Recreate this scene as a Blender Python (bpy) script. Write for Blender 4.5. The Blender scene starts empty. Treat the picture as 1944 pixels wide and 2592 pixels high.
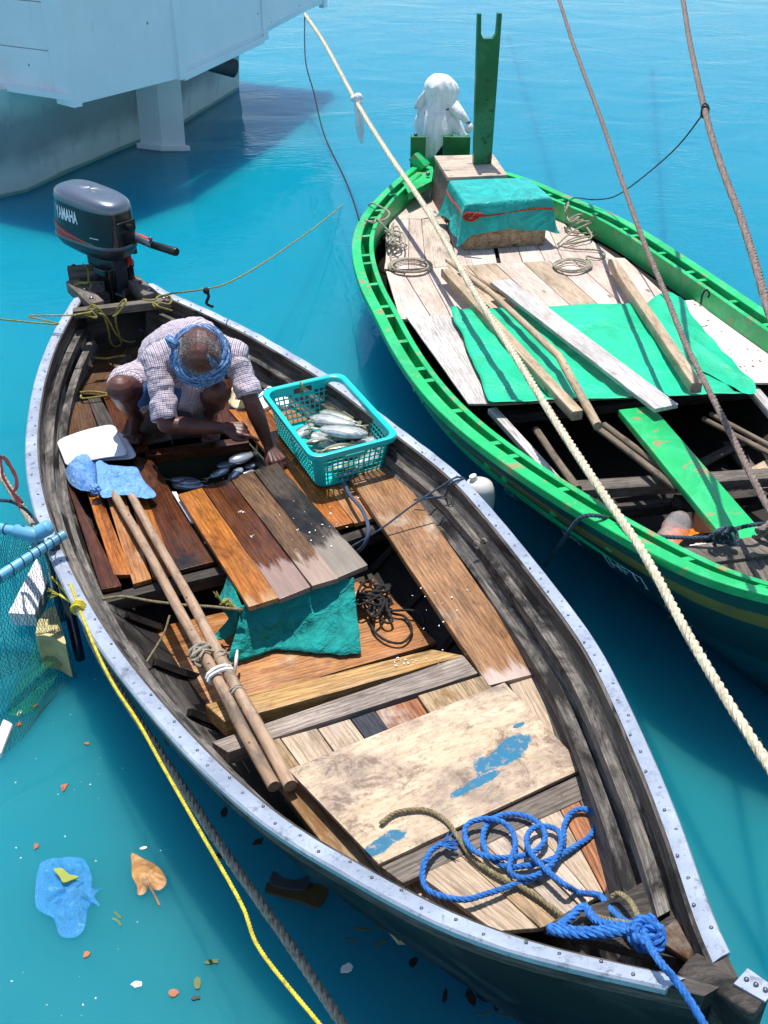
import bpy, bmesh, math, random
import numpy as np
from mathutils import Vector, Matrix, noise
R = math.radians
C = bpy.context.scene.collection
scene = bpy.context.scene
random.seed(7)

# ---------------------------------------------------------------- camera, sky, sun, exposure
CAM_H, PITCH, FPX = 2.95, 34.0, 2750.0          # focal length in native pixels (1944 x 2592)
cd = bpy.data.cameras.new('camera'); cam = bpy.data.objects.new('camera', cd); C.objects.link(cam)
cam.location = (0, 0, CAM_H); cam.rotation_euler = (R(90 - PITCH), 0, 0)
cd.sensor_fit = 'VERTICAL'; cd.sensor_height = 24.0; cd.sensor_width = 18.0
cd.lens = 24.0 * FPX / 2592.0; cd.clip_end = 3000; cd.clip_start = 0.05
scene.camera = cam
scene.render.resolution_x, scene.render.resolution_y = 768, 1024
SUN_EL = 76.0; SUN_AZ = -8.0                      # sun stands beyond the boats, a little to the left
w = bpy.data.worlds.new('World'); scene.world = w; w.use_nodes = True
nt = w.node_tree; bg = nt.nodes['Background']
sky = nt.nodes.new('ShaderNodeTexSky'); sky.sky_type = 'NISHITA'; sky.sun_disc = False
sky.sun_elevation = R(SUN_EL); sky.sun_rotation = R(SUN_AZ); sky.air_density = 1.0; sky.dust_density = 0.6
nt.links.new(sky.outputs[0], bg.inputs[0]); bg.inputs[1].default_value = 0.14
sl = bpy.data.lights.new('sun', 'SUN'); sl.energy = 4.3; sl.angle = R(0.6); sl.color = (1.0, 0.965, 0.91)
so = bpy.data.objects.new('sun', sl); C.objects.link(so)
sd = Vector((math.sin(R(SUN_AZ)) * math.cos(R(SUN_EL)), math.cos(R(SUN_AZ)) * math.cos(R(SUN_EL)), math.sin(R(SUN_EL))))
so.rotation_euler = sd.to_track_quat('Z', 'Y').to_euler(); so.location = sd * 20
scene.view_settings.view_transform = 'Standard'; scene.view_settings.look = 'None'
scene.view_settings.gamma = 1.0; scene.view_settings.exposure = 0.36
scene.view_settings.use_curve_mapping = False

# ---------------------------------------------------------------- measuring: photo point + height -> place in the world
WN = {0: (0, 0, 1944/1659), 1: (0, 400, 800/1659), 2: (0, 0, 900/1659), 3: (850, 0, 1094/1659), 4: (850, 600, 1094/1659),
      5: (0, 1100, 1000/1659), 6: (500, 1000, 1000/1659), 7: (900, 1600, 1044/1659), 8: (0, 1700, 1000/1659),
      11: (1050, 380, 500/1659), 12: (1400, 900, 544/1659), 13: (1050, 1980, 650/1659), 14: (130, 1050, 430/1659),
      15: (600, 900, 500/1659), 16: (0, 1100, 320/1659), 17: (400, 1450, 400/1475), 18: (100, 420, 400/1659),
      21: (1560, 1400, 384/1659), 22: (1020, 150, 400/1659), 23: (1700, 700, 244/771), 24: (0, 1400, 300/1106),
      25: (250, 780, 510/1659), 26: (900, 440, 300/1659)}
_U = Vector((0, math.sin(R(PITCH)), math.cos(R(PITCH)))); _F = Vector((0, math.cos(R(PITCH)), -math.sin(R(PITCH))))
_O = Vector((0, 0, CAM_H))
def _ray(k, x, y):
    ox, oy, s = WN[k]; nx, ny = ox + x*s, oy + y*s
    return Vector((1, 0, 0))*(nx - 972) - _U*(ny - 1296) + _F*FPX
def P(k, x, y, z):
    d = _ray(k, x, y); return _O + d*((z - CAM_H)/d.z)
def PY(k, x, y, Y):
    d = _ray(k, x, y); return _O + d*(Y/d.y)
def PD(k, x, y, D):
    return _O + _ray(k, x, y)*(D/FPX)
def pts(k, L, z=None):
    return [P(k, *q) if z is None else P(k, q[0], q[1], z) for q in L]
def pd(L): return [PD(0, *q) for q in L]

# ---------------------------------------------------------------- mesh helpers
def rootloc(o): return Vector(o.location) if o is not None else Vector((0, 0, 0))
def world0(o):
    v = Vector((0, 0, 0))
    while o is not None: v += Vector(o.location); o = o.parent
    return v
def tag(o, label=None, cat=None, group=None, kind=None):
    if label: o['label'] = label
    if cat: o['category'] = cat
    if group: o['group'] = group
    if kind: o['kind'] = kind
    return o
def empty(name, loc, label=None, cat=None, group=None):
    o = bpy.data.objects.new(name, None); C.objects.link(o); o.location = loc; o.empty_display_size = 0.1
    return tag(o, label, cat, group)
class MB:
    def __init__(s): s.v = []; s.f = []; s.uv = []; s.mi = []; s.m = 0
    def add(s, vs, fs, uvs=None):
        b = len(s.v); s.v += [tuple(q) for q in vs]
        for i, f in enumerate(fs):
            s.f.append(tuple(b + j for j in f)); s.mi.append(s.m)
            s.uv.append(uvs[i] if uvs else [(0, 0)]*len(f))
        return s
    def box(s, c, ax, ay, az):      # centre and three half-axis vectors
        c, ax, ay, az = map(Vector, (c, ax, ay, az))
        vs = [c + i*ax + j*ay + k*az for k in (-1, 1) for j in (-1, 1) for i in (-1, 1)]
        return s.add(vs, [(0, 2, 3, 1), (4, 5, 7, 6), (0, 1, 5, 4), (2, 6, 7, 3), (0, 4, 6, 2), (1, 3, 7, 5)])
    def loft(s, rows, closed=False, capa=False, capb=False):
        n = len(rows[0]); m = len(rows); vs = [Vector(p) for r in rows for p in r]; fs = []; uvs = []
        cu = [0]
        for i in range(1, m): cu.append(cu[-1] + (Vector(rows[i][n//2]) - Vector(rows[i-1][n//2])).length)
        cv = [0]; mr = rows[m//2]
        for j in range(1, n + 1): cv.append(cv[-1] + (Vector(mr[j % n]) - Vector(mr[j-1])).length)
        for i in range(m - 1):
            for j in range(n if closed else n - 1):
                k = (j + 1) % n
                fs.append((i*n + j, i*n + k, (i+1)*n + k, (i+1)*n + j))
                uvs.append([(cu[i], cv[j]), (cu[i], cv[j+1]), (cu[i+1], cv[j+1]), (cu[i+1], cv[j])])
        if capa: fs.append(tuple(range(n))[::-1]); uvs.append([(0, 0)]*n)
        if capb: fs.append(tuple((m-1)*n + j for j in range(n))); uvs.append([(0, 0)]*n)
        return s.add(vs, fs, uvs)
    def tube(s, path, r, n=8, caps=True, closed=False, flat=1.0):
        path = [Vector(p) for p in path]; m = len(path)
        rr = r if isinstance(r, (list, tuple)) else [r]*m
        rows = []; up = None
        for i, p in enumerate(path):
            if closed: t = path[(i+1) % m] - path[i-1]
            else: t = path[min(i+1, m-1)] - path[max(i-1, 0)]
            if t.length < 1e-9: t = Vector((0, 0, 1))
            t.normalize()
            if up is None:
                a = Vector((0, 0, 1)) if abs(t.z) < .9 else Vector((1, 0, 0)); up = (a - t*a.dot(t)).normalized()
            else:
                up = up - t*up.dot(t)
                if up.length < 1e-6: up = Vector((1, 0, 0))
                up.normalize()
            sd_ = t.cross(up)
            rows.append([p + (up*math.cos(2*math.pi*j/n)*flat + sd_*math.sin(2*math.pi*j/n))*rr[i] for j in range(n)])
        if closed: rows.append(rows[0]); caps = False
        return s.loft(rows, True, caps, caps)
    def ball(s, c, r, n=10, sc=(1, 1, 1), M=None):
        c = Vector(c); rows = []
        for i in range(n + 1):
            a = math.pi*i/n; row = []
            for j in range(2*n):
                b = math.pi*j/n
                q = Vector((math.sin(a)*math.cos(b)*sc[0], math.sin(a)*math.sin(b)*sc[1], math.cos(a)*sc[2]))*r
                row.append(c + (M @ q if M else q))
            rows.append(row)
        return s.loft(rows, True)
    def cap(s, a, b, ra, rb, n=14):   # tapered capsule
        a, b = Vector(a), Vector(b); d = (b - a); L = d.length; d.normalize()
        path = []; rs = []
        for i in range(5):
            t = math.pi/2*(1 - i/4); path.append(a - d*ra*math.sin(t)); rs.append(max(ra*math.cos(t), 1e-4))
        for i in range(1, 5):
            t = i/5; path.append(a.lerp(b, t)); rs.append(ra + (rb - ra)*t)
        for i in range(5):
            t = math.pi/2*i/4; path.append(b + d*rb*math.sin(t)); rs.append(max(rb*math.cos(t), 1e-4))
        return s.tube(path, rs, n)
    def build(s, name, mat, parent=None, smooth=True, loc=None, bevel=0, mats=None):
        base = world0(parent) if parent is not None else Vector((0, 0, 0))
        o0 = Vector(loc) if loc is not None else (Vector((0, 0, 0)) if parent is not None else None)
        if parent is None and loc is None:
            a = np.array(s.v); o0 = Vector(((a[:, 0].min() + a[:, 0].max())/2, (a[:, 1].min() + a[:, 1].max())/2, a[:, 2].min()))
        off = o0 if parent is None else base
        me = bpy.data.meshes.new(name)
        me.from_pydata([tuple(Vector(q) - off) for q in s.v], [], s.f); 
        u = me.uv_layers.new(name='UVMap')
        k = 0
        for i, p in enumerate(me.polygons):
            for q in s.uv[i]: u.data[k].uv = q; k += 1
        me.update()
        for m in (mats or [mat]): me.materials.append(m)
        if mats:
            for p, m in zip(me.polygons, s.mi): p.material_index = m
        if smooth: me.shade_smooth(); 
        o = bpy.data.objects.new(name, me); C.objects.link(o)
        if parent is not None: o.parent = parent
        else: o.location = o0
        if smooth: me.set_sharp_from_angle(angle=R(40))
        if bevel:
            b = o.modifiers.new('b', 'BEVEL'); b.width = bevel; b.segments = 2; b.limit_method = 'ANGLE'
        return o
def crom(P_, n=8, closed=False):      # Catmull-Rom through points
    P_ = [Vector(p) for p in P_]; m = len(P_); out = []
    if m < 3 and not closed: return [P_[0].lerp(P_[1], i/n) for i in range(n+1)]
    for i in range(m if closed else m - 1):
        if closed: a, b, c, d = P_[i-1], P_[i], P_[(i+1) % m], P_[(i+2) % m]
        else: a, b, c, d = P_[max(i-1, 0)], P_[i], P_[i+1], P_[min(i+2, m-1)]
        for j in range(n):
            t = j/n
            out.append(0.5*((2*b) + (c-a)*t + (2*a - 5*b + 4*c - d)*t*t + (3*b - a - 3*c + d)*t**3))
    if not closed: out.append(P_[-1])
    return out
def resample(path, step):
    path = [Vector(p) for p in path]; cum = [0]
    for a, b in zip(path, path[1:]): cum.append(cum[-1] + (b - a).length)
    n = max(2, int(cum[-1]/step)); ts = np.linspace(0, cum[-1], n + 1)
    A = np.array([tuple(p) for p in path])
    return [Vector(q) for q in np.stack([np.interp(ts, cum, A[:, i]) for i in range(3)], 1)]
def rope_mb(mb, path, r, lay=6.0, strands=3, seg=7, sides=6, jit=0.0):
    """laid rope: strands wound round the path; lay = pitch in rope diameters"""
    pitch = lay*r*2/2.2; path = resample(path, pitch/seg)
    m = len(path); up = None; fr = []
    for i, p in enumerate(path):
        t = (path[min(i+1, m-1)] - path[max(i-1, 0)]).normalized()
        if up is None:
            a = Vector((0, 0, 1)) if abs(t.z) < .9 else Vector((1, 0, 0)); up = (a - t*a.dot(t)).normalized()
        else: up = (up - t*up.dot(t)).normalized()
        fr.append((p, up.copy(), t.cross(up)))
    for k in range(strands):
        q = []
        for i, (p, u, s_) in enumerate(fr):
            a = 2*math.pi*(k/strands + i/seg)
            q.append(p + (u*math.cos(a) + s_*math.sin(a))*r*0.48)
        mb.tube(q, r*0.58, sides)
    if jit:
        for i in range(0, m, 1):
            p, u, s_ = fr[i]
            for _ in range(2):
                a = random.random()*6.283; d = (u*math.cos(a) + s_*math.sin(a)); e = d*random.uniform(.7, 1.3) + Vector([random.uniform(-1, 1) for _ in range(3)])*.8
                b0 = p + d*r*.9; b1 = b0 + e*jit
                mb.add([b0, b0 + Vector((.0009, 0, .0009)), b1], [(0, 1, 2)])
    return mb
def board(name, cs, t, mat, parent=None, wob=0.002, bev=0.004, seg=None, label=None, cat=None, group=None, loc_obj=True):
    """plank from four top corners (A-B long edge, C-D back); its own axes follow the grain"""
    A, B, Cc, D = [Vector(c) for c in cs]
    x = ((B - A) + (Cc - D)); L = x.length/2; x.normalize()
    c = (A + B + Cc + D)/4; nrm = x.cross((D - A) + (Cc - B)).normalized()
    if nrm.z < 0: nrm = -nrm
    y = nrm.cross(x); M = Matrix((x, y, nrm)).transposed()
    Mi = M.transposed(); loc = [Mi @ (q - c) for q in (A, B, Cc, D)]
    n = seg or max(2, int(L/.12)); top = []
    rs = random.random()*100
    vs = []
    for i in range(n + 1):
        u = i/n
        p, q = loc[0].lerp(loc[1], u), loc[3].lerp(loc[2], u)
        p = p + Vector((0, noise.noise(Vector((u*L*7, rs, 0)))*wob, noise.noise(Vector((u*L*3, rs, 5)))*wob*.5)); q = q + Vector((0, noise.noise(Vector((u*L*7, rs, 9)))*wob, 0))
        if i in (0, n): p.x += random.uniform(-1, 1)*wob; q.x += random.uniform(-1, 1)*wob
        vs += [p, q, q - Vector((0, 0, t)), p - Vector((0, 0, t))]
    fs = []
    for i in range(n):
        a, b = 4*i, 4*i + 4
        for j in range(4): fs.append((a + j, b + j, b + (j+1) % 4, a + (j+1) % 4))
    fs.append((0, 1, 2, 3)); fs.append((4*n + 3, 4*n + 2, 4*n + 1, 4*n))
    me = bpy.data.meshes.new(name); me.from_pydata([tuple(v) for v in vs], [], fs)
    bm = bmesh.new(); bm.from_mesh(me); bmesh.ops.recalc_face_normals(bm, faces=bm.faces)
    if bev: 
        es = [e for e in bm.edges if len(e.link_faces) == 2 and e.calc_face_angle(0) > .6]
        bmesh.ops.bevel(bm, geom=es, offset=min(bev, t*.3), segments=2, affect='EDGES', profile=.6)
    bm.to_mesh(me); bm.free(); me.materials.append(mat); me.shade_smooth(); me.set_sharp_from_angle(angle=R(50))
    o = bpy.data.objects.new(name, me); C.objects.link(o)
    base = world0(parent) if parent is not None else Vector((0, 0, 0))
    o.parent = parent; o.location = c - base; o.rotation_euler = M.to_euler()
    return tag(o, label, cat, group)
def beam(name, A, B, wd, t, mat, parent=None, **k):
    A, B = Vector(A), Vector(B); d = (B - A).normalized(); s = Vector((-d.y, d.x, 0)).normalized()*wd/2
    return board(name, (A - s, B - s, B + s, A + s), t, mat, parent, **k)
def sheet(name, outline, t, mat, parent=None, loc=None, smooth=False, **k):
    """flat thing with a traced outline and real thickness"""
    o_ = [Vector(p) for p in outline]
    mb = MB(); n = len(o_); dn = Vector((0, 0, -t))
    mb.add(o_ + [p + dn for p in o_], [tuple(range(n)), tuple(range(2*n - 1, n - 1, -1))] + [(i, (i+1) % n, n + (i+1) % n, n + i)[::-1] for i in range(n)])
    o = mb.build(name, mat, parent, smooth=smooth)
    bm = bmesh.new(); bm.from_mesh(o.data); bmesh.ops.recalc_face_normals(bm, faces=bm.faces)
    bmesh.ops.triangulate(bm, faces=[f for f in bm.faces if len(f.verts) > 4]); bm.to_mesh(o.data); bm.free()
    return tag(o, **k)
def evaluate(o):
    dg = bpy.context.evaluated_depsgraph_get(); me = bpy.data.meshes.new_from_object(o.evaluated_get(dg))
    old = o.data; o.modifiers.clear(); o.data = me; bpy.data.meshes.remove(old); me.name = o.name
    return o
def remeshed(name, mb, mat, parent, voxel, smooth_it=6, fac=.5):
    o = mb.build(name, mat, parent, smooth=False)
    m = o.modifiers.new('r', 'REMESH'); m.mode = 'VOXEL'; m.voxel_size = voxel; m.adaptivity = 0
    s_ = o.modifiers.new('s', 'SMOOTH'); s_.iterations = smooth_it; s_.factor = fac
    evaluate(o); o.data.materials.clear(); o.data.materials.append(mat); o.data.shade_smooth()
    return o
def copy_tree(o, parent=None):
    c = o.copy(); C.objects.link(c); c.parent = parent
    for ch in [q for q in bpy.data.objects if q.parent is o]: copy_tree(ch, c)
    return c
# ---------------------------------------------------------------- materials
def s2l(c):
    return tuple(((v/255)/12.92 if v/255 <= .04045 else ((v/255 + .055)/1.055)**2.4) for v in c) + (1,)
def lin(*c): return tuple(c) + (1,)
class NT:
    def __init__(s, name):
        s.m = bpy.data.materials.new(name); s.m.use_nodes = True; s.t = s.m.node_tree
        s.b = s.t.nodes['Principled BSDF']
    def n(s, t, **k):
        o = s.t.nodes.new('ShaderNode' + t)
        for a, v in k.items():
            if a.startswith('i_'):
                key = a[2:]; key = int(key) if key.isdigit() else key.replace('_', ' ')
                if isinstance(v, bpy.types.NodeSocket): s.t.links.new(v, o.inputs[key])
                else: o.inputs[key].default_value = v
            else: setattr(o, a, v)
        return o
    def l(s, a, b): s.t.links.new(a, b)
    def coord(s, kind='Object', rnd=True, scale=(1, 1, 1), rot=(0, 0, 0)):
        tc = s.n('TexCoord'); v = tc.outputs[kind]
        if rnd:
            oi = s.n('ObjectInfo'); mu = s.n('Math', operation='MULTIPLY', i_0=oi.outputs['Random'], i_1=37.0)
            ad = s.n('VectorMath', operation='ADD', i_0=v, i_1=mu.outputs[0]); v = ad.outputs[0]
        mp = s.n('Mapping', i_Vector=v, i_Scale=scale, i_Rotation=rot); return mp.outputs[0]
    def noise(s, v, sc=5, det=4, rough=.55, dist=0):
        return s.n('TexNoise', i_Vector=v, i_Scale=sc, i_Detail=det, i_Roughness=rough, i_Distortion=dist).outputs['Fac']
    def ramp(s, f, stops):
        r = s.n('ValToRGB', i_Fac=f); e = r.color_ramp.elements
        while len(e) < len(stops): e.new(.5)
        for q, (p, c) in zip(e, stops): q.position = p; q.color = c if isinstance(c, tuple) else (c, c, c, 1)
        return r.outputs['Color']
    def mix(s, f, a, b, mode='MIX'):
        m = s.n('Mix', data_type='RGBA', blend_type=mode)
        for k, v in ((0, f), (6, a), (7, b)):
            if isinstance(v, bpy.types.NodeSocket): s.l(v, m.inputs[k])
            else: m.inputs[k].default_value = v
        return m.outputs[2]
    def bump(s, h, st=.3, d=.01, prev=None):
        b = s.n('Bump', i_Height=h, i_Strength=st, i_Distance=d)
        if prev: s.l(prev, b.inputs['Normal'])
        return b.outputs[0]
    def out(s, col=None, rough=.5, normal=None, **k):
        for key, v in (('Base Color', col), ('Roughness', rough), ('Normal', normal)):
            if v is None: continue
            if isinstance(v, bpy.types.NodeSocket): s.l(v, s.b.inputs[key])
            else: s.b.inputs[key].default_value = v
        for a, v in k.items():
            key = a.replace('_', ' ')
            if isinstance(v, bpy.types.NodeSocket): s.l(v, s.b.inputs[key])
            else: s.b.inputs[key].default_value = v
        return s.m

def wood(name, light, dark, patch=None, pamt=.5, pscale=2.2, rough=.75, kind='Object', spots=0, wet=0.0, grain=1.0, psoft=.06, dry=None, grime=.5, low_shade=None):
    t = NT(name); v = t.coord(kind)
    g1 = t.n('Mapping', i_Vector=v, i_Scale=(1.2, 11, 11)).outputs[0]
    g2 = t.n('Mapping', i_Vector=v, i_Scale=(3.5, 70, 70)).outputs[0]
    n1 = t.noise(g1, 2.2, 6, .6, 1.4); n2 = t.noise(g2, 3, 4, .7, .6)
    big = t.noise(v, 3.0, 4, .6)
    # rings: stretched distorted wave
    wv = t.n('TexWave', wave_type='BANDS', bands_direction='Y', i_Vector=t.n('Mapping', i_Vector=v, i_Scale=(.7, 6, 6)).outputs[0], i_Scale=3.2, i_Distortion=5.5, i_Detail=3, i_Detail_Scale=1.3).outputs['Fac']
    c = t.mix(t.ramp(n1, [(.28, 0.0), (.72, 1.0)]), s2l(dark), s2l(light))
    c = t.mix(t.n('Math', operation='MULTIPLY', i_0=t.ramp(wv, [(.0, 1.0), (.35, 0.0)]), i_1=.35*grain).outputs[0], c, s2l(tuple(q*.55 for q in dark)))
    c = t.mix(t.n('Math', operation='MULTIPLY', i_0=t.ramp(n2, [(.34, 1.0), (.54, 0.0)]), i_1=.72*grain).outputs[0], c, s2l(tuple(q*.5 for q in dark)))
    c = t.mix(.55, c, t.mix(1.0, c, t.ramp(big, [(.3, .55), (.7, 1.25)]), 'MULTIPLY'))
    rg = rough
    vk = t.n('TexVoronoi', i_Vector=t.n('Mapping', i_Vector=v, i_Scale=(3.2, 8, 8)).outputs[0], i_Scale=1.0, i_Randomness=1.0).outputs['Distance']
    c = t.mix(t.n('Math', operation='MULTIPLY', i_0=t.ramp(vk, [(.05, 1.0), (.13, 0.0)]), i_1=.8).outputs[0], c, s2l(tuple(q*.38 + 4 for q in dark)))
    if patch:
        pm = t.noise(t.n('Mapping', i_Vector=v, i_Scale=(1, 2.2, 2.2)).outputs[0], pscale, 7, .68, .5)
        pm = t.ramp(pm, [(1 - pamt - psoft, 0.0), (1 - pamt + psoft, 1.0)])
        pc = t.mix(t.ramp(n1, [(.3, 0.0), (.7, 1.0)]), s2l(tuple(q*.72 for q in patch)), s2l(patch))
        c = t.mix(pm, c, pc)
    if spots:
        vo = t.n('TexVoronoi', i_Vector=v, i_Scale=26.0).outputs['Distance']
        sp = t.n('Math', operation='MULTIPLY', i_0=t.ramp(vo, [(.10, 1.0), (.16, 0.0)]), i_1=t.ramp(t.noise(v, 7, 2), [(.5, 0.0), (.62, 1.0)])).outputs[0]
        c = t.mix(t.n('Math', operation='MULTIPLY', i_0=sp, i_1=spots).outputs[0], c, s2l((60, 35, 20)))
    gm = t.noise(t.n('Mapping', i_Vector=v, i_Scale=(2.2, 6, 6)).outputs[0], 2.4, 8, .75, .8)
    c = t.mix(t.n('Math', operation='MULTIPLY', i_0=t.ramp(gm, [(.50, 0.0), (.66, 1.0)]), i_1=grime).outputs[0], c, s2l(tuple(q*.42 + 6 for q in dark)))
    if dry:
        so_ = t.n('SeparateXYZ', i_Vector=t.n('TexCoord').outputs['Object'])
        e = t.n('Math', operation='MULTIPLY_ADD', i_0=t.noise(t.n('Mapping', i_Vector=v, i_Scale=(2, 14, 14)).outputs[0], 1.6, 5, .6), i_1=.42, i_2=so_.outputs['X'])
        dm = t.ramp(t.n('Math', operation='ADD', i_0=e.outputs[0], i_1=-dry[0]).outputs[0], [(.44, 0.0), (.50, 1.0)])
        c = t.mix(t.n('Math', operation='MULTIPLY', i_0=dm, i_1=.85).outputs[0], c, t.mix(n1, s2l(tuple(q*.7 for q in dry[1])), s2l(dry[1])))
    if low_shade:
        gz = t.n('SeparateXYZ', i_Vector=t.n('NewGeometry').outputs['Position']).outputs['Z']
        c = t.mix(t.ramp(t.n('Math', operation='MULTIPLY_ADD', i_0=big, i_1=.12, i_2=gz).outputs[0], [(low_shade - .05, .9), (low_shade + .06, 0.0)]), c, s2l((24, 20, 18)))  # interior shade painted in: planking darkens towards the bottom of the hull
    if wet:
        wn = t.noise(v, 2.5, 5, .6); rg = t.ramp(wn, [(.42, .16 + .2*(1-wet)), (.62, rough)])
    h = t.mix(.5, n1, n2)
    return t.out(c, rg, t.bump(h, .55, .004, t.bump(big, .3, .01)), Specular_IOR_Level=.35)
def paint(name, col, chip=None, amt=.3, rough=.45, dirt=.2, scale=6, kind='Object', bump=.15, metallic=0):
    t = NT(name); v = t.coord(kind)
    n = t.noise(v, scale, 8, .7); b = t.noise(v, 2.0, 5, .6)
    c = t.mix(t.n('Math', operation='MULTIPLY', i_0=t.ramp(b, [(.35, 1.0), (.65, 0.0)]), i_1=dirt).outputs[0], s2l(col), s2l(tuple(q*.62 for q in col)))
    f_ = t.noise(v, scale*3.5, 6, .75); c = t.mix(t.ramp(t.noise(v, scale*.35, 6, .7, 1), [(.48, 0.0), (.66, .45)]), c, s2l(tuple(min(255, q*.7 + 70) for q in col)))
    c = t.mix(t.ramp(f_, [(.62, 0.0), (.66, .6 if chip else 0.0)]), c, s2l(tuple(q*.45 + 14 for q in col)))
    if chip: c = t.mix(t.ramp(n, [(1 - amt - .02, 0.0), (1 - amt + .02, 1.0)]), c, s2l(chip))
    return t.out(c, rough, t.bump(n, bump, .004), Metallic=metallic)
def plain(name, col, rough=.5, bump=0, bscale=40, var=.12, **k):
    t = NT(name); v = t.coord()
    n = t.noise(v, bscale, 4); b = t.noise(v, bscale*.15, 4)
    c = t.mix(t.ramp(b, [(.3, 0.0), (.7, 1.0)]), s2l(tuple(q*(1 - var) for q in col)), s2l(tuple(min(255, q*(1 + var*.6)) for q in col)))
    return t.out(c, rough, t.bump(n, bump, .003) if bump else None, **k)
def fibre(name, col, dark, rough=.9):
    t = NT(name); v = t.coord()
    n = t.noise(v, 60, 5, .7); b = t.noise(v, 7, 4)
    c = t.mix(t.ramp(n, [(.3, 0.0), (.65, 1.0)]), s2l(dark), s2l(col)); c = t.mix(t.ramp(b, [(.45, 0.0), (.75, .5)]), c, s2l(tuple(q*.75 for q in col)))
    return t.out(c, rough, t.bump(n, .5, .002))

M = {}
M['wet_orange'] = wood('wet_orange_wood', (214, 134, 56), (158, 84, 28), (112, 58, 26), .40, 2.0, .5, wet=.8)
M['hatch_a'] = wood('hatch_orange_wood', (206, 132, 58), (160, 90, 34), (112, 60, 28), .34, 2.0, .45, wet=.9, dry=(.14, (214, 168, 120)))
M['hatch_b'] = wood('hatch_brown_wood', (122, 70, 38), (76, 42, 24), (40, 26, 20), .34, 2.6, .4, wet=1.0, dry=(-.02, (178, 150, 138)))
M['hatch_c'] = wood('hatch_grained_wood', (146, 106, 68), (92, 62, 38), (60, 42, 30), .36, 2.2, .6, wet=.6, dry=(.0, (190, 164, 146)), grain=1.5)
M['hatch_d'] = wood('hatch_black_wood', (104, 88, 72), (56, 46, 36), (24, 22, 20), .52, 2.6, .6, wet=.5, dry=(-.05, (168, 154, 138)))
M['side_dry'] = wood('side_plank_wood', (190, 144, 100), (142, 98, 64), (204, 180, 156), .36, 2.2, .75, spots=.7, wet=.2, dry=(.56, (222, 198, 186)))
M['orange_dry'] = wood('orange_wood', (206, 150, 92), (160, 92, 44), (214, 176, 140), .40, 2.2, .7, spots=.6, wet=.3)
M['wet_brown'] = wood('wet_brown_wood', (112, 62, 32), (66, 34, 18), (30, 22, 20), .38, 2.6, .45, wet=.9)
M['brown_grey'] = wood('brown_grey_wood', (124, 88, 58), (80, 54, 34), (150, 134, 118), .38, 1.6, .6, wet=.6)
M['black_grey'] = wood('black_grey_wood', (88, 78, 68), (50, 42, 36), (20, 18, 18), .50, 3.0, .55, wet=.5)
M['old_grey'] = wood('old_grey_wood', (150, 138, 126), (92, 82, 74), (64, 56, 50), .36, 3.5, .85, spots=.5)
M['dark_grey'] = wood('dark_grey_wood', (98, 90, 82), (52, 47, 43), (28, 25, 23), .42, 3.2, .8)
M['pale'] = wood('pale_wood', (222, 204, 186), (190, 168, 148), (166, 152, 142), .36, 2.4, .85, spots=.5, grain=.7)
M['pale2'] = wood('pale_tan_wood', (216, 194, 168), (186, 160, 132), (200, 186, 172), .4, 2.4, .85, spots=.3, grain=.8)
M['ply'] = wood('plywood', (212, 186, 152), (176, 150, 124), (134, 118, 110), .40, 2.6, .85, spots=.9, grain=.5, psoft=.14)
M['timber'] = wood('yellow_timber', (212, 172, 112), (164, 118, 62), (120, 84, 44), .34, 3.0, .75, wet=.2)
M['cross'] = wood('grey_cross_beam', (186, 170, 156), (134, 120, 110), (104, 94, 88), .34, 3.5, .85)
M['tan'] = wood('tan_wood', (204, 178, 142), (164, 134, 98), (140, 100, 58), .40, 2.5, .8)
M['rust'] = wood('rust_stained_wood', (196, 138, 98), (146, 82, 48), (196, 178, 160), .42, 3.0, .8)
M['slate'] = wood('dark_painted_wood', (82, 84, 92), (38, 40, 46), (170, 164, 158), .36, 5.0, .8)
M['hull_in'] = wood('hull_planking', (150, 142, 134), (84, 78, 72), (26, 23, 22), .47, 2.6, .7, kind='UV', spots=.8, low_shade=.26, grime=.8)
M['hull_dark'] = wood('dark_hull_planking', (66, 56, 48), (30, 25, 22), (16, 14, 13), .45, 3.0, .6, kind='UV')
M['gun'] = wood('gunwale_wood', (120, 112, 104), (58, 52, 48), (30, 28, 26), .4, 4.0, .8, kind='UV')
M['deck'] = wood('bleached_deck_wood', (236, 218, 206), (206, 186, 172), (216, 196, 172), .40, 2.2, .9, spots=.3, grain=.55, grime=.22)
M['deck2'] = wood('bleached_deck_wood_pink', (230, 208, 194), (198, 176, 160), (176, 160, 150), .34, 2.2, .9, spots=.3, grain=.6, grime=.28)
M['white_board'] = wood('white_weathered_board', (226, 220, 216), (192, 182, 176), (206, 188, 172), .36, 3, .9, grain=.9, grime=.25)
M['stick'] = wood('peeled_pole', (206, 184, 156), (168, 142, 112), (136, 112, 90), .34, 5.0, .75, spots=.9, grain=.4)
M['stick_dark'] = wood('grey_pole', (150, 134, 114), (96, 82, 68), (70, 60, 52), .34, 5.0, .8, grain=.6)
M['bamboo'] = wood('bare_pole', (198, 168, 140), (158, 128, 102), (134, 116, 100), .42, 4.0, .7, spots=1.0, grain=.35)
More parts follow.
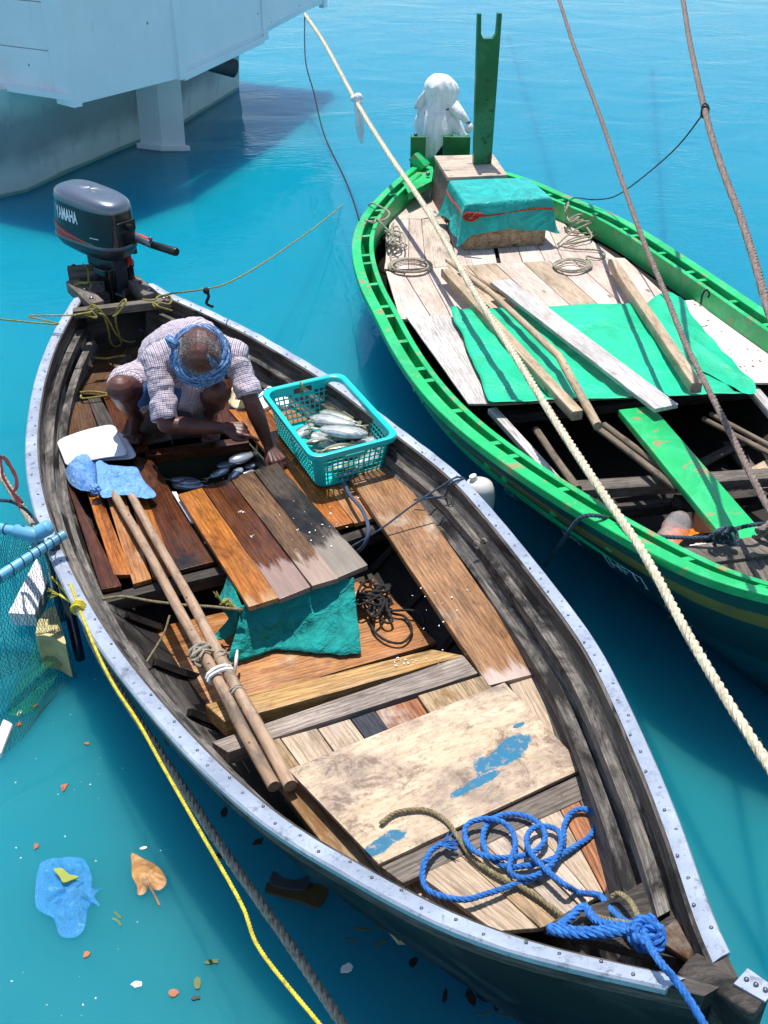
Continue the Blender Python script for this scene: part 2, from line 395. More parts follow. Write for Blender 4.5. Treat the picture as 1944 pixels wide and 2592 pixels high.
def _ply_blue():
    t = NT('plywood_blue_paint'); v = t.coord(rnd=False)
    n1 = t.noise(t.n('Mapping', i_Vector=v, i_Scale=(1.5, 9, 9)).outputs[0], 3, 6, .65, 1); n2 = t.noise(v, 3.3, 7, .7); n3 = t.noise(v, 60, 3)
    c = t.mix(t.ramp(n1, [(.3, 0.0), (.7, 1.0)]), s2l((180, 156, 128)), s2l((222, 200, 170)))
    c = t.mix(t.ramp(n2, [(.46, 0.0), (.62, .75)]), c, s2l((132, 116, 108)))
    c = t.mix(t.ramp(t.noise(v, 7, 9, .8, .6), [(.54, 0.0), (.60, .65)]), c, s2l((98, 78, 66)))
    c = t.mix(t.ramp(t.noise(t.n('Mapping', i_Vector=v, i_Scale=(6, 14, 6)).outputs[0], 4, 8, .8, 1), [(.50, 0.0), (.62, .6)]), c, s2l((118, 96, 84)))
    c = t.mix(t.ramp(t.noise(v, 9, 6, .7), [(.60, 0.0), (.68, .7)]), c, s2l((120, 78, 48)))
    # left over blue paint: a band of the sheet, broken up by noise
    sep = t.n('SeparateXYZ', i_Vector=v)
    def band(x0, y0, sx, sy, rot, thr):
        mp = t.n('Mapping', i_Vector=v, i_Location=(0, 0, 0), i_Scale=(1, 1, 1)); 
        d = t.n('VectorMath', operation='SUBTRACT', i_0=v, i_1=(x0, y0, 0)); rr = t.n('VectorRotate', rotation_type='Z_AXIS', i_Vector=d.outputs[0], i_Angle=rot)
        sc = t.n('VectorMath', operation='MULTIPLY', i_0=rr.outputs[0], i_1=(1/sx, 1/sy, 0)); ln = t.n('VectorMath', operation='LENGTH', i_0=sc.outputs[0])
        ns = t.n('Math', operation='MULTIPLY_ADD', i_0=t.noise(v, 9, 8, .72), i_1=1.9, i_2=-.95)
        return t.ramp(t.n('Math', operation='ADD', i_0=ln.outputs['Value'], i_1=ns.outputs[0]).outputs[0], [(thr - .05, 1.0), (thr + .05, 0.0)])
    a = t.n('Math', operation='MAXIMUM', i_0=band(.20, -.05, .17, .055, R(-8), .78), i_1=band(.07, -.11, .13, .022, R(-4), .75)).outputs[0]
    a = t.n('Math', operation='MAXIMUM', i_0=a, i_1=band(-.30, -.17, .10, .03, R(-6), .75)).outputs[0]
    a = t.n('Math', operation='MAXIMUM', i_0=a, i_1=band(.31, .03, .03, .012, 0, .75)).outputs[0]
    a = t.n('Math', operation='MULTIPLY', i_0=a, i_1=t.ramp(t.noise(v, 34, 6, .75), [(.38, .35), (.46, .95)])).outputs[0]
    c = t.mix(a, c, t.mix(n2, s2l((14, 88, 124)), s2l((30, 124, 156))))
    return t.out(c, .85, t.bump(n1, .4, .003, t.bump(n3, .2, .001)))
M['ply'] = _ply_blue()
def _spotted():
    t = NT('blood_spotted_board'); v = t.coord(rnd=False)
    n1 = t.noise(t.n('Mapping', i_Vector=v, i_Scale=(1.5, 12, 12)).outputs[0], 3, 6, .65, 1)
    c = t.mix(t.ramp(n1, [(.3, 0.0), (.7, 1.0)]), s2l((206, 190, 180)), s2l((236, 222, 212)))
    vo = t.n('TexVoronoi', i_Vector=t.n('Mapping', i_Vector=v, i_Scale=(14, 28, 20)).outputs[0], i_Scale=1.2).outputs['Distance']
    m = t.n('Math', operation='MULTIPLY', i_0=t.ramp(vo, [(.16, 1.0), (.26, 0.0)]), i_1=t.ramp(t.noise(v, 5, 3), [(.47, 0.0), (.56, 1.0)])).outputs[0]
    c = t.mix(m, c, s2l((120, 52, 40)))
    return t.out(c, .85, t.bump(n1, .3, .003))
M['spotted'] = _spotted()
M['green'] = paint('green_paint', (14, 190, 104), (150, 138, 92), .40, .42, .45, 12)
M['green_dark'] = paint('green_paint_post', (8, 112, 58), (26, 64, 40), .38, .35, .4, 9)
def _ghull():
    t = NT('green_boat_hull_paint'); v = t.coord('UV', False); sep = t.n('SeparateXYZ', i_Vector=v); q = sep.outputs['Y']
    n = t.noise(v, 8, 7, .7); q2 = t.n('Math', operation='MULTIPLY_ADD', i_0=n, i_1=.012, i_2=q).outputs[0]
    r = t.n('ValToRGB', i_Fac=q2); r.color_ramp.interpolation = 'CONSTANT'; e = r.color_ramp.elements
    st = [(0, (10, 150, 84)), (.035, (14, 62, 56)), (.10, (134, 112, 20)), (.165, (14, 52, 56)), (.40, (16, 74, 84)), (.60, (50, 54, 60))]
    while len(e) < len(st): e.new(.5)
    for z, (p, c) in zip(e, st): z.position = p; z.color = s2l(c)
    c = t.mix(t.n('Math', operation='MULTIPLY', i_0=t.ramp(t.noise(v, 3, 6, .65), [(.4, 0.0), (.7, 1.0)]), i_1=.45).outputs[0], r.outputs[0], s2l((20, 34, 36)))
    c = t.mix(t.ramp(t.noise(v, 22, 8, .75), [(.66, 0.0), (.69, .8)]), c, s2l((150, 130, 90)))
    return t.out(c, .28, t.bump(n, .15, .004))
M['ghull'] = _ghull()
M['black_hull'] = paint('black_hull_paint', (16, 15, 16), (50, 46, 44), .30, .45, .4, 9, kind='UV')
M['black_hull'].node_tree.nodes['Principled BSDF'].inputs['Specular IOR Level'].default_value = .18
def _alu():
    t = NT('aluminium_strip'); v = t.coord(rnd=False)
    n = t.noise(v, 22, 6, .7); n2 = t.noise(v, 5, 4, .6); sc = t.noise(t.n('Mapping', i_Vector=v, i_Scale=(60, 8, 8), i_Rotation=(0, 0, .6)).outputs[0], 4, 3)
    c = t.mix(t.ramp(n2, [(.3, 0.0), (.7, 1.0)]), s2l((150, 158, 172)), s2l((190, 198, 210)))
    c = t.mix(t.ramp(n, [(.56, 0.0), (.68, .7)]), c, s2l((104, 104, 110)))
    c = t.mix(t.ramp(t.noise(v, 60, 5, .7), [(.60, 0.0), (.66, .5)]), c, s2l((90, 86, 84)))
    c = t.mix(t.ramp(sc, [(.62, 0.0), (.70, .35)]), c, s2l((110, 112, 120)))
    return t.out(c, .38, t.bump(n, .35, .003, t.bump(n2, .5, .012)), Metallic=.35)
M['alu'] = _alu()
M['screw'] = plain('steel_screw', (110, 112, 120), .4, Metallic=.8)
M['bolt'] = plain('rusty_bolt', (96, 78, 60), .5, Metallic=.5)
def _fold(name, col, rough, st):
    t = NT(name); v = t.coord(rnd=False); n = t.noise(v, 5, 5, .6, 2.5); f = t.noise(v, 26, 5, .7, 1.2); g = t.noise(v, 220, 2)
    c = t.mix(t.ramp(n, [(.35, 0.0), (.65, 1.0)]), s2l(tuple(q*.86 for q in col)), s2l(tuple(min(255, q*1.06) for q in col)))
    c = t.mix(t.ramp(t.noise(v, 8, 7, .75), [(.60, 0.0), (.74, .35)]), c, s2l(tuple(q*.55 + 40 for q in col)))
    return t.out(c, rough, t.bump(n, st, .05, t.bump(f, st*.8, .008, t.bump(g, .3, .001))))
M['teal_cloth'] = _fold('teal_cloth', (0, 150, 142), .85, .7)
def _tarp():
    t = NT('green_tarpaulin'); v = t.coord(); n = t.noise(v, 4, 6, .65, .6); f = t.noise(v, 26, 5, .7)
    c = t.mix(t.ramp(n, [(.35, 0.0), (.7, 1.0)]), s2l((12, 172, 124)), s2l((30, 206, 156)))
    c = t.mix(t.ramp(t.noise(v, 6, 8, .75, 1.0), [(.60, 0.0), (.72, .6)]), c, s2l((150, 214, 190)))
    return t.out(c, .42, t.bump(n, .7, .03, t.bump(f, .2, .004)))
M['tarp'] = _tarp()
M['teal_sheet'] = _fold('teal_plastic_sheet', (0, 178, 170), .5, .8)
M['basket'] = plain('turquoise_plastic', (20, 196, 190), .32, .05, 30, .05)
def _cotton():
    t = NT('white_cotton'); v = t.coord(rnd=False); n = t.noise(t.n('Mapping', i_Vector=v, i_Scale=(1.5, 1.5, .5)).outputs[0], 9, 5, .6, 2.2); f = t.noise(v, 34, 5, .7, 1)
    c = t.mix(t.ramp(n, [(.4, 0.0), (.6, 1.0)]), s2l((232, 230, 230)), s2l((250, 247, 244)))  # crease shade put into the colour, darker in the folds
    return t.out(c, .92, t.bump(n, .45, .03, t.bump(f, .4, .006)))
M['white_cloth'] = _cotton()
M['white_foam'] = plain('white_foam_board', (232, 234, 238), .6, .05, 30, .03)
M['styrofoam'] = plain('styrofoam', (236, 236, 238), .8, .4, 120, .05)
M['old_foam'] = plain('yellowed_foam', (196, 184, 132), .85, .6, 50, .2)
def _bag(name, a, b, al):
    t = NT(name); v = t.coord(); n = t.noise(v, 13, 7, .75, 2.4)
    c = t.mix(t.ramp(n, [(.38, 0.0), (.50, .45), (.56, .15), (.64, 1.0)]), s2l(a), s2l(b))  # pale streaks are highlights painted into the film colour
    return t.out(c, .16, t.bump(n, .8, .02), Alpha=al, Specular_IOR_Level=.7, Transmission_Weight=0.0)
M['bag'] = _bag('blue_plastic_film', (46, 146, 236), (196, 226, 250), 1.0)
M['bag_wet'] = _bag('floating_blue_film', (40, 140, 226), (120, 196, 240), .66)
M['clear'] = plain('clear_plastic', (225, 225, 225), .08, Transmission_Weight=.5, Alpha=.45)
M['pipe'] = plain('blue_plastic_pipe', (104, 172, 204), .4, .1, 30, .2)
M['black_plastic'] = plain('black_plastic', (22, 24, 28), .4, .05, 60)
M['motor_metal'] = plain('dark_painted_metal', (34, 38, 48), .35, .1, 30)
def _cowl(name, c0, r):
    t = NT(name); v = t.coord(); n = t.noise(v, 300, 2); 
    c = t.mix(t.ramp(n, [(.35, 0.0), (.8, 1.0)]), s2l(c0), s2l(tuple(q*1.3 + 6 for q in c0)))
    return t.out(c, r, None, Metallic=.5, Coat_Weight=.6, Coat_Roughness=.08)
M['cowl_top'] = _cowl('metallic_grey_blue', (92, 100, 112), .30)
M['cowl'] = _cowl('navy_engine_paint', (12, 13, 20), .34)
M['white_ink'] = plain('white_lettering', (236, 238, 244), .5)
M['red_ink'] = plain('red_stripe', (206, 32, 24), .45)
M['tan_ink'] = plain('tan_stripe', (150, 134, 110), .45)
M['grey_hose'] = plain('grey_blue_hose', (70, 86, 108), .45)
M['orange_plastic'] = plain('orange_plastic', (238, 118, 10), .5, .4, 10)
M['white_plastic'] = plain('white_plastic', (222, 220, 210), .4, .1, 10)
M['cream_plastic'] = plain('cream_plastic', (220, 208, 172), .4, .1, 10)
M['rope_white'] = fibre('pale_rope', (226, 216, 190), (170, 158, 130))
M['rope_beige'] = fibre('beige_rope', (184, 176, 156), (110, 102, 86))
M['rope_grey'] = fibre('grey_rope', (150, 132, 122), (88, 74, 68))
M['rope_dark'] = fibre('dark_rope', (96, 88, 80), (46, 40, 36))
M['rope_blue'] = fibre('blue_rope', (56, 130, 206), (26, 76, 150))
M['rope_yellow'] = fibre('yellow_rope', (232, 214, 70), (150, 134, 34))
M['rope_olive'] = fibre('olive_rope', (172, 162, 84), (92, 86, 40))
M['rope_tan'] = fibre('tan_rope', (156, 142, 106), (92, 82, 56))
M['rope_steel'] = fibre('blue_grey_rope', (72, 92, 108), (28, 40, 52))
M['rope_red'] = fibre('red_rope', (196, 60, 40), (110, 24, 18))
M['rope_maroon'] = fibre('maroon_rope', (104, 34, 36), (34, 16, 18))
M['rope_black'] = fibre('black_rope', (44, 44, 46), (16, 16, 18))
M['net'] = plain('dark_green_net', (30, 84, 70), .7)
M['net_green'] = plain('green_net', (40, 150, 100), .7)
M['seat_white'] = plain('white_boat_paint', (214, 220, 226), .5)
def _fish():
    t = NT('fish_skin'); v = t.coord(rnd=False); sep = t.n('SeparateXYZ', i_Vector=v)
    n = t.noise(v, 70, 4); z = t.n('Math', operation='MULTIPLY_ADD', i_0=n, i_1=.012, i_2=sep.outputs['Y']).outputs[0]
    mr = t.n('MapRange', i_Value=z, i_1=-.03, i_2=.045).outputs[0]
    st_ = t.ramp(t.noise(t.n('Mapping', i_Vector=v, i_Scale=(9, 60, 40)).outputs[0], 3, 4), [(.45, 0.0), (.6, .6)])
    c = t.ramp(mr, [(.0, s2l((206, 208, 208))), (.42, s2l((186, 190, 188))), (.60, s2l((134, 136, 84))), (.82, s2l((50, 64, 66)))])
    c = t.mix(st_, c, s2l((112, 118, 104)))
    return t.out(c, .25, t.bump(n, .3, .001), Metallic=.25)
M['fish'] = _fish()
M['fish_fin'] = plain('fish_fin', (120, 120, 96), .4)
M['fish_eye'] = plain('fish_eye', (14, 14, 16), .1)
def _wfish():
    t = NT('dark_fish_skin'); v = t.coord(rnd=False); sep = t.n('SeparateXYZ', i_Vector=v)
    n = t.noise(v, 70, 4); mr = t.n('MapRange', i_Value=sep.outputs['Y'], i_1=-.03, i_2=.045).outputs[0]
    c = t.ramp(mr, [(.0, s2l((186, 194, 206))), (.45, s2l((140, 150, 160))), (.75, s2l((54, 62, 74)))])
    return t.out(c, .2, t.bump(n, .3, .001), Metallic=.45)
M['fish_dark'] = _wfish()
def _skin():
    t = NT('dark_brown_skin'); v = t.coord(rnd=False); n = t.noise(v, 9, 5, .6); f = t.noise(v, 160, 4, .7)
    c = t.mix(t.ramp(n, [(.3, 0.0), (.7, 1.0)]), s2l((66, 36, 30)), s2l((104, 62, 50)))
    return t.out(c, t.ramp(n, [(.3, .36), (.7, .52)]), t.bump(f, .35, .001, t.bump(t.noise(v, 30, 5), .35, .003)), Subsurface_Weight=0.0)
M['skin'] = _skin()
M['nail'] = plain('fingernail', (150, 110, 96), .3)
M['hair'] = plain('grey_hair', (158, 154, 150), .9, .5, 60, .35)
def _shirt():
    t = NT('checked_shirt'); v = t.coord('UV', False); sep = t.n('SeparateXYZ', i_Vector=v)
    def band(q, per, off, wd):
        a = t.n('Math', operation='MULTIPLY_ADD', i_0=q, i_1=1/per, i_2=off).outputs[0]
        f = t.n('Math', operation='FRACT', i_0=a).outputs[0]; return t.ramp(f, [(0, 1.0), (wd, 1.0), (wd + .06, 0.0), (.94, 0.0), (1, 1.0)])
    X, Y = sep.outputs['X'], sep.outputs['Y']
    c = s2l((242, 234, 240))
    def lay(c, m, col, k):
        return t.mix(t.n('Math', operation='MULTIPLY', i_0=m, i_1=k).outputs[0], c, s2l(col))
    c = lay(c, band(X, .0175, .0, .22), (34, 38, 78), .72); c = lay(c, band(X, .0175, .5, .26), (140, 90, 108), .55)
    c = lay(c, band(Y, .0175, .0, .20), (38, 42, 84), .60); c = lay(c, band(Y, .0175, .5, .26), (140, 90, 108), .45)
    o = t.coord(rnd=False); n = t.noise(o, 9, 5, .6, .8); f = t.noise(o, 28, 4, .6)
    return t.out(c, .9, t.bump(n, .8, .018, t.bump(f, .4, .004)))
M['shirt'] = _shirt()
M['sarong'] = plain('blue_sarong', (70, 112, 168), .9, .5, 30)
def _turban():
    t = NT('blue_checked_headcloth'); v = t.coord('UV', False); n = t.noise(t.n('Mapping', i_Vector=v, i_Scale=(9, 60, 1)).outputs[0], 2.5, 4, .6, 1)
    c = t.mix(t.ramp(n, [(.42, 0.0), (.50, 1.0)]), s2l((34, 84, 146)), s2l((72, 124, 176)))
    c = t.mix(t.ramp(t.noise(t.n('Mapping', i_Vector=v, i_Scale=(14, 90, 1)).outputs[0], 3, 3, .5, 1), [(.56, 0.0), (.6, 1.0)]), c, s2l((196, 200, 196)))
    c = t.mix(t.ramp(t.noise(t.n('Mapping', i_Vector=v, i_Scale=(20, 50, 1)).outputs[0], 2, 3, .5, 1), [(.6, 0.0), (.66, .8)]), c, s2l((22, 34, 66)))
    return t.out(c, .9, t.bump(n, .5, .004))
M['turban'] = _turban()
def _ship():
    t = NT('white_ship_paint'); v = t.coord(rnd=False)
    n = t.noise(v, 2, 6, .65); s_ = t.noise(t.n('Mapping', i_Vector=v, i_Scale=(7, 7, .7)).outputs[0], 1.6, 6, .7, .3); d = t.noise(t.n('Mapping', i_Vector=v, i_Scale=(14, 14, 1.0)).outputs[0], 2, 4, .6)
    c = t.mix(t.ramp(n, [(.3, 0.0), (.7, .5)]), s2l((238, 242, 242)), s2l((214, 220, 222)))
    c = t.mix(t.ramp(s_, [(.64, 0.0), (.82, .4)]), c, s2l((130, 126, 120)))
    c = t.mix(t.ramp(d, [(.70, 0.0), (.78, .6)]), c, s2l((150, 100, 52)))
    vo = t.n('TexVoronoi', i_Vector=t.n('Mapping', i_Vector=v, i_Scale=(3, 3, 3)).outputs[0], i_Scale=1.4).outputs['Distance']
    c = t.mix(t.ramp(vo, [(.035, .8), (.06, 0.0)]), c, s2l((90, 70, 56)))
    c = t.mix(t.ramp(t.noise(t.n('Mapping', i_Vector=v, i_Scale=(26, 26, 2.0)).outputs[0], 2, 4, .6), [(.66, 0.0), (.74, .35)]), c, s2l((120, 128, 134)))
    return t.out(c, .55, t.bump(n, .2, .01))
M['ship'] = _ship()
def _shiphull():
    t = NT('sooty_white_hull'); v = t.coord(rnd=False)
    n = t.noise(v, 1.3, 6, .65, .5); s_ = t.noise(t.n('Mapping', i_Vector=v, i_Scale=(5, 5, .6)).outputs[0], 1.6, 6, .7, .3)
    c = t.mix(t.ramp(n, [(.3, 0.0), (.7, .6)]), s2l((216, 228, 222)), s2l((176, 192, 186)))
    c = t.mix(t.ramp(s_, [(.56, 0.0), (.80, .5)]), c, s2l((90, 96, 102)))
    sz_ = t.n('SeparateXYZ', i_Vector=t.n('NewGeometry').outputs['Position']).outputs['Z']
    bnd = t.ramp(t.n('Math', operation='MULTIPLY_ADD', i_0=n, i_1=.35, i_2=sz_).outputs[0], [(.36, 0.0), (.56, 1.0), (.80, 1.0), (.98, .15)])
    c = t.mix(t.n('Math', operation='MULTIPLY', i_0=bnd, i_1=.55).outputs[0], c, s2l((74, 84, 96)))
    c = t.mix(t.ramp(t.n('Math', operation='MULTIPLY_ADD', i_0=n, i_1=.06, i_2=sz_).outputs[0], [(.055, .9), (.075, 0.0)]), c, s2l((96, 150, 140)))
    c = t.mix(t.ramp(t.noise(t.n('Mapping', i_Vector=v, i_Scale=(9, 9, .5)).outputs[0], 2, 4), [(.68, 0.0), (.74, .8)]), c, s2l((130, 90, 34)))
    return t.out(c, .5, t.bump(n, .2, .01))
M['shiphull'] = _shiphull()
M['leaf'] = plain('dead_leaf', (172, 124, 68), .5, .6, 90, .38)
M['leaf_green'] = plain('yellow_green_leaf', (150, 160, 40), .5, .4, 20, .3)
M['scrap_wood'] = plain('waterlogged_wood', (70, 58, 30), .5, .5, 30, .4)
M['scrap_dark'] = plain('dark_scrap', (44, 36, 30), .6, .4, 30, .4)
M['scrap_orange'] = plain('orange_scrap', (166, 98, 58), .6, .4, 30, .3)
M['weed'] = plain('seaweed', (90, 104, 50), .6, .4, 30, .3)
M['speck'] = plain('pale_flecks', (224, 226, 220), .6)

# ---------------------------------------------------------------- water: turquoise harbour, milky over pale sand
def _water():
    t = NT('harbour_water'); g = t.n('NewGeometry'); v = g.outputs['Position']
    sep = t.n('SeparateXYZ', i_Vector=v)
    n = t.noise(t.n('Mapping', i_Vector=v, i_Scale=(.35, .35, 1)).outputs[0], 1.0, 5, .6, .8)
    # the sea bed shelves away from the quay: distance from the quay sets how much pale sand shows through
    dep = t.n('MapRange', i_Value=t.n('Math', operation='MULTIPLY_ADD', i_0=n, i_1=1.6, i_2=sep.outputs['Y']).outputs[0], i_1=1.5, i_2=12.0).outputs[0]
    c = t.ramp(dep, [(0, WATER[0]), (.35, WATER[1]), (.7, WATER[2]), (1, WATER[3])])
    near = t.noise(t.n('Mapping', i_Vector=v, i_Scale=(.8, .5, 1), i_Rotation=(0, 0, .5)).outputs[0], 1.3, 5, .6, 1.2)
    c = t.mix(t.n('Math', operation='MULTIPLY', i_0=t.ramp(near, [(.42, 0.0), (.62, 1.0)]), i_1=.35).outputs[0], c, t.mix(1.0, c, (1.9, 1.12, 1.02, 1), 'MULTIPLY'))
    w1 = t.noise(t.n('Mapping', i_Vector=v, i_Scale=(1.0, 1.5, 1), i_Rotation=(0, 0, .3)).outputs[0], .9, 2, .45, .7)
    w2 = t.noise(t.n('Mapping', i_Vector=v, i_Scale=(1.0, 1.9, 1), i_Rotation=(0, 0, -.2)).outputs[0], 4.2, 3, .5, 1.6)
    patch = t.ramp(t.noise(t.n('Mapping', i_Vector=v, i_Scale=(.5, .35, 1)).outputs[0], 1.1, 3, .5, .5), [(.47, .12), (.60, 1.0)])
    amp = t.n('MapRange', i_Value=sep.outputs['Y'], i_1=3.0, i_2=10.0, i_3=.06, i_4=.17).outputs[0]
    b1 = t.n('Bump', i_Height=w1, i_Strength=t.n('Math', operation='MULTIPLY', i_0=amp, i_1=.6).outputs[0], i_Distance=.16)
    b2 = t.n('Bump', i_Height=w2, i_Strength=t.n('Math', operation='MULTIPLY', i_0=amp, i_1=patch).outputs[0], i_Distance=.035); t.l(b1.outputs[0], b2.inputs['Normal'])
    t.b.subsurface_method = 'RANDOM_WALK'
    return t.out(c, .03, b2.outputs[0], IOR=1.33, Specular_IOR_Level=.24, Subsurface_Weight=1.0, Subsurface_Radius=(.8, 2.0, 2.6), Subsurface_Scale=1.0)
WATER = [s2l((40, 128, 140)), s2l((24, 130, 150)), s2l((12, 126, 150)), s2l((10, 126, 150))]
M['water'] = _water()
mb = MB()
ys = [-40, -5, 0, 5, 15, 40, 120, 500, 1500]; xs = [-900, -100, -20, 0, 20, 100, 900]
mb.loft([[(x, y, 0) for x in xs] for y in ys][::-1])
mb.loft([[(x, y, -30) for x in xs] for y in ys])
for a, b in (((-900, -40), (900, -40)), ((900, -40), (900, 1500)), ((900, 1500), (-900, 1500)), ((-900, 1500), (-900, -40))):
    mb.add([(a[0], a[1], 0), (a[0], a[1], -30), (b[0], b[1], -30), (b[0], b[1], 0)], [(0, 1, 2, 3)])
wo = mb.build('harbour_water', M['water'], smooth=False); wo.name = 'water'; tag(wo, 'flat turquoise harbour water between the boats', kind='structure')
# ---------------------------------------------------------------- near boat (weathered wooden skiff)
def frame_of(L, Rr, origin, ax, zf, N, s0, s1):
    """photo-traced gunwales -> N stations with left and right edge points"""
    ax = Vector(ax).normalized(); n = Vector((-ax.y, ax.x)); o = Vector(origin[:2]); out = []
    for C_ in (L, Rr):
        S = []; D = []; 
        for q in C_:
            z = .5
            for _ in range(6):
                w_ = Vector(q[1:]) if q[0] == 'w' else P(q[0], q[1], q[2], z); s = (w_.xy - o).dot(ax); z = zf(s)
            S.append(s); D.append((w_.xy - o).dot(n))
        i = np.argsort(S); out.append((np.array(S)[i], np.array(D)[i]))
    ss = np.linspace(s0, s1, N); res = []
    for S, D in out:
        d = np.interp(ss, S, D)
        for _ in range(9):
            e = d.copy(); e[1:-1] = (d[:-2] + 2*d[1:-1] + d[2:])/4; d = e
        res.append([Vector((o.x + ax.x*s + n.x*k, o.y + ax.y*s + n.y*k, zf(s))) for s, k in zip(ss, d)])
    return ss, res[0], res[1]
def section(c, e, zk, p, K, inset=0.0, lap=0.0, nl=4):
    """one side of a hull section from gunwale point e down to the keel under c"""
    out = []; h = Vector((e.x - c.x, e.y - c.y, 0)); b = h.length; h = h/b if b > 1e-6 else Vector((1, 0, 0))
    for k in range(K + 1):
        t = k/K; f = 1 - t**p
        saw = (t*nl) % 1.0
        x = max(0, b*f - inset - lap*(1 - saw)); z = e.z + (zk - e.z)*t
        if inset: z = max(z, .05 - .0004*k)
        out.append(Vector((c.x, c.y, 0)) + h*x + Vector((0, 0, z)))
    return out
def sweep(mb, edge, cen, o0, o1, z0, z1):
    rows = []
    for e, c in zip(edge, cen):
        h = Vector((e.x - c.x, e.y - c.y, 0)); b = h.length; h = h/max(b, 1e-6)
        a0, a1 = (max(-b + .004, q) for q in (o0, o1))
        rows.append([e + h*a0 + Vector((0, 0, z0)), e + h*a1 + Vector((0, 0, z0)), e + h*a1 + Vector((0, 0, z1)), e + h*a0 + Vector((0, 0, z1))])
    mb.loft(rows, True, True, True); return mb
_D = lambda L: [(0,) + q for q in L]
L1 = _D([(165, 645), (128, 700), (100, 760), (80, 820), (68, 880), (60, 950), (62, 1020), (75, 1090), (98, 1165), (130, 1240), (185, 1345), (250, 1440), (335, 1545), (420, 1640), (520, 1735), (620, 1815), (768, 1894), (865, 1956), (1026, 2031), (1198, 2085), (1359, 2112), (1501, 2131)])
R1 = _D([(337, 629), (411, 654), (550, 720), (683, 798), (760, 850), (848, 920), (930, 980), (998, 1034), (1090, 1140), (1173, 1244), (1235, 1325), (1289, 1398), (1353, 1527), (1434, 1709), (1482, 1838), (1531, 1988), (1552, 2080)])
zf1 = lambda s: .46 + .3*max(0, (s/4.5 - .45)/.55)**2 + .1*max(0, (.3 - s/4.5)/.3)**2
B1O = P(0, 240, 640, .55); B1X = (.47543697, -.87974979)
ss1, EL, ER = frame_of(L1, R1, B1O, B1X, zf1, 92, -.02, 4.93)
CN = [Vector(((a.x + b.x)/2, (a.y + b.y)/2, a.z)) for a, b in zip(EL, ER)]
B1 = empty('rowing_skiff', Vector((CN[40].x, CN[40].y, 0)), 'weathered black wooden fishing skiff edged with pale riveted metal strip, man squatting aboard', 'fishing boat')
def shape1(i):
    u = ss1[i]/4.9
    p = 1.55 - .12*max(0, (u - .45)/.55)**1.3
    zk = -.26 + .26*max(0, (u - .76)/.144)**1.5
    return p, zk
rows = []; rin = []
for i in range(len(CN)):
    p, zk = shape1(i); K = 20
    a = section(CN[i], EL[i], zk, p, K); b = section(CN[i], ER[i], zk, p, K); rows.append(a + b[::-1][1:])
    a = section(CN[i], EL[i], zk, p, K, .030, .009, 6); b = section(CN[i], ER[i], zk, p, K, .030, .009, 6); rin.append(a + b[::-1][1:])
mb = MB(); mb.loft(rows, False, True, True); mb.build('hull', M['black_hull'], B1)
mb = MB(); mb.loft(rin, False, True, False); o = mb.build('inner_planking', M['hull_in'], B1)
for nm, E_ in (('left', EL), ('right', ER)):
    mb = MB(); sweep(mb, E_, CN, -.048, .004, -.055, .002); mb.build('gunwale', M['gun'], B1)
    # two stringers inside
    for off, dz, th in ((-.075, -.11, .020), (-.12, -.19, .022)):
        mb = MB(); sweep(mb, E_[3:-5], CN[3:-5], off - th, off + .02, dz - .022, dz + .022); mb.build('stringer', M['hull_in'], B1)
    # metal strip with its screws
    E2 = E_[:-1] if nm == 'left' else E_[:-1]
    mb = MB(); rr = []
    for i, (e, c) in enumerate(zip(E2, CN)):
        h = Vector((e.x - c.x, e.y - c.y, 0)); h.normalize(); wv = .0016*math.sin(i*1.9) + .0016*noise.noise(Vector((i*.7, 0, 0)))
        w_in = -.040 if nm == 'left' else -.037
        rr.append([e + h*w_in + Vector((0, 0, .0045)), e + h*(w_in*.5) + Vector((0, 0, .010 + wv)), e + h*.008 + Vector((0, 0, .009 + wv)), e + h*.014 + Vector((0, 0, .002)), e + h*.012 + Vector((0, 0, -.016)), e + h*.007 + Vector((0, 0, -.016)), e + h*.007 + Vector((0, 0, .003))])
    mb.m = 0; mb.loft(rr, True, True, True)
    mb.m = 1; path = resample(E2, .085)
    for k, q in enumerate(path[1:-1]):
        j = min(range(len(E2)), key=lambda a: (E2[a] - q).length); h = Vector((E2[j].x - CN[j].x, E2[j].y - CN[j].y, 0)).normalized()
        off = -.008 if k % 2 else -.029
        c = q + h*(off if k % 3 else -.02) + Vector((0, 0, .0105)); mb.ball(c, .0048, 4, (1, 1, .45))
    mb.build('edge_strip', None, B1, mats=[M['alu'], M['screw']])
# ribs inside the open part
for k in (20, 26, 32, 38, 44, 50, 56):
    for E_ in (EL, ER):
        p, zk = shape1(k); sec = [q + Vector((0, 0, .012)) for q in section(CN[k], E_[k], zk, p, 24, .050)[8:20]]
        mb = MB(); mb.tube([q for q in sec], .018, 4); mb.build('rib', M['hull_dark'], B1, smooth=False)
def bd(name, k, q, z, mat, t=.022, parent=None, **kw):     # board from 4 photo corners
    if not isinstance(z, (tuple, list)): z = [z]*4
    return board(name, [P(k, a, b, zz_) for (a, b), zz_ in zip(q, z)], t, M[mat], parent, **kw)
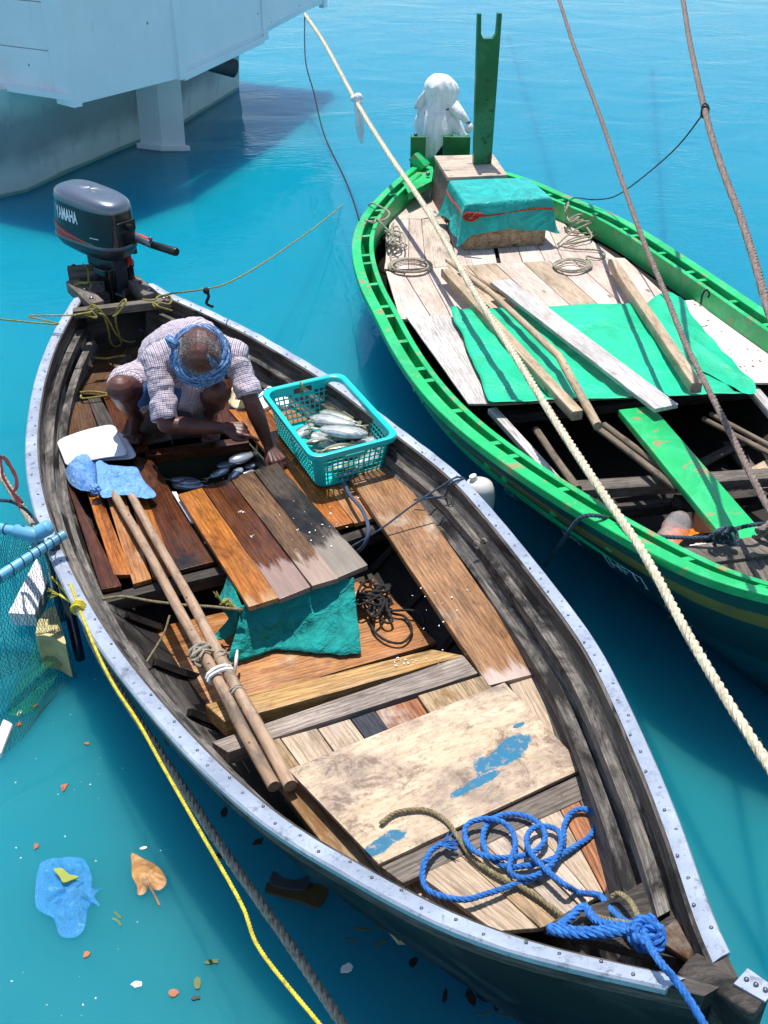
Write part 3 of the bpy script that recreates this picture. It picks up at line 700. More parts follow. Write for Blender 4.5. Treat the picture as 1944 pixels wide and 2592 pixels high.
# stem and breasthook
tipd = (Vector((B1X[0], B1X[1], 0))).normalized(); e0 = CN[-1]
sa = P(7, 1335, 1320, .85); sb = P(0, 1649, 2165, .90); sn = Vector((-(sb - sa).y, (sb - sa).x, 0)).normalized()
mb = MB(); r_ = []
for t in np.linspace(0, 1, 10):
    c = sa.lerp(sb, t); wd = .036 - .006*t + .003*math.sin(t*9); zt = .004; zb = -.10 - .16*t
    r_.append([c + sn*wd + Vector((0, 0, zt - .01)), c + Vector((0, 0, zt)), c - sn*wd + Vector((0, 0, zt - .01)), c - sn*wd*.8 + Vector((0, 0, zb)), c + sn*wd*.8 + Vector((0, 0, zb))])
mb.loft(r_, True, True, True); o = mb.build('stem_head', M['dark_grey'], B1, smooth=False, bevel=.006)
pa, pb = sa.lerp(sb, .62), sa.lerp(sb, 1.02)
mb = MB(); mb.loft([[pa + sn*.010 + Vector((0, 0, .052)), pa + sn*.046 + Vector((0, 0, .045))], [pb + sn*.008 + Vector((0, 0, .070)), pb + sn*.040 + Vector((0, 0, .064))]][::-1])
pl = [pa + sn*-.002, pa + sn*.05, pb + sn*.040, pb + sn*-.002]
zz = [.010, .010, .008, .008]
o = sheet('stem_plate', [q + Vector((0, 0, z)) for q, z in zip(pl, zz)], .006, M['alu'], B1)
mb = MB()
for t in (.2, .5, .8):
    mb.ball(pa.lerp(pb, t) + sn*.022 + Vector((0, 0, .012)), .006, 4, (1, 1, .5))
mb.build('screw', M['screw'], o)
# raked stem from the head down to the water
def sp(s_, z): return Vector((B1O.x + B1X[0]*s_ - .115*s_/4.9*.88, B1O.y + B1X[1]*s_ - .115*s_/4.9*.475, z))
mb = MB(); r_ = []
for c in crom([sb + Vector((0, 0, -.17)) - tipd*.03, sb.lerp(sa, .3) + Vector((0, 0, -.34)), sp(4.88, .42), sp(4.72, .22), sp(4.56, .08), sp(4.40, -.06), sp(4.25, -.2)], 4):
    r_.append([c + sn*.030, c - sn*.030, c - sn*.036 - tipd*.12 + Vector((0, 0, .0)), c + sn*.036 - tipd*.12 + Vector((0, 0, .0))])
mb.loft(r_, True, True, True); mb.build('stem', M['black_hull'], B1, smooth=False)
sheet('breasthook', [P(7, 1105, 1035, .63), P(7, 1225, 965, .64), P(7, 1262, 1000, .655), P(7, 1345, 1300, .76), P(7, 1290, 1310, .76), P(7, 1100, 1275, .69), P(7, 760, 1185, .60), P(7, 860, 1120, .60), P(7, 1010, 1080, .62)], .03, M['dark_grey'], B1)
bd('breasthook', 7, [(1195, 1225), (1345, 1322), (1350, 1262), (1290, 1150)], (.74, .80, .80, .745), 'brown_grey', .02, parent=B1)
# blunt stern boards
mb = MB(); i = 0
mb.add([EL[0] + Vector((0, 0, -.01)), ER[0] + Vector((0, 0, -.01)), ER[0] + Vector((-.0, .02, -.5)), EL[0] + Vector((0, .02, -.5))], [(0, 1, 2, 3)])
tr = board('transom', (EL[0] + Vector((.03, .0, -.0)), ER[0] + Vector((-.03, 0, 0)), ER[0] + Vector((-.03, .05, 0)), EL[0] + Vector((.03, .05, 0))), .45, M['dark_grey'], B1)

# ---- deck boards aft, left to right (far end, near end)
ZD = .28
bd('deck_plank', 16, [(770, 300), (1330, 2030), (1600, 1985), (880, 560)], ZD, 'wet_brown', parent=B1, seg=14)
bd('deck_plank', 14, [(330, 700), (605, 1560), (790, 1560), (450, 700)], ZD, 'wet_orange', parent=B1)
bd('deck_plank', 5, [(415, 150), (558, 628), (636, 606), (500, 180)], ZD, 'orange_dry', parent=B1)
bd('deck_plank', 5, [(520, 170), (640, 600), (792, 560), (600, 170)], ZD - .003, 'wet_orange', parent=B1)
bd('deck_plank', 5, [(545, 80), (735, 575), (905, 532), (640, 110)], ZD - .001, 'wet_brown', parent=B1)
bd('deck_plank', 1, [(345, 1290), (330, 1560), (560, 1560), (462, 1270)], ZD - .01, 'brown_grey', parent=B1)
bd('deck_plank', 1, [(462, 1265), (560, 1520), (650, 1480), (522, 1250)], ZD - .012, 'dark_grey', parent=B1)
bd('deck_plank', 1, [(525, 1220), (665, 1560), (780, 1520), (640, 1220)], ZD - .006, 'wet_brown', parent=B1)
bd('stern_panel', 1, [(365, 1235), (560, 960), (760, 990), (700, 1250)], [ZD - .03, .22, .22, ZD - .03], 'brown_grey', parent=B1)
bd('deck_plank', 1, [(640, 1100), (720, 1500), (900, 1460), (860, 1080)], ZD - .02, 'brown_grey', parent=B1)
bd('deck_plank', 1, [(860, 1080), (900, 1460), (1130, 1440), (1080, 1080)], ZD - .018, 'dark_grey', parent=B1)
bd('deck_plank', 1, [(1080, 1160), (1130, 1440), (1340, 1400), (1270, 1160)], ZD - .012, 'wet_brown', parent=B1)
bd('stern_sheet', 18, [(560, 1860), (700, 2080), (1500, 2000), (1300, 1700)], .17, 'rust', parent=B1)
bd('stern_rail', 18, [(740, 1745), (745, 1765), (985, 1735), (980, 1715)], .26, 'tan', parent=B1)
# boards on the right of the fish hold
bd('deck_plank', 6, [(130, 60), (572, 556), (655, 536), (290, 60)], ZD, 'wet_orange', parent=B1)
bd('deck_plank', 6, [(292, 60), (660, 540), (748, 514), (440, 60)], ZD - .002, 'orange_dry', parent=B1)
bd('deck_plank', 15, [(250, 330), (560, 760), (960, 640), (640, 240)], ZD - .006, 'wet_orange', parent=B1)
lp = bd('long_side_plank', 6, [(560, 230), (1222, 1218), (1436, 1166), (760, 200)], (.305, .34, .34, .305), 'side_dry', .03, parent=B1, seg=20)
# crossing beams
beam('cross_beam', P(5, 440, 690, .255), P(5, 960, 560, .255), .055, .06, M['dark_grey'], B1)
beam('cross_beam', P(6, 470, 650, .25), P(6, 800, 540, .25), .055, .06, M['dark_grey'], B1)
beam('cross_beam', P(25, 380, 1195, .262), P(25, 1230, 1080, .262), .06, .05, M['wet_brown'], B1)
# fish hold, an open box under the hatch
hold = [P(25, 400, 1215, .24), P(25, 1225, 1090, .24), P(6, 560, 560, .24), P(5, 905, 545, .24)]
hb = [P(25, 400, 1215, .24), P(25, 1225, 1090, .24), P(6, 590, 600, .24), P(5, 925, 575, .24)]
mb = MB()
ctr = sum(hb, Vector())/4
for a, b in zip(hb, hb[1:] + hb[:1]):
    ia, ib = a.lerp(ctr, .03), b.lerp(ctr, .03); d = Vector((0, 0, -.17))
    mb.add([a, b, b + d, a + d, ia, ib, ib + d, ia + d], [(0, 1, 5, 4), (4, 5, 6, 7), (1, 0, 3, 2), (3, 7, 6, 2)])
mb.add([q + Vector((0, 0, -.165)) for q in hb], [(0, 1, 2, 3)])
M['hold'] = plain('olive_hold_lining', (60, 62, 44), .5, .2, 20, .3)
mb.build('fish_hold', M['hold'], B1, smooth=False)
# ---- hatch of four planks
ht = empty('hatch', P(5, 950, 420, .30) - world0(B1)); ht.parent = B1
for q, m_, dz in (([(745, 250), (1045, 722), (1170, 684), (848, 222)], 'hatch_a', 0), ([(851, 221), (1174, 690), (1306, 640), (962, 186)], 'hatch_b', -.002),
              ([(966, 184), (1311, 636), (1422, 604), (1060, 152)], 'hatch_c', .001), ([(1066, 150), (1412, 604), (1546, 548), (1165, 118)], 'hatch_d', 0)):
    z = .335 + dz; bd('hatch_plank', 5, q, z, m_, .024, parent=ht, seg=10)
sheet('hatch_batten', [P(5, 722, 240, .30), P(5, 740, 240, .30), P(5, 812, 365, .30), P(5, 800, 365, .30)], .01, M['white_foam'], B1)
# ---- lower floor
bd('floor_board', 6, [(-60, 1350), (1008, 1038), (735, 770), (-330, 1010)], .115, 'orange_dry', .02, parent=B1)
sheet('bottom_boards', [Vector((q.x, q.y, .07)) for q in [CN[30].lerp(EL[30], .6), CN[62].lerp(EL[62], .6), CN[62].lerp(ER[62], .6), CN[30].lerp(ER[30], .6)]], .015, M['hull_dark'], B1)
# ---- timbers and boards forward
bd('thick_timber', 6, [(120, 1375), (1120, 1095), (985, 1066), (25, 1298)], .30, 'timber', .075, parent=B1, seg=16, bev=.008, wob=.006)
bd('cross_timber', 6, [(130, 1500), (1180, 1168), (1118, 1092), (60, 1455)], .33, 'cross', .06, parent=B1, seg=16, bev=.006)
fw = [([(330, 1440), (620, 1400)], 'tan')]
zb = .325
def strip(q, m_, z=zb, t=.02, **kw): return bd('bow_plank', 6, q, z, m_, t, parent=B1, **kw)
strip([(215, 1480), (840, 2290), (960, 2290), (345, 1440)], 'tan')
strip([(350, 1440), (965, 2290), (1130, 2270), (500, 1400)], 'pale2')
strip([(505, 1400), (1135, 2270), (1300, 2240), (640, 1360)], 'pale2')
strip([(645, 1360), (900, 1700), (1000, 1660), (742, 1325)], 'slate', zb + .004)
strip([(746, 1325), (1150, 1900), (1300, 1850), (922, 1270)], 'rust', zb)
strip([(926, 1262), (1300, 1800), (1560, 1700), (1200, 1175)], 'tan', zb + .010)
strip([(1310, 1215), (1520, 1600), (1640, 1560), (1440, 1175)], 'pale2', zb + .004)
# foredeck boards beyond the sheet of plywood, running to the bow
def bowb(q, m_, z, t=.018, **kw): return bd('bow_plank', 7, q, z, m_, t, parent=B1, **kw)
BE = [((150, 900), (560, 1200)), ((340, 820), (745, 1190)), ((465, 800), (845, 1150)), ((540, 740), (905, 1100)), ((640, 700), (962, 1070)), ((790, 650), (1000, 1045)), ((872, 620), (1035, 955)), ((965, 590), (1030, 820))]
for i, ((a, b), (c, d)) in enumerate(zip(BE, BE[1:])):
    z0, z1 = .378 - .0015*(i % 2), (.40, .41, .41, .412, .414, .416, .41)[i]
    g = 3 if i != 2 else 8
    bowb([a, b, (d[0] - g, d[1]), (c[0] - g, c[1])], ('pale2', 'tan', 'pale', 'pale', 'pale2', 'rust', 'old_grey')[i], (z0, z1, z1, z0))
bd('bow_cross_plank', 7, [(190, 1010), (985, 640), (930, 560), (100, 945)], (.386, .388, .386, .384), 'old_grey', .02, parent=B1, seg=12)
ply = bd('plywood_sheet', 7, [(95, 932), (922, 545), (598, 202), (-268, 552)], (.395, .395, .385, .385), 'ply', .014, seg=14, bev=.002, label='wide stained plywood sheet with worn blue paint lying on the foredeck', cat='plywood sheet')
# bolts on the right-hand inner planking
for (x, y, z) in [(1010, 470, .33), (1075, 425, .36), (1100, 470, .36), (1148, 645, .33), (1196, 720, .33), (1045, 432, .37), (1440, 1035, .38), (1640, 1390, .42)]:
    mb = MB(); mb.ball(P(6, x, y, z), .008, 4, (1, 1, 1)); mb.build('bolt', M['bolt'], B1)
# wooden motor bracket at the stern
def tb(name, a, b, wd, t, mat='old_grey', **k): return beam(name, a, b, wd, t, M[mat], B1, **k)
tb('bracket_arm', P(18, 345, 1190, .60), P(18, 600, 1430, .595), .085, .07, bev=.008)
tb('bracket_arm', P(18, 960, 1160, .60), P(18, 1170, 1340, .595), .085, .07, bev=.008)
tb('bracket_board', P(18, 290, 1060, .655), P(18, 960, 1010, .655), .05, .16, bev=.006)
tb('bracket_crossbar', P(18, 345, 1510, .575), P(18, 1370, 1390, .585), .055, .045, bev=.006)
tb('bracket_crossbar', P(18, 310, 1250, .56), P(18, 480, 1210, .56), .07, .06, 'dark_grey', bev=.006)
tb('stern_knee', P(18, 600, 1200, .60), P(18, 700, 1420, .42), .11, .10, 'old_grey', bev=.02)
tb('stern_knee', P(18, 760, 1300, .50), P(18, 1040, 1330, .50), .18, .05, 'dark_grey')
tb('stern_knee', P(18, 900, 1560, .34), P(18, 1120, 1640, .30), .12, .12, 'old_grey', bev=.02)
for x, y, z in [(357, 1040, .66), (475, 1292, .602), (545, 1382, .60), (1060, 1212, .605), (1150, 1300, .60), (1305, 1385, .60)]:
    mb = MB(); mb.ball(P(18, x, y, z), .012, 5, (1, 1, .6)); mb.build('bolt', M['screw'], B1)
# thole pin lashed on the right side
t_ = beam('thole_cleat', P(6, 1175, 560, .40), P(6, 1262, 655, .42), .022, .022, M['old_grey'], B1)
mb = MB()
for t in (.15, .4, .65, .85):
    c = P(6, 1175, 560, .395).lerp(P(6, 1262, 655, .415), t); d = (P(6, 1262, 655, .4) - P(6, 1175, 560, .4)).normalized(); a = Vector((-d.y, d.x, 0))
    mb.tube([c + a*math.cos(x)*.016 + Vector((0, 0, math.sin(x)*.016)) for x in np.linspace(0, 6.28, 12)], .003, 5, closed=False)
mb.build('lashing', M['rope_beige'], t_)
# ---------------------------------------------------------------- green boat
def _w(k, L): return [(k,) + q for q in L]
L2 = _w(3, [(340, 615), (300, 640), (250, 680), (160, 760), (100, 830), (70, 900), (64, 950), (72, 1020)]) + _w(4, [(104, 210), (150, 290), (200, 400), (280, 530), (360, 630), (440, 710), (560, 805), (700, 905), (830, 990), (960, 1070), (1100, 1150), (1250, 1235), (1400, 1310), (1500, 1352)]) + _w(21, [(1230, 360), (1659, 500)])
R2 = _w(3, [(560, 640), (660, 665), (780, 700), (900, 760), (1080, 830), (1200, 900), (1400, 1030), (1659, 1205)])
L2 += [('w', 1.62, 2.62, .8), ('w', 2.0, 2.28, .9), ('w', 2.28, 2.03, .95)]
R2 += [('w', 2.22, 5.0, .6), ('w', 2.36, 4.4, .6), ('w', 2.46, 3.6, .7), ('w', 2.46, 2.9, .8), ('w', 2.38, 2.3, .9), ('w', 2.32, 2.03, .95)]
zf2 = lambda s: .56 + .38*max(0, (s - 3.8)/2.5)**2 + .05*max(0, (.8 - s)/.8)
B2O = (.55, 8.22, 0); B2X = Vector((.27, -.963, 0)).normalized()
ss2, GL, GR = frame_of(L2, R2, B2O, B2X, zf2, 100, 0.0, 6.42)
n2 = Vector((-B2X.y, B2X.x, 0)).normalized()
C2 = [Vector(((a.x + b.x)/2, (a.y + b.y)/2, a.z)) for a, b in zip(GL, GR)]
B2 = empty('green_boat', Vector((C2[40].x, C2[40].y, 0)), 'green painted wooden boat with bleached plank deck and yellow hull stripe, beyond the man', 'fishing boat')
rows = []; rin = []
for i in range(100):
    u = ss2[i]/6.45; p = 1.6 - .3*max(0, (u - .45)/.55)
    rows.append(section(C2[i], GL[i], -.3 + .2*max(0, (u-.8)/.2), p, 22) + section(C2[i], GR[i], -.3 + .2*max(0, (u-.8)/.2), p, 22)[::-1][1:])
    rin.append(section(C2[i], GL[i], -.3, p, 22, .03, .008) + section(C2[i], GR[i], -.3, p, 22, .03, .008)[::-1][1:])
# hull UV: v measured from the gunwale down on both sides
mb = MB(); mb.loft(rows, False, True, True)
nrow = len(rows[0])
o = mb.build('hull', M['ghull'], B2)
me = o.data; uvl = me.uv_layers[0]
cum = []
for r_ in rows:
    d = [0]
    for j in range(1, nrow): d.append(d[-1] + (r_[j] - r_[j-1]).length)
    cum.append([min(x, d[-1] - x) for x in d])
for p_ in me.polygons:
    if len(p_.vertices) > 4: continue
    for li in p_.loop_indices:
        vi = me.loops[li].vertex_index; i, j = divmod(vi, nrow); uvl.data[li].uv = (ss2[i], cum[i][j])
mb = MB(); mb.loft(rin, False, True, False); mb.build('inner_planking', M['hull_dark'], B2)
for E_ in (GL, GR):
    mb = MB(); sweep(mb, E_, C2, -.050, .010, -.030, .008); mb.build('outer_rail', M['green'], B2, bevel=.004)
    mb = MB(); sweep(mb, E_[4:-4], C2[4:-4], -.130, -.100, -.14, -.002); mb.build('inner_rail', M['green'], B2, bevel=.003)
    rr = []
    for e, c in zip(E_, C2):
        h = Vector((e.x - c.x, e.y - c.y, 0)); b_ = h.length; h.normalize(); k_ = min(1, b_/.25)
        rr.append([e - h*.046*k_ + Vector((0, 0, -.028)), e - h*.098*k_ + Vector((0, 0, -.19)), e - h*.090*k_ + Vector((0, 0, -.20)), e - h*.030*k_ + Vector((0, 0, -.028))])
    mb = MB(); mb.loft(rr, True, True, True); mb.build('side_plank', M['green'], B2)
    # frame heads between the two rails
    L_ = 0; k = 6; step = 5
    idx = [6, 9, 13, 15, 20, 25, 27, 32, 37, 39, 44, 49, 51, 56, 61, 63, 68, 73, 78, 82, 86]
    for k in idx:
        e, c = E_[k], C2[k]; h = (c - e); h.z = 0; h.normalize(); tt = (E_[k+1] - E_[k-1]).normalized()
        mb = MB(); mb.box(e + h*.074 + Vector((0, 0, -.070)), h*.030, tt*.016, Vector((0, 0, .062))); mb.build('frame_head', M['green'], B2, smooth=False, bevel=.002)
# bow timber out of frame, keeps the boat whole from the side
mb = MB(); e = C2[-1]; mb.loft([[e + n2*.05 + Vector((0, 0, .03)), e - n2*.05 + Vector((0, 0, .03)), e - n2*.05 + Vector((0, 0, -1.0)), e + n2*.05 + Vector((0, 0, -1.0))], [e + B2X*.25 + n2*.03 + Vector((0, 0, .16)), e + B2X*.25 - n2*.03 + Vector((0, 0, .16)), e + B2X*.02 - n2*.03 + Vector((0, 0, -1.0)), e + B2X*.02 + n2*.03 + Vector((0, 0, -1.0))]], True, True, True)
mb.build('stem', M['green'], B2, smooth=False)
# green corner cover at the stern
sheet('quarter_knee', [P(22, 300, 1075, .585), P(22, 320, 1170, .58), P(22, 300, 1280, .575), P(26, 740, 270, .57), P(26, 650, 100, .58), P(22, 60, 1170, .58)], .05, M['green'], B2)
ZG = .44
def gb(k, q, m_, z=ZG, t=.02, name='deck_plank', parent=None, **kw):
    if not isinstance(z, (tuple, list)): z = [z]*4
    return board(name, [P(k, a, b, zz_) for (a, b), zz_ in zip(q, z)], t, M[m_], parent or B2, **kw)
# after deck: boards fanned at the stern, then lengthwise rows
gb(26, [(530, 632), (720, 628), (1090, 160), (480, 470)], 'deck', ZG - .002)
gb(26, [(720, 628), (910, 628), (1230, 575), (1085, 165)], 'deck2', ZG - .004)
gb(26, [(910, 628), (1300, 620), (1300, 200), (1100, 180)], 'pale2', ZG - .010)
sheet('deck_underlay', [P(3, *q, ZG - .03) for q in [(225, 790), (370, 712), (450, 640), (640, 680), (860, 790), (1050, 940), (1330, 1150)]] + [P(4, *q, ZG - .03) for q in [(1659, 540), (590, 640), (300, 330), (195, 150), (190, 20)]], .012, M['hull_dark'], B2)
row1 = [((480, 632), (400, 1330)), ((750, 632), (740, 1330)), ((920, 632), (985, 1310)), ((1250, 620), (1440, 1290))]
cols = ['deck', 'deck2', 'old_grey']
for (a, b), m_ in zip(zip(row1, row1[1:]), ('deck', 'deck2', 'pale')):
    g_ = 3
    gb(26, [(a[0][0] + g_, a[0][1]), (a[1][0] + g_, a[1][1]), (b[1][0] - g_, b[1][1]), (b[0][0] - g_, b[0][1])], m_)
gb(26, [(1255, 620), (1445, 1290), (1655, 1280), (1560, 900)], 'deck2')
gb(11, [(260, 560), (490, 965), (620, 950), (440, 560)], 'deck', ZG - .003)
gb(11, [(440, 600), (495, 965), (690, 955), (610, 560)], 'deck', ZG - .005)
gb(11, [(640, 560), (725, 950), (905, 945), (770, 560)], 'deck2', ZG - .003)
gb(11, [(775, 560), (912, 945), (1095, 935), (920, 560)], 'deck', ZG - .003)
gb(11, [(925, 560), (1100, 935), (1240, 930), (1060, 520)], 'deck', ZG - .006)
gb(11, [(1065, 520), (1245, 930), (1540, 905), (1200, 560)], 'deck2', ZG - .006)
gb(11, [(1170, 480), (1500, 900), (1790, 980), (1330, 640)], 'deck', ZG - .008)
# long boards towards the hold
q_ = [((190, 130), (245, 315)), ((262, 140), (370, 315)), ((345, 120), (440, 300)), ((430, 110), (560, 300)), ((505, 108), (690, 320)), ((610, 100), (860, 330)), ((718, 96), (985, 340)), ((818, 90), (1110, 350)), ((905, 84), (1200, 350)), ((1000, 76), (1290, 350)), ((1110, 80), (1420, 360))]
for i, ((a, b), (c, d)) in enumerate(zip(q_, q_[1:])):
    gb(4, [(a[0] + 2, a[1]), (b[0] + 2, b[1]), (d[0] - 1, d[1]), (c[0] - 1, c[1])], ('deck', 'deck2', 'deck', 'pale2', 'pale2', 'deck2', 'pale2', 'deck', 'deck2', 'deck')[i], ZG - .002*(i % 3))
gb(4, [(270, 305), (510, 640), (590, 640), (440, 300)], 'white_board', ZG + .012, .012, 'side_panel')
gb(4, [(440, 300), (590, 642), (1400, 600), (1200, 290)], 'pale2', ZG + .006, .012, 'side_panel')
gb(4, [(1310, 245), (1560, 558), (1710, 560), (1385, 240)], 'spotted', ZG + .012, .012, 'side_panel', bev=.002)
gb(4, [(1385, 240), (1690, 560), (1850, 560), (1450, 255)], 'spotted', ZG + .009, .012, 'side_panel', bev=.002)
# hold: beams, cross timbers, green thwart
def gbeam(name, k, a, b, z, wd, t, m_, **kw):
    z = z if isinstance(z, tuple) else (z, z)
    return beam(name, P(k, a[0], a[1], z[0]), P(k, b[0], b[1], z[1]), wd, t, M[m_], kw.pop('parent', B2), **kw)
gbeam('hold_beam', 4, (900, 955), (2330, 862), .38, .085, .05, 'old_grey', bev=.005)
gbeam('hold_beam', 4, (860, 1060), (2250, 912), .24, .06, .05, 'dark_grey')
gbeam('hold_beam', 4, (600, 680), (1760, 560), .35, .06, .05, 'dark_grey')
gbeam('thwart_plank', 4, (1150, 655), (1600, 1185), .50, .17, .035, 'green', bev=.006)
gbeam('side_stringer', 4, (600, 655), (900, 985), (.44, .40), .045, .03, 'white_board')
gbeam('loose_slat', 4, (1390, 870), (1640, 740), (.12, .16), .05, .02, 'old_grey')
gbeam('loose_slat', 4, (1500, 960), (1700, 850), (.14, .18), .07, .02, 'pale2')
gbeam('loose_slat', 4, (1560, 1010), (1750, 930), (.12, .16), .05, .02, 'tan')
gbeam('loose_slat', 4, (1540, 780), (1659, 930), (.10, .10), .16, .02, 'old_grey')
gbeam('side_stringer', 4, (1600, 570), (1760, 760), .42, .05, .04, 'white_board')
gbeam('hold_post', 4, (1325, 990), (1320, 1040), (.30, .26), .06, .2, 'dark_grey')
sheet('bottom_boards', [Vector((q.x, q.y, .065)) for q in [C2[44].lerp(GL[44], .55), C2[80].lerp(GL[80], .4), C2[80].lerp(GR[80], .4), C2[44].lerp(GR[44], .55)]], .015, M['hull_dark'], B2)
gb(4, [(1340, 1245), (1560, 1350), (2000, 1500), (1900, 1150)], 'old_grey', .50, .025, 'foredeck_plank')
gb(4, [(1240, 1200), (1340, 1262), (1900, 1190), (1800, 1120)], 'old_grey', .515, .03, 'foredeck_plank')
yf = P(4, 1340, 1262, .5).y - .02
fi = [i for i in range(len(C2) - 3) if C2[i].y < yf]
fo = [GL[i].lerp(C2[i], .22 + .45*max(0, (i - 60)/37)) for i in fi] + [GR[i].lerp(C2[i], .22 + .45*max(0, (i - 60)/37)) for i in fi][::-1]
sheet('foredeck', [Vector((q.x, q.y, .47)) for q in fo], .02, M['old_grey'], B2)
# stern bracket for the engine
bk = P(22, 105, 810, .78)
def vpost(name, k, a, ztop, zbot, wx, wy, m_, **kw):
    c = P(k, a[0], a[1], ztop); mb = MB(); mb.box((c.x, c.y, (ztop + zbot)/2), (wx/2, 0, 0), (0, wy/2, 0), (0, 0, (ztop - zbot)/2))
    return mb.build(name, M[m_], B2, smooth=False, bevel=.004)
vpost('bracket_board', 22, (160, 805), .80, .55, .11, .05, 'green_dark')
vpost('bracket_board', 22, (600, 805), .80, .52, .15, .05, 'green_dark')
vpost('bracket_post', 22, (475, 798), .80, .50, .075, .07, 'green_dark')
beam('bracket_arm', P(22, 150, 975, .70), P(22, 260, 1110, .62), .09, .07, M['green'], B2, bev=.005)
beam('bracket_arm', P(22, 640, 1000, .66), P(22, 780, 1180, .60), .09, .07, M['green'], B2, bev=.005)
beam('transom', GL[0] + Vector((.02, 0, .01)), GR[0] + Vector((-.02, 0, .01)), .06, .5, M['green'], B2)
mb = MB(); mb.ball(P(22, 135, 790, .81), .014, 5); mb.build('bolt', M['screw'], B2)
mb = MB(); mb.ball(P(22, 262, 1205, .60), .016, 5); mb.build('bolt', M['screw'], B2)
mb = MB(); c = P(23, 235, 215, .57); mb.tube(crom([c, c + Vector((0, 0, .05)), c + Vector((.02, .01, .075)), c + Vector((.04, .01, .05)), c + Vector((.035, .01, .03))], 5), .006, 6); mb.build('iron_hook', M['black_plastic'], B2)
# ---- forked mast post
pb_ = Vector((.678, 7.60, 0)); post = empty('forked_post', Vector((pb_.x, pb_.y, ZG)), 'tall dark green upright post with a notched top in the green boat', 'mast post')
mb = MB(); hw = .058; hd = .022; zt = 1.70; out = [(-hw, ZG), (hw, ZG), (hw + .022, zt), (hw - .004, zt), (hw - .008, zt - .12), (hw - .028, zt - .15), (-hw + .024, zt - .15), (-hw + .006, zt - .12), (-hw + .002, zt), (-hw - .020, zt)]
ry = R(8); dx = Vector((math.cos(ry), math.sin(ry), 0)); dy = Vector((-math.sin(ry), math.cos(ry), 0))
fr = [pb_ + dx*x - dy*hd + Vector((0, 0, z)) for x, z in out]; bk_ = [pb_ + dx*x + dy*hd + Vector((0, 0, z)) for x, z in out]; n_ = len(out)
mb.add(fr + bk_, [tuple(range(n_)), tuple(range(2*n_ - 1, n_ - 1, -1))] + [(i, (i+1) % n_, n_ + (i+1) % n_, n_ + i)[::-1] for i in range(n_)])
o = mb.build('plank', M['green_dark'], post, smooth=False)
bm = bmesh.new(); bm.from_mesh(o.data); bmesh.ops.recalc_face_normals(bm, faces=bm.faces); bmesh.ops.triangulate(bm, faces=[f for f in bm.faces if len(f.verts) > 4]); bm.to_mesh(o.data); bm.free()
mb = MB(); mb.tube([pb_ - dy*(hd + .001) + Vector((.01, 0, 1.17)), pb_ - dy*(hd - .004) + Vector((.01, 0, 1.17))], .007, 8); mb.build('bolt_hole', M['black_plastic'], post)
# ---- grey wooden box behind the post
gx = empty('wooden_box', P(22, 700, 1240, ZG), 'grey weathered wooden box behind the tarp-covered crate in the green boat', 'box')
tp = [P(22, 330, 1012, .74), P(22, 950, 998, .74), P(22, 1100, 1215, .74), P(22, 470, 1240, .74)]
lid = board('lid', (tp[3], tp[2], tp[1], tp[0]), .028, M['pale'], gx, bev=.003)
zb_ = ZG
bt = [Vector((q.x, q.y, zb_)) for q in tp]; ce = sum(bt, Vector())/4
mb = MB(); tq = [q.lerp(ce, .03) for q in bt]; up = Vector((0, 0, .27))
mb.loft([[q.lerp(ce, -.10) for q in tq], [q + up for q in tq]], True)
mb.build('sides', M['old_grey'], gx, smooth=False)
mb = MB()
for a, b in ((tp[0], tp[3]), (tp[1], tp[2])):
    for t in np.linspace(.08, .92, 8): mb.ball(a.lerp(b, t).lerp(sum(tp, Vector())/4, .06) + Vector((0, 0, .001)), .004, 3, (1, 1, .4))
mb.build('nails', M['bolt'], lid)
# ---- crate under teal sheet
tc = empty('covered_crate', P(11, 770, 840, ZG), 'low crate draped in teal plastic tied with red cord, on the green boat', 'crate')
ct = [P(11, 290, 265, .74), P(11, 950, 240, .74), P(11, 1150, 410, .74), P(11, 420, 465, .74)]
cc = sum(ct, Vector())/4
mb = MB(); cb = [Vector((q.x, q.y, ZG)).lerp(Vector((cc.x, cc.y, ZG)), .06) for q in ct]
mb.loft([cb, [q + Vector((0, 0, .25)) for q in cb]], True, True, True); mb.build('crate_body', M['tan'], tc, smooth=False)
per = []
for a, b in zip(ct, ct[1:] + ct[:1]):
    for t in np.linspace(0, 1, 22)[:-1]: per.append((a.lerp(b, t), t))
mb = MB(); rr = []
# rings from the middle of the top outwards, then down the sides with folds
for f in (0.02, .3, .6, .85, .97): rr.append([cc.lerp(p, f) + Vector((0, 0, .012 + .004*noise.noise(p*6*f))) for p, t in per])
for g, (dz, fl) in enumerate([(.0, 1.012), (-.03, 1.03), (-.08, 1.04), (-.13, 1.06), (-.18, 1.09), (-.215, 1.12)]):
    ring = []
    for k, (p, t) in enumerate(per):
        ph = k*.55; corner = math.exp(-((min(t, 1-t))/.07)**2)
        fold = (.008*math.sin(ph*.7) + .030*noise.noise(Vector((k*.11, g*.3, 0))))*g/5 + .05*corner*(g/5)**1.2 + .010*noise.noise(Vector((k*.45, g*.9, 5)))*min(1, g/2)
        q = cc.lerp(p, fl); h = Vector((q.x - cc.x, q.y - cc.y, 0)).normalized()
        zz = dz - (.045*corner if g >= 3 else 0) + (.035*noise.noise(Vector((k*.14, 3, 7))) if g == 5 else 0)
        if g >= 3 and 40 < k < 62: zz += .03*(g-2)/3      # front edge hitched up, crate shows below
        ring.append(Vector((q.x, q.y, .745 + zz)) + h*fold)
    rr.append(ring)
mb.loft(rr, True, True); o = mb.build('teal_sheet', M['teal_sheet'], tc)
sm = o.modifiers.new('s', 'SUBSURF'); sm.levels = sm.render_levels = 1
cord = [cc.lerp(p, 1.055) + Vector((0, 0, -.062 + .01*math.sin(k*.3))) for k, (p, t) in enumerate(per)]
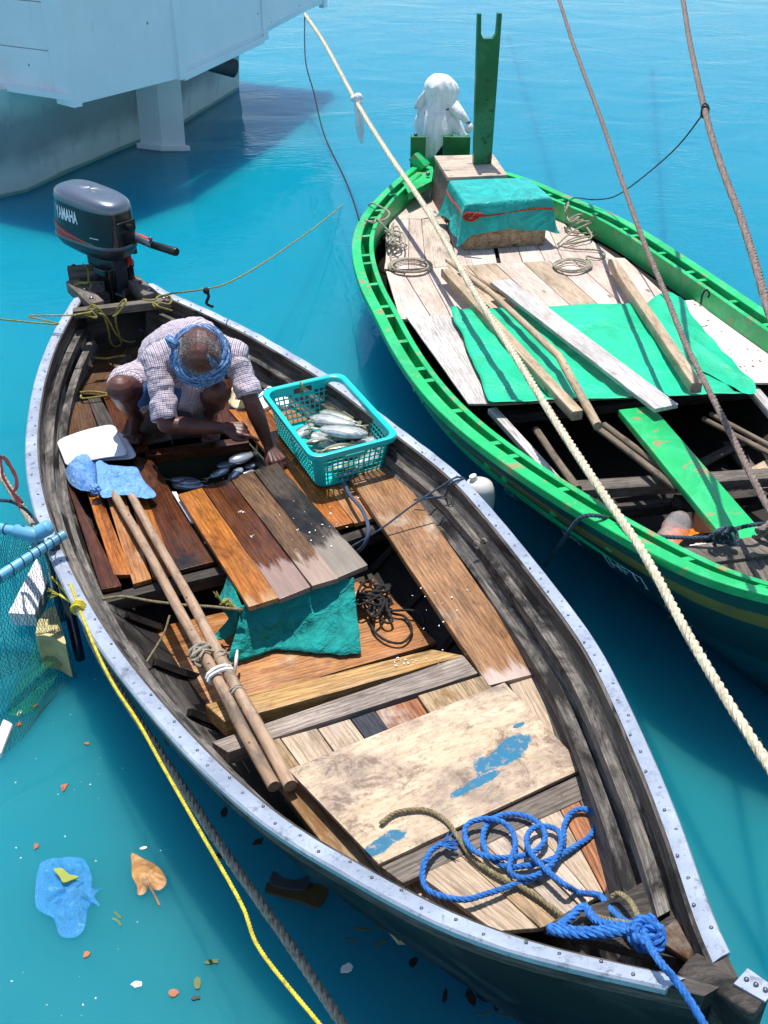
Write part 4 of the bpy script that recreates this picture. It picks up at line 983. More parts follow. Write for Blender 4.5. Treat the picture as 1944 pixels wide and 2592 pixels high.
mb = MB(); mb.tube(cord, .006, 6, closed=True)
kn = P(11, 450, 545, .68) + Vector((0, -.03, 0))
for a in range(5): mb.tube(crom([kn + Vector((.03*math.cos(x + a), -.012*a*.3, .025*math.sin(x + a*1.3))) + Vector((.012*a, 0, 0)) for x in np.linspace(0, 5.5, 7)], 4), .006, 6)
mb.build('red_cord', M['rope_red'], tc)
# ---- things lying on the green boat
def thing_beam(name, label, cat, k, a, b, z, wd, t, m_, **kw):
    z = z if isinstance(z, tuple) else (z, z)
    return tag(beam(name, P(k, a[0], a[1], z[0]), P(k, b[0], b[1], z[1]), wd, t, M[m_], None, **kw), label, cat)
# tarp
tq = [P(4, *q, ZG + .03) for q in [(440, 288), (1190, 260), (1556, 632), (600, 664)]]
mb = MB(); rr = []; nx, ny = 56, 30
for j in range(ny + 1):
    v = j/ny; row = []
    for i in range(nx + 1):
        u = i/nx; p = tq[0].lerp(tq[1], u).lerp(tq[3].lerp(tq[2], u), v)
        h = .016*noise.noise(p*4 + Vector((3, 0, 0))) + .010*noise.noise(p*11) + .010*math.sin(u*7 + v*4)*(1 - v)
        e = min(u, 1-u, v, 1-v); h *= min(1, e*10 + .35)
        if v > .93: h -= (v - .93)*.45
        if u < .05 and v < .12: h += .02
        wav = .018*noise.noise(Vector((u*5, v*5, 2)))
        row.append(p + Vector((wav, wav, .010 + abs(h))))
    rr.append(row)
mb.loft(rr); o = mb.build('tarpaulin', M['tarp'], None, loc=(cc.x, cc.y - 1.5, ZG)); tag(o, 'bright green plastic tarpaulin spread over the deck of the green boat', 'tarpaulin')
sd_ = o.modifiers.new('s', 'SOLIDIFY'); sd_.thickness = .002
# crumpled corner and side fall
mb = MB(); rr = []
fq = [P(4, 1215, 235, .49), P(4, 1310, 220, .50), P(4, 1420, 380, .475), P(4, 1600, 560, .46), P(4, 1560, 600, .46), P(4, 1300, 470, .475), P(4, 1180, 300, .475)]
cfc = P(4, 1330, 380, .50)
for f in (0.02, .35, .7, 1.0):
    rr.append([cfc.lerp(q, f) + Vector((0, 0, .03*noise.noise(q*9*f + Vector((f*5, 0, 0))) + .012)) for q in crom(fq, 6, True)])
mb.loft(rr, True, True); mb.build('folded_corner', M['tarp'], o)
thing_beam('timber', 'square timber under the pale rope, lying on the left of the tarpaulin', 'timber', 4, (420, 120), (930, 668), (.53, .55), .055, .05, 'stick', bev=.006)
thing_beam('timber', 'square timber on the right of the tarpaulin, its end overhanging the green cloth', 'timber', 4, (1062, 84), (1388, 560), (.53, .58), .055, .055, 'stick', bev=.006)
thing_beam('wide_board', 'wide whitish weathered board lying across the middle of the tarpaulin', 'board', 4, (630, 165), (1270, 650), (.55, .56), .125, .022, 'white_board', bev=.004)
def pole(name, label, cat, P_, r, m_, parent=None, n=10, wob=.004, group=None):
    path = resample(P_, .06); mb = MB(); rs = random.random()*50
    path = [p + Vector((noise.noise(p*2 + Vector((rs, 0, 0))), noise.noise(p*2 + Vector((0, rs, 0))), 0))*wob for p in path]
    rr = [(r[0] + (r[1] - r[0])*i/(len(path)-1))*(1 + .06*noise.noise(p*12)) for i, p in enumerate(path)] if isinstance(r, tuple) else [r*(1 + .06*noise.noise(p*12)) for p in path]
    # build in a frame along the pole so that the grain follows it
    a, b = path[0], path[-1]; x = (b - a).normalized(); y = Vector((0, 0, 1)).cross(x).normalized(); z = x.cross(y); Mx = Matrix((x, y, z)).transposed(); c = (a + b)/2
    mb.tube([Mx.transposed() @ (p - c) for p in path], rr, n)
    o = mb.build(name, M[m_], None, loc=(0, 0, 0)); o.rotation_euler = Mx.to_euler(); base = world0(parent) if parent is not None else Vector()
    o.parent = parent; o.location = c - base
    return tag(o, label, cat, group)
pole('pole', 'slim round pole with a notched tip beside the wide white board', 'pole', [P(4, 428, 88, .50), P(4, 590, 210, .54), P(4, 860, 460, .57), P(4, 1005, 725, .55)], (.015, .022), 'stick')
pole('pole', 'upper of two grey poles running under the green thwart plank', 'pole', [P(4, 1030, 722, .42), P(4, 1348, 958, .45)], .016, 'stick_dark')
pole('pole', 'lower of two grey poles running under the green thwart plank', 'pole', [P(4, 1000, 730, .42), P(4, 1312, 968, .45)], .016, 'stick_dark')
pole('pole', 'short grey stick in the dark left side of the green boat hold', 'pole', [P(4, 768, 738, .36), P(4, 850, 860, .39), P(4, 930, 968, .42)], .018, 'stick_dark')
pole('pole', 'upper of two thin poles at the right edge of the green boat hold', 'pole', [P(4, 1440, 680, .40), P(4, 1760, 850, .44)], .012, 'stick_dark')
pole('pole', 'lower of two thin poles at the right edge of the green boat hold', 'pole', [P(4, 1410, 698, .38), P(4, 1760, 880, .42)], .013, 'stick_dark')
pole('pole', 'short dark round pole beside the square timber at the after end', 'pole', [P(4, 470, 120, .47), P(4, 660, 230, .49)], .013, 'stick_dark')
# ---- items in the forward hold of the green boat
def crumple(name, c, r, m_, sc=(1, 1, 1), amp=.25, freq=9, parent=None, label=None, cat=None, seed=0, sub=4, group=None):
    bm = bmesh.new(); bmesh.ops.create_icosphere(bm, subdivisions=sub, radius=1)
    for v in bm.verts:
        n = v.co.normalized(); k = 1 + amp*noise.noise(n*freq*.35 + Vector((seed, 0, 0))) + amp*.5*abs(noise.noise(n*freq + Vector((0, seed, 0))))
        v.co = Vector((n.x*sc[0], n.y*sc[1], n.z*sc[2]))*r*k
    me = bpy.data.meshes.new(name); bm.to_mesh(me); bm.free(); me.materials.append(M[m_]); me.shade_smooth()
    o = bpy.data.objects.new(name, me); C.objects.link(o); o.parent = parent; o.location = Vector(c) - (world0(parent) if parent is not None else Vector())
    return tag(o, label, cat, group)
crumple('orange_bag', P(12, 1040, 1460, .36), .085, 'orange_plastic', (1.1, 1, .5), .5, 8, seed=3, label='crumpled orange plastic below the clear bottle in the green boat', cat='plastic bag')
sheet('orange_sheet', [P(12, 1110, 1130, .30), P(12, 1330, 1260, .32), P(12, 1290, 1420, .30), P(12, 1060, 1420, .30)], .01, M['orange_plastic'], None, label='flat orange plastic sheet leaning in the hold behind the clear bottle', cat='plastic sheet')
bo = empty('plastic_bottle', P(12, 950, 1330, .38), 'crumpled clear plastic bottle lying in the hold of the green boat', 'bottle')
A_, B_ = P(12, 1000, 1240, .43), P(12, 880, 1440, .41)
d_ = (B_ - A_).normalized(); pr = [(0, .008), (.01, .035), (.04, .052), (.10, .056), (.13, .046), (.16, .053), (.22, .054), (.26, .040), (.29, .016), (.32, .014)]
mb = MB(); mb.tube([A_ + d_*t for t, _ in pr], [r for _, r in pr], 16); mb.build('bottle_body', M['clear'], bo)
mb = MB(); mb.tube([A_ + d_*.32, A_ + d_*.34], .018, 12); mb.build('cap', M['white_plastic'], bo)
bs = empty('basin', P(12, 1250, 1500, .34), 'dark round basin holding white cloth at the front of the green boat hold', 'basin')
bc = P(12, 1270, 1560, .42); mb = MB(); rr = []
for r, z in ((.07, -.11), (.10, -.10), (.15, .0), (.158, .004), (.155, .010), (.145, .0), (.095, -.09), (.001, -.095)):
    rr.append([bc + Vector((r*math.cos(a), r*math.sin(a), z)) for a in np.linspace(0, 6.2832, 33)[:-1]])
mb.loft(rr, True, True); mb.build('bowl', M['black_plastic'], bs)
crumple('folded_cloth', bc + Vector((-.02, .05, -.01)), .06, 'white_cloth', (1.3, .8, .35), .4, 6, None, 'white folded cloth lying in the dark basin', 'cloth', seed=5)
# ---- engine under white cloth at the stern of the green boat
ec = P(22, 400, 860, .74); ec.y += .10
en = empty('wrapped_engine', Vector((ec.x, ec.y, .5)), 'outboard engine wrapped in white cotton cloth at the stern of the green boat', 'outboard engine')
def zy(k, x, y, Y): return PY(k, x, y, Y)
Y0 = ec.y + .02
rings = [(375, 150, 14), (380, 166, 72), (384, 200, 128), (387, 260, 166), (389, 330, 176), (390, 400, 172), (390, 450, 160), (388, 482, 156), (384, 525, 176), (382, 580, 192), (384, 640, 202), (392, 700, 208), (402, 760, 212), (412, 820, 214)]
mb = MB(); rr = []
for g, (x, y, hwp) in enumerate(rings):
    c = zy(22, x, y, Y0); wdt = (zy(22, x + hwp, y, Y0) - c).x; row = []
    gat = math.exp(-((g - 7)/1.6)**2)
    for j in range(128):
        a = 2*math.pi*j/128; nz = lambda f, o: noise.noise(Vector((math.cos(a)*f, math.sin(a)*f, o)))
        fold = 1 + gat*.05*math.sin(a*13 + nz(2, 1)*6) + .24*nz(1.5, g*.30 + 3) + .12*abs(nz(4.5, g*.28))
        if g > 6: fold += min(1, (g - 6)/4)*(.26*(abs(math.sin(a*3.5 + nz(1.5, 2)*3 + g*.06))**.6 - .6) + .22*nz(2.6, g*.10))
        q = c + Vector((math.cos(a)*wdt*fold, math.sin(a)*wdt*.95*fold, 0))
        if g < 7: q.z += .03*nz(2.2, g*.3 + 7)*min(1, g/3)
        if g >= 9: q.z += (g - 8)/5*(-.20*max(0, math.cos(a - 3.75))**3 + .06*nz(2, 4) + .03)
        row.append(q)
    rr.append(row)
mb.loft(rr, True, True); o = mb.build('cloth_cover', M['white_cloth'], en)
sm = o.modifiers.new('s', 'SUBSURF'); sm.levels = sm.render_levels = 1
mb = MB(); rr = []
for q in [[(245, 300), (260, 400), (265, 470), (270, 560)], [(165, 400), (205, 470), (195, 540), (225, 640)], [(112, 508), (160, 530), (170, 610), (200, 715)], [(150, 520), (150, 600), (150, 700), (190, 718)]]:
    rr.append([zy(22, a, b, Y0 - .02 + .03*i) for i, (a, b) in enumerate(q)])
mb.loft(rr); o = mb.build('cloth_flap', M['white_cloth'], en); o.modifiers.new('s', 'SOLIDIFY').thickness = .006
mb = MB(); mb.tube(crom([zy(22, 440, 400, Y0 + .02), zy(22, 590, 560, Y0 - .11), zy(22, 680, 660, Y0 - .13)], 6), [.07, .065, .058, .052, .048, .044, .04, .036, .032, .028, .024, .02, .016], 12); mb.ball(zy(22, 690, 720, Y0 - .13), .032, 8, (1, 1, 1.2)); mb.build('tied_bundle', M['white_cloth'], en)
mb = MB(); g = 6; c = zy(22, 388, 445, Y0); wdt = (zy(22, 388 + 160, 445, Y0) - c).x
mb.tube([c + Vector((math.cos(a)*wdt, math.sin(a)*wdt*1.05, -.045*math.sin(a*1.0 + 4.2) - .03 + .01*math.sin(a*3))) for a in np.linspace(0, 6.2832, 41)[:-1]], .004, 5, closed=True)
mb.tube([zy(22, 680, 660, Y0 - .13) + Vector((math.cos(a)*.018, math.sin(a)*.018, 0)) for a in np.linspace(0, 6.28, 13)[:-1]], .004, 5, closed=True)
mb.build('cord', M['rope_black'], en)
mb = MB(); c = zy(22, 400, 900, Y0 + .02); mb.tube([c + Vector((0, 0, .10)), c, c + Vector((0, .02, -.5)), c + Vector((0, .04, -.9))], [.07, .08, .05, .04], 10); mb.build('engine_leg', M['motor_metal'], en)
# ---------------------------------------------------------------- white ship at the upper left
ZS = .85
SH = empty('white_ship', Vector((-3.2, 11, 0)), 'white painted wooden ship with square overhanging stern house and sooty hull at upper left', 'ship')
a0 = P(0, 160, 228, ZS); a1 = P(0, 392, 168, ZS); a2 = P(0, 572, 84, ZS); a3 = P(0, 700, 14, ZS); b0 = P(0, 122, 218, ZS); b1 = P(0, 0, 200, ZS); b2 = b1 + (b1 - b0)*6
dr = (a3 - a0).normalized(); nb = Vector((-dr.y, dr.x, 0))       # inboard direction
UPZ = Vector((-.02, -.02, 2.6))
def wall(name, p, q, z0, h, th, mat, lean=(0, 0)):
    d = (q - p).normalized(); n = Vector((-d.y, d.x, 0)); 
    mb = MB(); P0, Q0 = p + Vector((0, 0, z0)), q + Vector((0, 0, z0)); u = Vector((lean[0], lean[1], h))
    mb.loft([[P0, Q0, Q0 + n*th, P0 + n*th], [P0 + u, Q0 + u, Q0 + n*th + u, P0 + n*th + u]], True, True, True)
    return mb.build(name, mat, SH, smooth=False, bevel=.004)
wall('side_panel', a0 + dr*.02, a1 - dr*.02, .0, 1.7, .05, M['ship'])
wall('side_panel', a1 + dr*.02, a2 - dr*.05, .02, 1.7, .05, M['ship'])
wall('side_panel', a2 + dr*.05, a3, .05, 1.7, .05, M['ship'])
wall('side_panel', a3 + Vector((0, 0, .05)), a3 + nb*3 + dr*.2 + Vector((0, 0, .05)), 0, 1.7, .05, M['ship'])
for p_ in (a1, a2, a3):
    wall('corner_batten', p_ - dr*.05 - nb*.02, p_ + dr*.05 - nb*.02, -.01, 1.72, .06, M['ship'])
wall('lower_moulding', a1 + dr*.03 - nb*.012, a2 - dr*.04 - nb*.012, .06, .03, .03, M['ship'])
wall('lower_moulding', a1 + dr*.03 - nb*.02, a2 - dr*.04 - nb*.02, -.03, .06, .05, M['ship'])
wall('lower_moulding', a2 + dr*.03 - nb*.012, a3 - dr*.03 - nb*.012, .09, .025, .03, M['ship'])
wall('corner_post', b0, a0, -.02, 1.75, .08, M['ship'])
db = (b0 - b2).normalized()
for i, (z, h) in enumerate([(0, .34), (.346, .34), (.692, .34), (1.038, .34), (1.384, .30)]):
    wall('stern_plank', b2 + Vector((.0, .02, 0)), b0 - db*.004 + Vector((0, .02, 0)), z + .02, h, .05, M['ship'])
# floor of the overhang
fl = [a0, a3, a3 + nb*3, b2 + nb*3, b2]
mb = MB(); mb.loft([[q + Vector((0, 0, .03)) for q in fl], [q + Vector((0, 0, .08)) for q in fl]], True, True, True); mb.build('overhang_floor', M['ship'], SH, smooth=False)
mb = MB(); mb.loft([[q + Vector((0, 0, 1.68)) for q in fl], [q + Vector((0, 0, 1.74)) for q in fl]], True, True, True); mb.build('added_roof', M['ship'], SH, smooth=False)  # unseen cover, added to stop sun passing down through the open house
# hull below: waterline and top traced from the photograph
wl = [P(0, -500, 380, 0), P(0, 0, 428, 0), P(0, 58, 415, 0), P(0, 150, 372, 0), P(0, 260, 325, 0), P(0, 385, 275, 0), P(0, 440, 240, 0), P(0, 498, 205, 0), P(0, 515, 170, .12)]
tpz = .86
def inb(q, k): return Vector((q.x, q.y, 0)) - nb*0 + Vector((0, 0, 0))
rows = []
for i, q in enumerate(wl):
    f = i/(len(wl) - 1); o_ = -nb*(.30 - .18*f)*1.0; 
    if i < 2: o_ = Vector((0, -.25, 0))
    rows.append([q + Vector((0, 0, -.35)) - o_*.35, Vector((q.x, q.y, 0)), q + o_*.22 + Vector((0, 0, .22)), q + o_*.5 + Vector((0, 0, .45)), q + o_*.75 + Vector((0, 0, .65)), Vector((q.x, q.y, 0)) + o_*1.0 + Vector((0, 0, .90))])
last = wl[-1]; rows.append([r + nb*1.6 + dr*.2 for r in rows[-1]])
mb = MB(); mb.loft(rows); mb.build('hull', M['shiphull'], SH)
# rudder trunk
ra, rb = P(0, 333, 318, .03), P(0, 384, 318, .03); up_ = Vector((.02, .06, .95))
o2 = -nb*.08; th = nb*.16
mb = MB(); mb.loft([[ra + o2 + Vector((0, 0, -.4)), rb + o2 + Vector((0, 0, -.4)), rb + th + Vector((0, 0, -.4)), ra + th + Vector((0, 0, -.4))], [ra + o2 + up_, rb + o2 + up_, rb + th + up_, ra + th + up_]], True, True, True)
mb.build('rudder_trunk', M['ship'], SH, smooth=False, bevel=.006)
mb = MB(); c_ = (ra + rb)/2 + nb*.03; mb.box(c_ + Vector((0, 0, .0)), (rb - ra)*.62, nb*.14, (0, 0, .03)); mb.build('trunk_foot', M['ship'], SH, smooth=False, bevel=.01)
# exhaust pipe
ex = PD(0, 506, 147, 0) ; e1 = P(0, 506, 148, .62); e0 = P(0, 448, 132, .72)
mb = MB(); d_ = (e1 - e0).normalized(); rr = []
path = [e0 - d_*.3, e1, e1 + d_*.001, e1 - d_*.25]; mb.tube(path, [.085, .085, .070, .068], 20, caps=False)
M['soot'] = paint('sooty_metal', (58, 66, 74), (110, 60, 30), .3, .6, .5, 8); mb.build('exhaust_pipe', M['soot'], SH)
mb = MB(); mb.tube([e1 - d_*.26, e1 - d_*.24], .068, 20); mb.build('exhaust_inside', M['black_plastic'], SH)
for x, y in ((95, 190), (230, 260), (295, 235)):
    pass
# ---------------------------------------------------------------- ropes
def px_path(L, D0, D1):
    cum = [0]
    for a, b in zip(L, L[1:]): cum.append(cum[-1] + math.hypot(b[0] - a[0], b[1] - a[1]))
    return [PD(0, q[0], q[1], 1/((1/D0) + (1/D1 - 1/D0)*c/cum[-1])) for q, c in zip(L, cum)]
def ext(path, a=0, b=0):
    out = list(path)
    if b: out.append(out[-1] + (out[-1] - out[-2]).normalized()*b)
    if a: out.insert(0, out[0] + (out[0] - out[1]).normalized()*a)
    return out
def rope(name, path, r, mat, label, cat='rope', laid=True, parent=None, jit=0, group=None, **k):
    mb = MB()
    path = crom(path, 8)
    if laid: rope_mb(mb, path, r, jit=jit, **k)
    else: mb.tube(resample(path, max(.015, r*2)), r, 7)
    o = mb.build(name, M[mat], parent)
    return tag(o, label, cat, group) if label else o
Lw = [(658, 30), (700, 92), (770, 220), (838, 330), (920, 450), (1012, 610), (1110, 765), (1200, 910), (1300, 1062), (1390, 1195), (1480, 1360), (1560, 1495), (1659, 1652), (1745, 1790)]
wr = px_path(Lw, 11.1, 2.95)
rope('mooring_rope', ext(wr, 0, 3.2), .0175, 'rope_white', 'thick pale three-strand mooring rope crossing the green boat from the white ship', 'rope', jit=.012)
kt = wr[2]; mb = MB()
rk = random.Random(6)
for i in range(9): mb.ball(kt + Vector((rk.uniform(-.045, .045), rk.uniform(-.05, .01), rk.uniform(-.045, .05))), rk.uniform(.022, .036), 6, (1, .8, rk.uniform(.6, 1.2)))
mb.tube(crom([kt + Vector((.0, -.04, 0)), kt + Vector((.02, -.05, -.12)), kt + Vector((.03, -.04, -.22)), kt + Vector((.04, -.05, -.31))], 5), [.02, .022, .024, .026, .028, .03, .034, .036, .036, .034, .03, .028, .024, .02, .014, .006], 8)
tag(mb.build('rag', M['white_cloth'], None), 'white rag knotted round the pale mooring rope', 'rag')
rope('mooring_rope', ext(px_path([(1203, -15), (1240, 100), (1300, 262), (1345, 395), (1390, 520), (1440, 640), (1480, 740), (1540, 860), (1590, 960), (1640, 1060), (1710, 1190)], 9.0, 3.7), 7, 3.5), .0135, 'rope_grey', 'long grey-brown rope crossing the right half of the green boat', 'rope', jit=.006)
L3 = [(1473, -15), (1490, 90), (1523, 240), (1555, 350), (1600, 470), (1632, 570), (1659, 665), (1710, 800)]
r3 = px_path(L3, 7.2, 3.1); rope('mooring_rope', ext(r3, 7, 3), .0145, 'rope_grey', 'grey rope over open water at the upper right edge', 'rope', jit=.006)
rope('thin_line', [r3[2], *px_path([(1450, 330), (1340, 418)], 5.9, 7.0), P(0, 1285, 431, .62), P(0, 1238, 428, .60), P(3, 880, 800, .58)], .0045, 'rope_steel', 'thin dark line tied from the grey rope to the green boat rail', 'line', laid=False)
mb = MB()
for i in range(3): mb.tube([r3[2] + Vector((.017*math.cos(a), .0, .017*math.sin(a))) + Vector((0, .02*math.sin(a), .012*(i-1))) for a in np.linspace(0, 6.28, 12)[:-1]], .004, 6, closed=True)
tag(mb.build('knot', M['rope_black'], None), 'dark knot where the thin line joins the grey rope', 'knot')
rope('thin_line', [*px_path([(658, 38), (660, 130), (678, 200), (700, 290)], 11.1, 9.2), *px_path([(742, 380), (762, 430)], 8.2, 7.6), P(0, 776, 476, .57)], .006, 'rope_black', 'thin black line hanging from the white ship to the green boat', 'line', laid=False)
rope('thin_line', [P(0, 345, 640, .58), P(0, 372, 634, .60), *px_path([(445, 624), (492, 611), (560, 574), (640, 520), (700, 476)], 5.6, 8.2), P(0, 742, 440, -.02)], .0045, 'rope_olive', 'thin line running from the skiff stern out over the water', 'line', laid=False)
kn = px_path([(445, 624), (492, 611)], 5.6, 5.8)[0]; mb = MB()
mb.tube(crom([kn, kn + Vector((.01, 0, -.04)), kn + Vector((-.005, 0, -.08)), kn + Vector((.03, 0, -.10))], 4), .008, 6); mb.ball(kn + Vector((.0, 0, -.01)), .018, 5); tag(mb.build('knot', M['rope_black'], None), 'small black knot hanging on the thin line beyond the skiff', 'knot')
rope('thin_line', [P(0, -60, 683, .62) + Vector((-5, .3, .5)), P(0, -60, 683, .62), P(0, 60, 682, .62), P(0, 150, 681, .62), P(18, 400, 1558, .61), P(18, 560, 1530, .61)], .0045, 'rope_olive', 'taut thin line reaching the skiff stern from the left edge', 'line', laid=False)
Lg = [(-30, 960), (0, 1022), (60, 1115), (120, 1212), (165, 1300), (200, 1385), (235, 1452), (275, 1518), (350, 1632), (480, 1832), (620, 2032), (745, 2220), (800, 2300)]
rope('mooring_rope', ext(px_path(Lg, 4.75, 2.85), 2.5, 1.5), .0155, 'rope_beige', 'thick grey-brown rope running beside the yellow one over the near water', 'rope', jit=.010)
rope('yellow_rope', [P(24, 470, 210, .38), P(24, 560, 300, .42), P(24, 640, 400, .45), P(24, 730, 500, .48), *px_path([(205, 1398), (245, 1478), (300, 1562), (350, 1652), (430, 1792), (520, 1950), (562, 2052), (690, 2212), (760, 2300)], 3.70, 2.5)], .0055, 'rope_yellow', 'thin yellow rope hanging from the skiff edge to the bottom of the view', 'rope')
yk = P(24, 730, 510, .485); mb = MB()
for i in range(3): rope_mb(mb, crom([yk + Vector((.022*math.cos(a), .012*i - .01, .022*math.sin(a))) for a in np.linspace(0, 6.0, 7)], 5), .0055)
rope_mb(mb, crom([P(24, 660, 290, .478), P(24, 700, 400, .485), yk], 6), .0055); rope_mb(mb, crom([P(24, 560, 390, .40), P(24, 640, 440, .44), yk], 6), .0055)
for i in range(14):
    a = P(24, 560, 390, .40); mb.tube([a, a + Vector((-.03 - .02*random.random(), .02*random.random(), .02*random.uniform(-1, 1)))], .0012, 4)
tag(mb.build('yellow_knot', M['rope_yellow'], None), 'yellow rope knot with frayed end at the skiff edge', 'knot')
rope('short_rope', [P(16, -40, 860, .62), P(16, 100, 870, .60), P(16, 200, 900, .58), P(16, 330, 980, .54), P(16, 430, 1080, .50), P(16, 520, 1190, .48)], .0075, 'rope_steel', 'short dark blue-grey rope from the left edge to the skiff', 'rope')
mb = MB(); rk = random.Random(8)
for s0 in range(4):
    mb.tube(crom([P(16, x + rk.uniform(-14, 14), y + rk.uniform(-12, 12), .72 - y*.0001) for x, y in [(-20, 290), (40, 300), (90, 350), (130, 420), (180, 500), (210, 580), (215, 680), (190, 760), (240, 830), (290, 890)]], 5), .0045, 6)
    mb.tube(crom([P(16, x + rk.uniform(-12, 12), y + rk.uniform(-12, 12), .72 - y*.0001) for x, y in [(10, 330), (30, 450), (40, 540), (90, 640), (150, 740), (200, 820), (270, 960)]], 5), .0045, 6)
tag(mb.build('rope_tangle', M['rope_maroon'], None), 'dark red frayed cord hanging on the grey rope at left edge', 'cord')
# deck ropes of the green boat
def loops(k, cx, cy, rx, ry, n, z, seed, sh=.12):
    out = []; rnd = random.Random(seed)
    for i in range(n*10):
        a = i/10*6.283; f = 1 - sh*(i/10)/n*2 + rnd.uniform(-.04, .04); out.append(P(k, cx + rx*f*math.cos(a) + rnd.uniform(-6, 6), cy + ry*f*math.sin(a) + rnd.uniform(-4, 4), z + .006*(i/10)))
    return out
rope('coiled_rope', [P(26, 600, 1030, .50), P(26, 500, 1100, .46), P(26, 510, 1220, .46), P(26, 600, 1330, .455)] + loops(26, 760, 1280, 320, 110, 4, .45, 3)[4:], .0062, 'rope_beige', 'oval rope coil on the left of the green boat deck', 'rope coil', laid=False)
tg = random.Random(5); tp_ = [P(26, 180, 440, .57), P(26, 240, 410, .60), P(26, 350, 460, .60), P(26, 470, 540, .60), P(26, 440, 620, .58), P(26, 330, 660, .60), P(26, 160, 660, .60), P(26, 130, 640, .60), P(26, 260, 690, .60), P(26, 300, 640, .61)]
for i in range(26): tp_.append(P(26, 500 + tg.uniform(-110, 110) + i*3, 800 + tg.uniform(-130, 130) + i*5, .49 + tg.uniform(0, .05)))
tp_ += [P(26, 720, 1000, .46), P(26, 640, 1030, .46), P(26, 450, 990, .46), P(26, 430, 900, .50)]
rope('tangled_rope', tp_, .006, 'rope_beige', 'tangle of thin rope hung over the left rail of the green boat', 'rope', laid=False)
rope('coiled_rope', [P(11, 1200, 800, .46), P(11, 1350, 830, .45), P(11, 1540, 840, .45), P(11, 1600, 880, .45), P(11, 1540, 910, .45), P(11, 1440, 890, .455)] + loops(11, 1320, 965, 165, 62, 3, .455, 8, .16), .0062, 'rope_beige', 'oval rope coil on the right of the green boat deck', 'rope coil', laid=False)
tq_ = [P(11, *q, z) for *q, z in [(1270, 500, .58), (1290, 440, .60), (1260, 480, .56), (1300, 600, .52), (1380, 560, .54), (1270, 600, .50), (1380, 540, .54), (1480, 570, .52), (1330, 600, .50), (1540, 590, .50), (1500, 690, .46), (1280, 680, .46), (1400, 600, .52), (1530, 620, .50), (1550, 700, .46), (1400, 740, .46), (1250, 790, .46), (1480, 740, .46), (1440, 620, .50), (1600, 620, .52), (1520, 600, .52), (1330, 680, .48), (1200, 790, .46)]]
rope('tangled_rope', tq_, .006, 'rope_beige', 'tangle of thin rope at the right rail of the green boat', 'rope', laid=False)
rope('dark_rope', [P(12, -60, 1620, .05), P(12, 20, 1510, .25), P(12, 100, 1390, .45), P(12, 190, 1270, .60), P(12, 260, 1235, .64), P(12, 360, 1240, .64), P(12, 460, 1270, .60), P(12, 620, 1330, .58), P(12, 800, 1390, .56), P(12, 1000, 1405, .55), P(12, 1250, 1400, .56), P(12, 1400, 1340, .58), P(12, 1560, 1305, .60), P(12, 1640, 1310, .58), P(12, 1680, 1400, .55)], .0085, 'rope_steel', 'dark rope looped over the green boat rail and round its thwart', 'rope')
mb = MB(); c = P(12, 1290, 1390, .58)
for i in range(4): rope_mb(mb, crom([c + Vector((.035*math.cos(a + i) + .01*i, .02*math.sin(a*2 + i), .03*math.sin(a))) for a in np.linspace(0, 5.8, 7)], 5), .008)
rope_mb(mb, crom([c, P(12, 1230, 1470, .50), P(12, 1160, 1540, .42)], 6), .008)
tag(mb.build('rope_knot', M['rope_steel'], None), 'dark blue rope knot beside the white folded cloth', 'knot')
mb = MB(); c = P(12, 1640, 1400, .60)
for i in range(4): rope_mb(mb, crom([c + Vector((.04*math.cos(a + i), .03*math.sin(a*2 + i), .03*math.sin(a) + .01*i)) for a in np.linspace(0, 5.8, 7)], 5), .008)
tag(mb.build('rope_knot', M['rope_grey'], None), 'grey rope bundle on the near end of the green thwart plank', 'knot')
# ropes of the skiff: blue bow rope
zb1 = .345
BR = [(170, 400), (110, 440), (62, 520), (50, 620), (90, 700), (200, 742), (330, 758), (470, 720), (620, 670), (760, 622), (860, 560), (930, 480), (960, 380), (965, 280), (1010, 200), (1080, 172), (1150, 195), (1172, 260), (1140, 340), (1060, 400), (960, 460), (850, 510), (720, 540), (600, 545), (500, 500), (450, 420), (445, 320), (500, 240), (600, 208), (720, 220), (810, 275), (845, 350), (800, 430), (720, 468), (600, 488), (460, 478), (370, 430), (325, 350), (335, 280), (400, 245), (500, 238), (590, 272), (640, 340), (650, 420), (620, 500), (615, 570), (660, 612), (740, 615), (820, 585), (900, 510), (945, 400), (935, 330), (880, 290), (790, 288), (735, 330), (725, 400), (765, 480), (820, 540), (900, 610), (980, 670)]
cr = {}
bp = []
for i, q in enumerate(BR):
    lift = .010*(0.5 + .5*math.sin(i*1.3)) + (.012 if i > 30 else 0) + (.02 if i > 54 else 0)
    bp.append(P(13, q[0], q[1], .397 + .022*(q[1]/700) + lift))
bp += [P(13, 1060, 712, .42), P(13, 1190, 730, .52), P(13, 1245, 790, .60), P(13, 1300, 850, .66), P(13, 1370, 905, .72), P(13, 1465, 930, .79), P(13, 1490, 1000, .83), P(13, 1530, 1080, .87), P(13, 1600, 1180, .905), P(7, 1270, 1380, .89), P(7, 1330, 1460, .87), P(7, 1400, 1576, .84), P(7, 1450, 1680, .80)]
bow = rope('bow_rope', bp, .0088, 'rope_blue', 'blue laid rope looped on the foredeck and knotted at the bow', 'rope', jit=.006)
mb = MB()
fe = bp[0]
for i in range(30): mb.tube([fe, fe + Vector((.02 + .03*random.random(), .0 + .035*random.uniform(-1, 1), .015*random.random()))], .0018, 4)
mb.build('frayed_end', M['rope_blue'], bow); mb = MB()
c = P(13, 1480, 960, .80)
for i in range(4): rope_mb(mb, crom([c + Vector((.03*math.cos(a + i), .025*math.sin(a + i) - .012*i, .02*math.sin(a*2) + .008*i)) for a in np.linspace(0, 5.8, 7)], 5), .011)
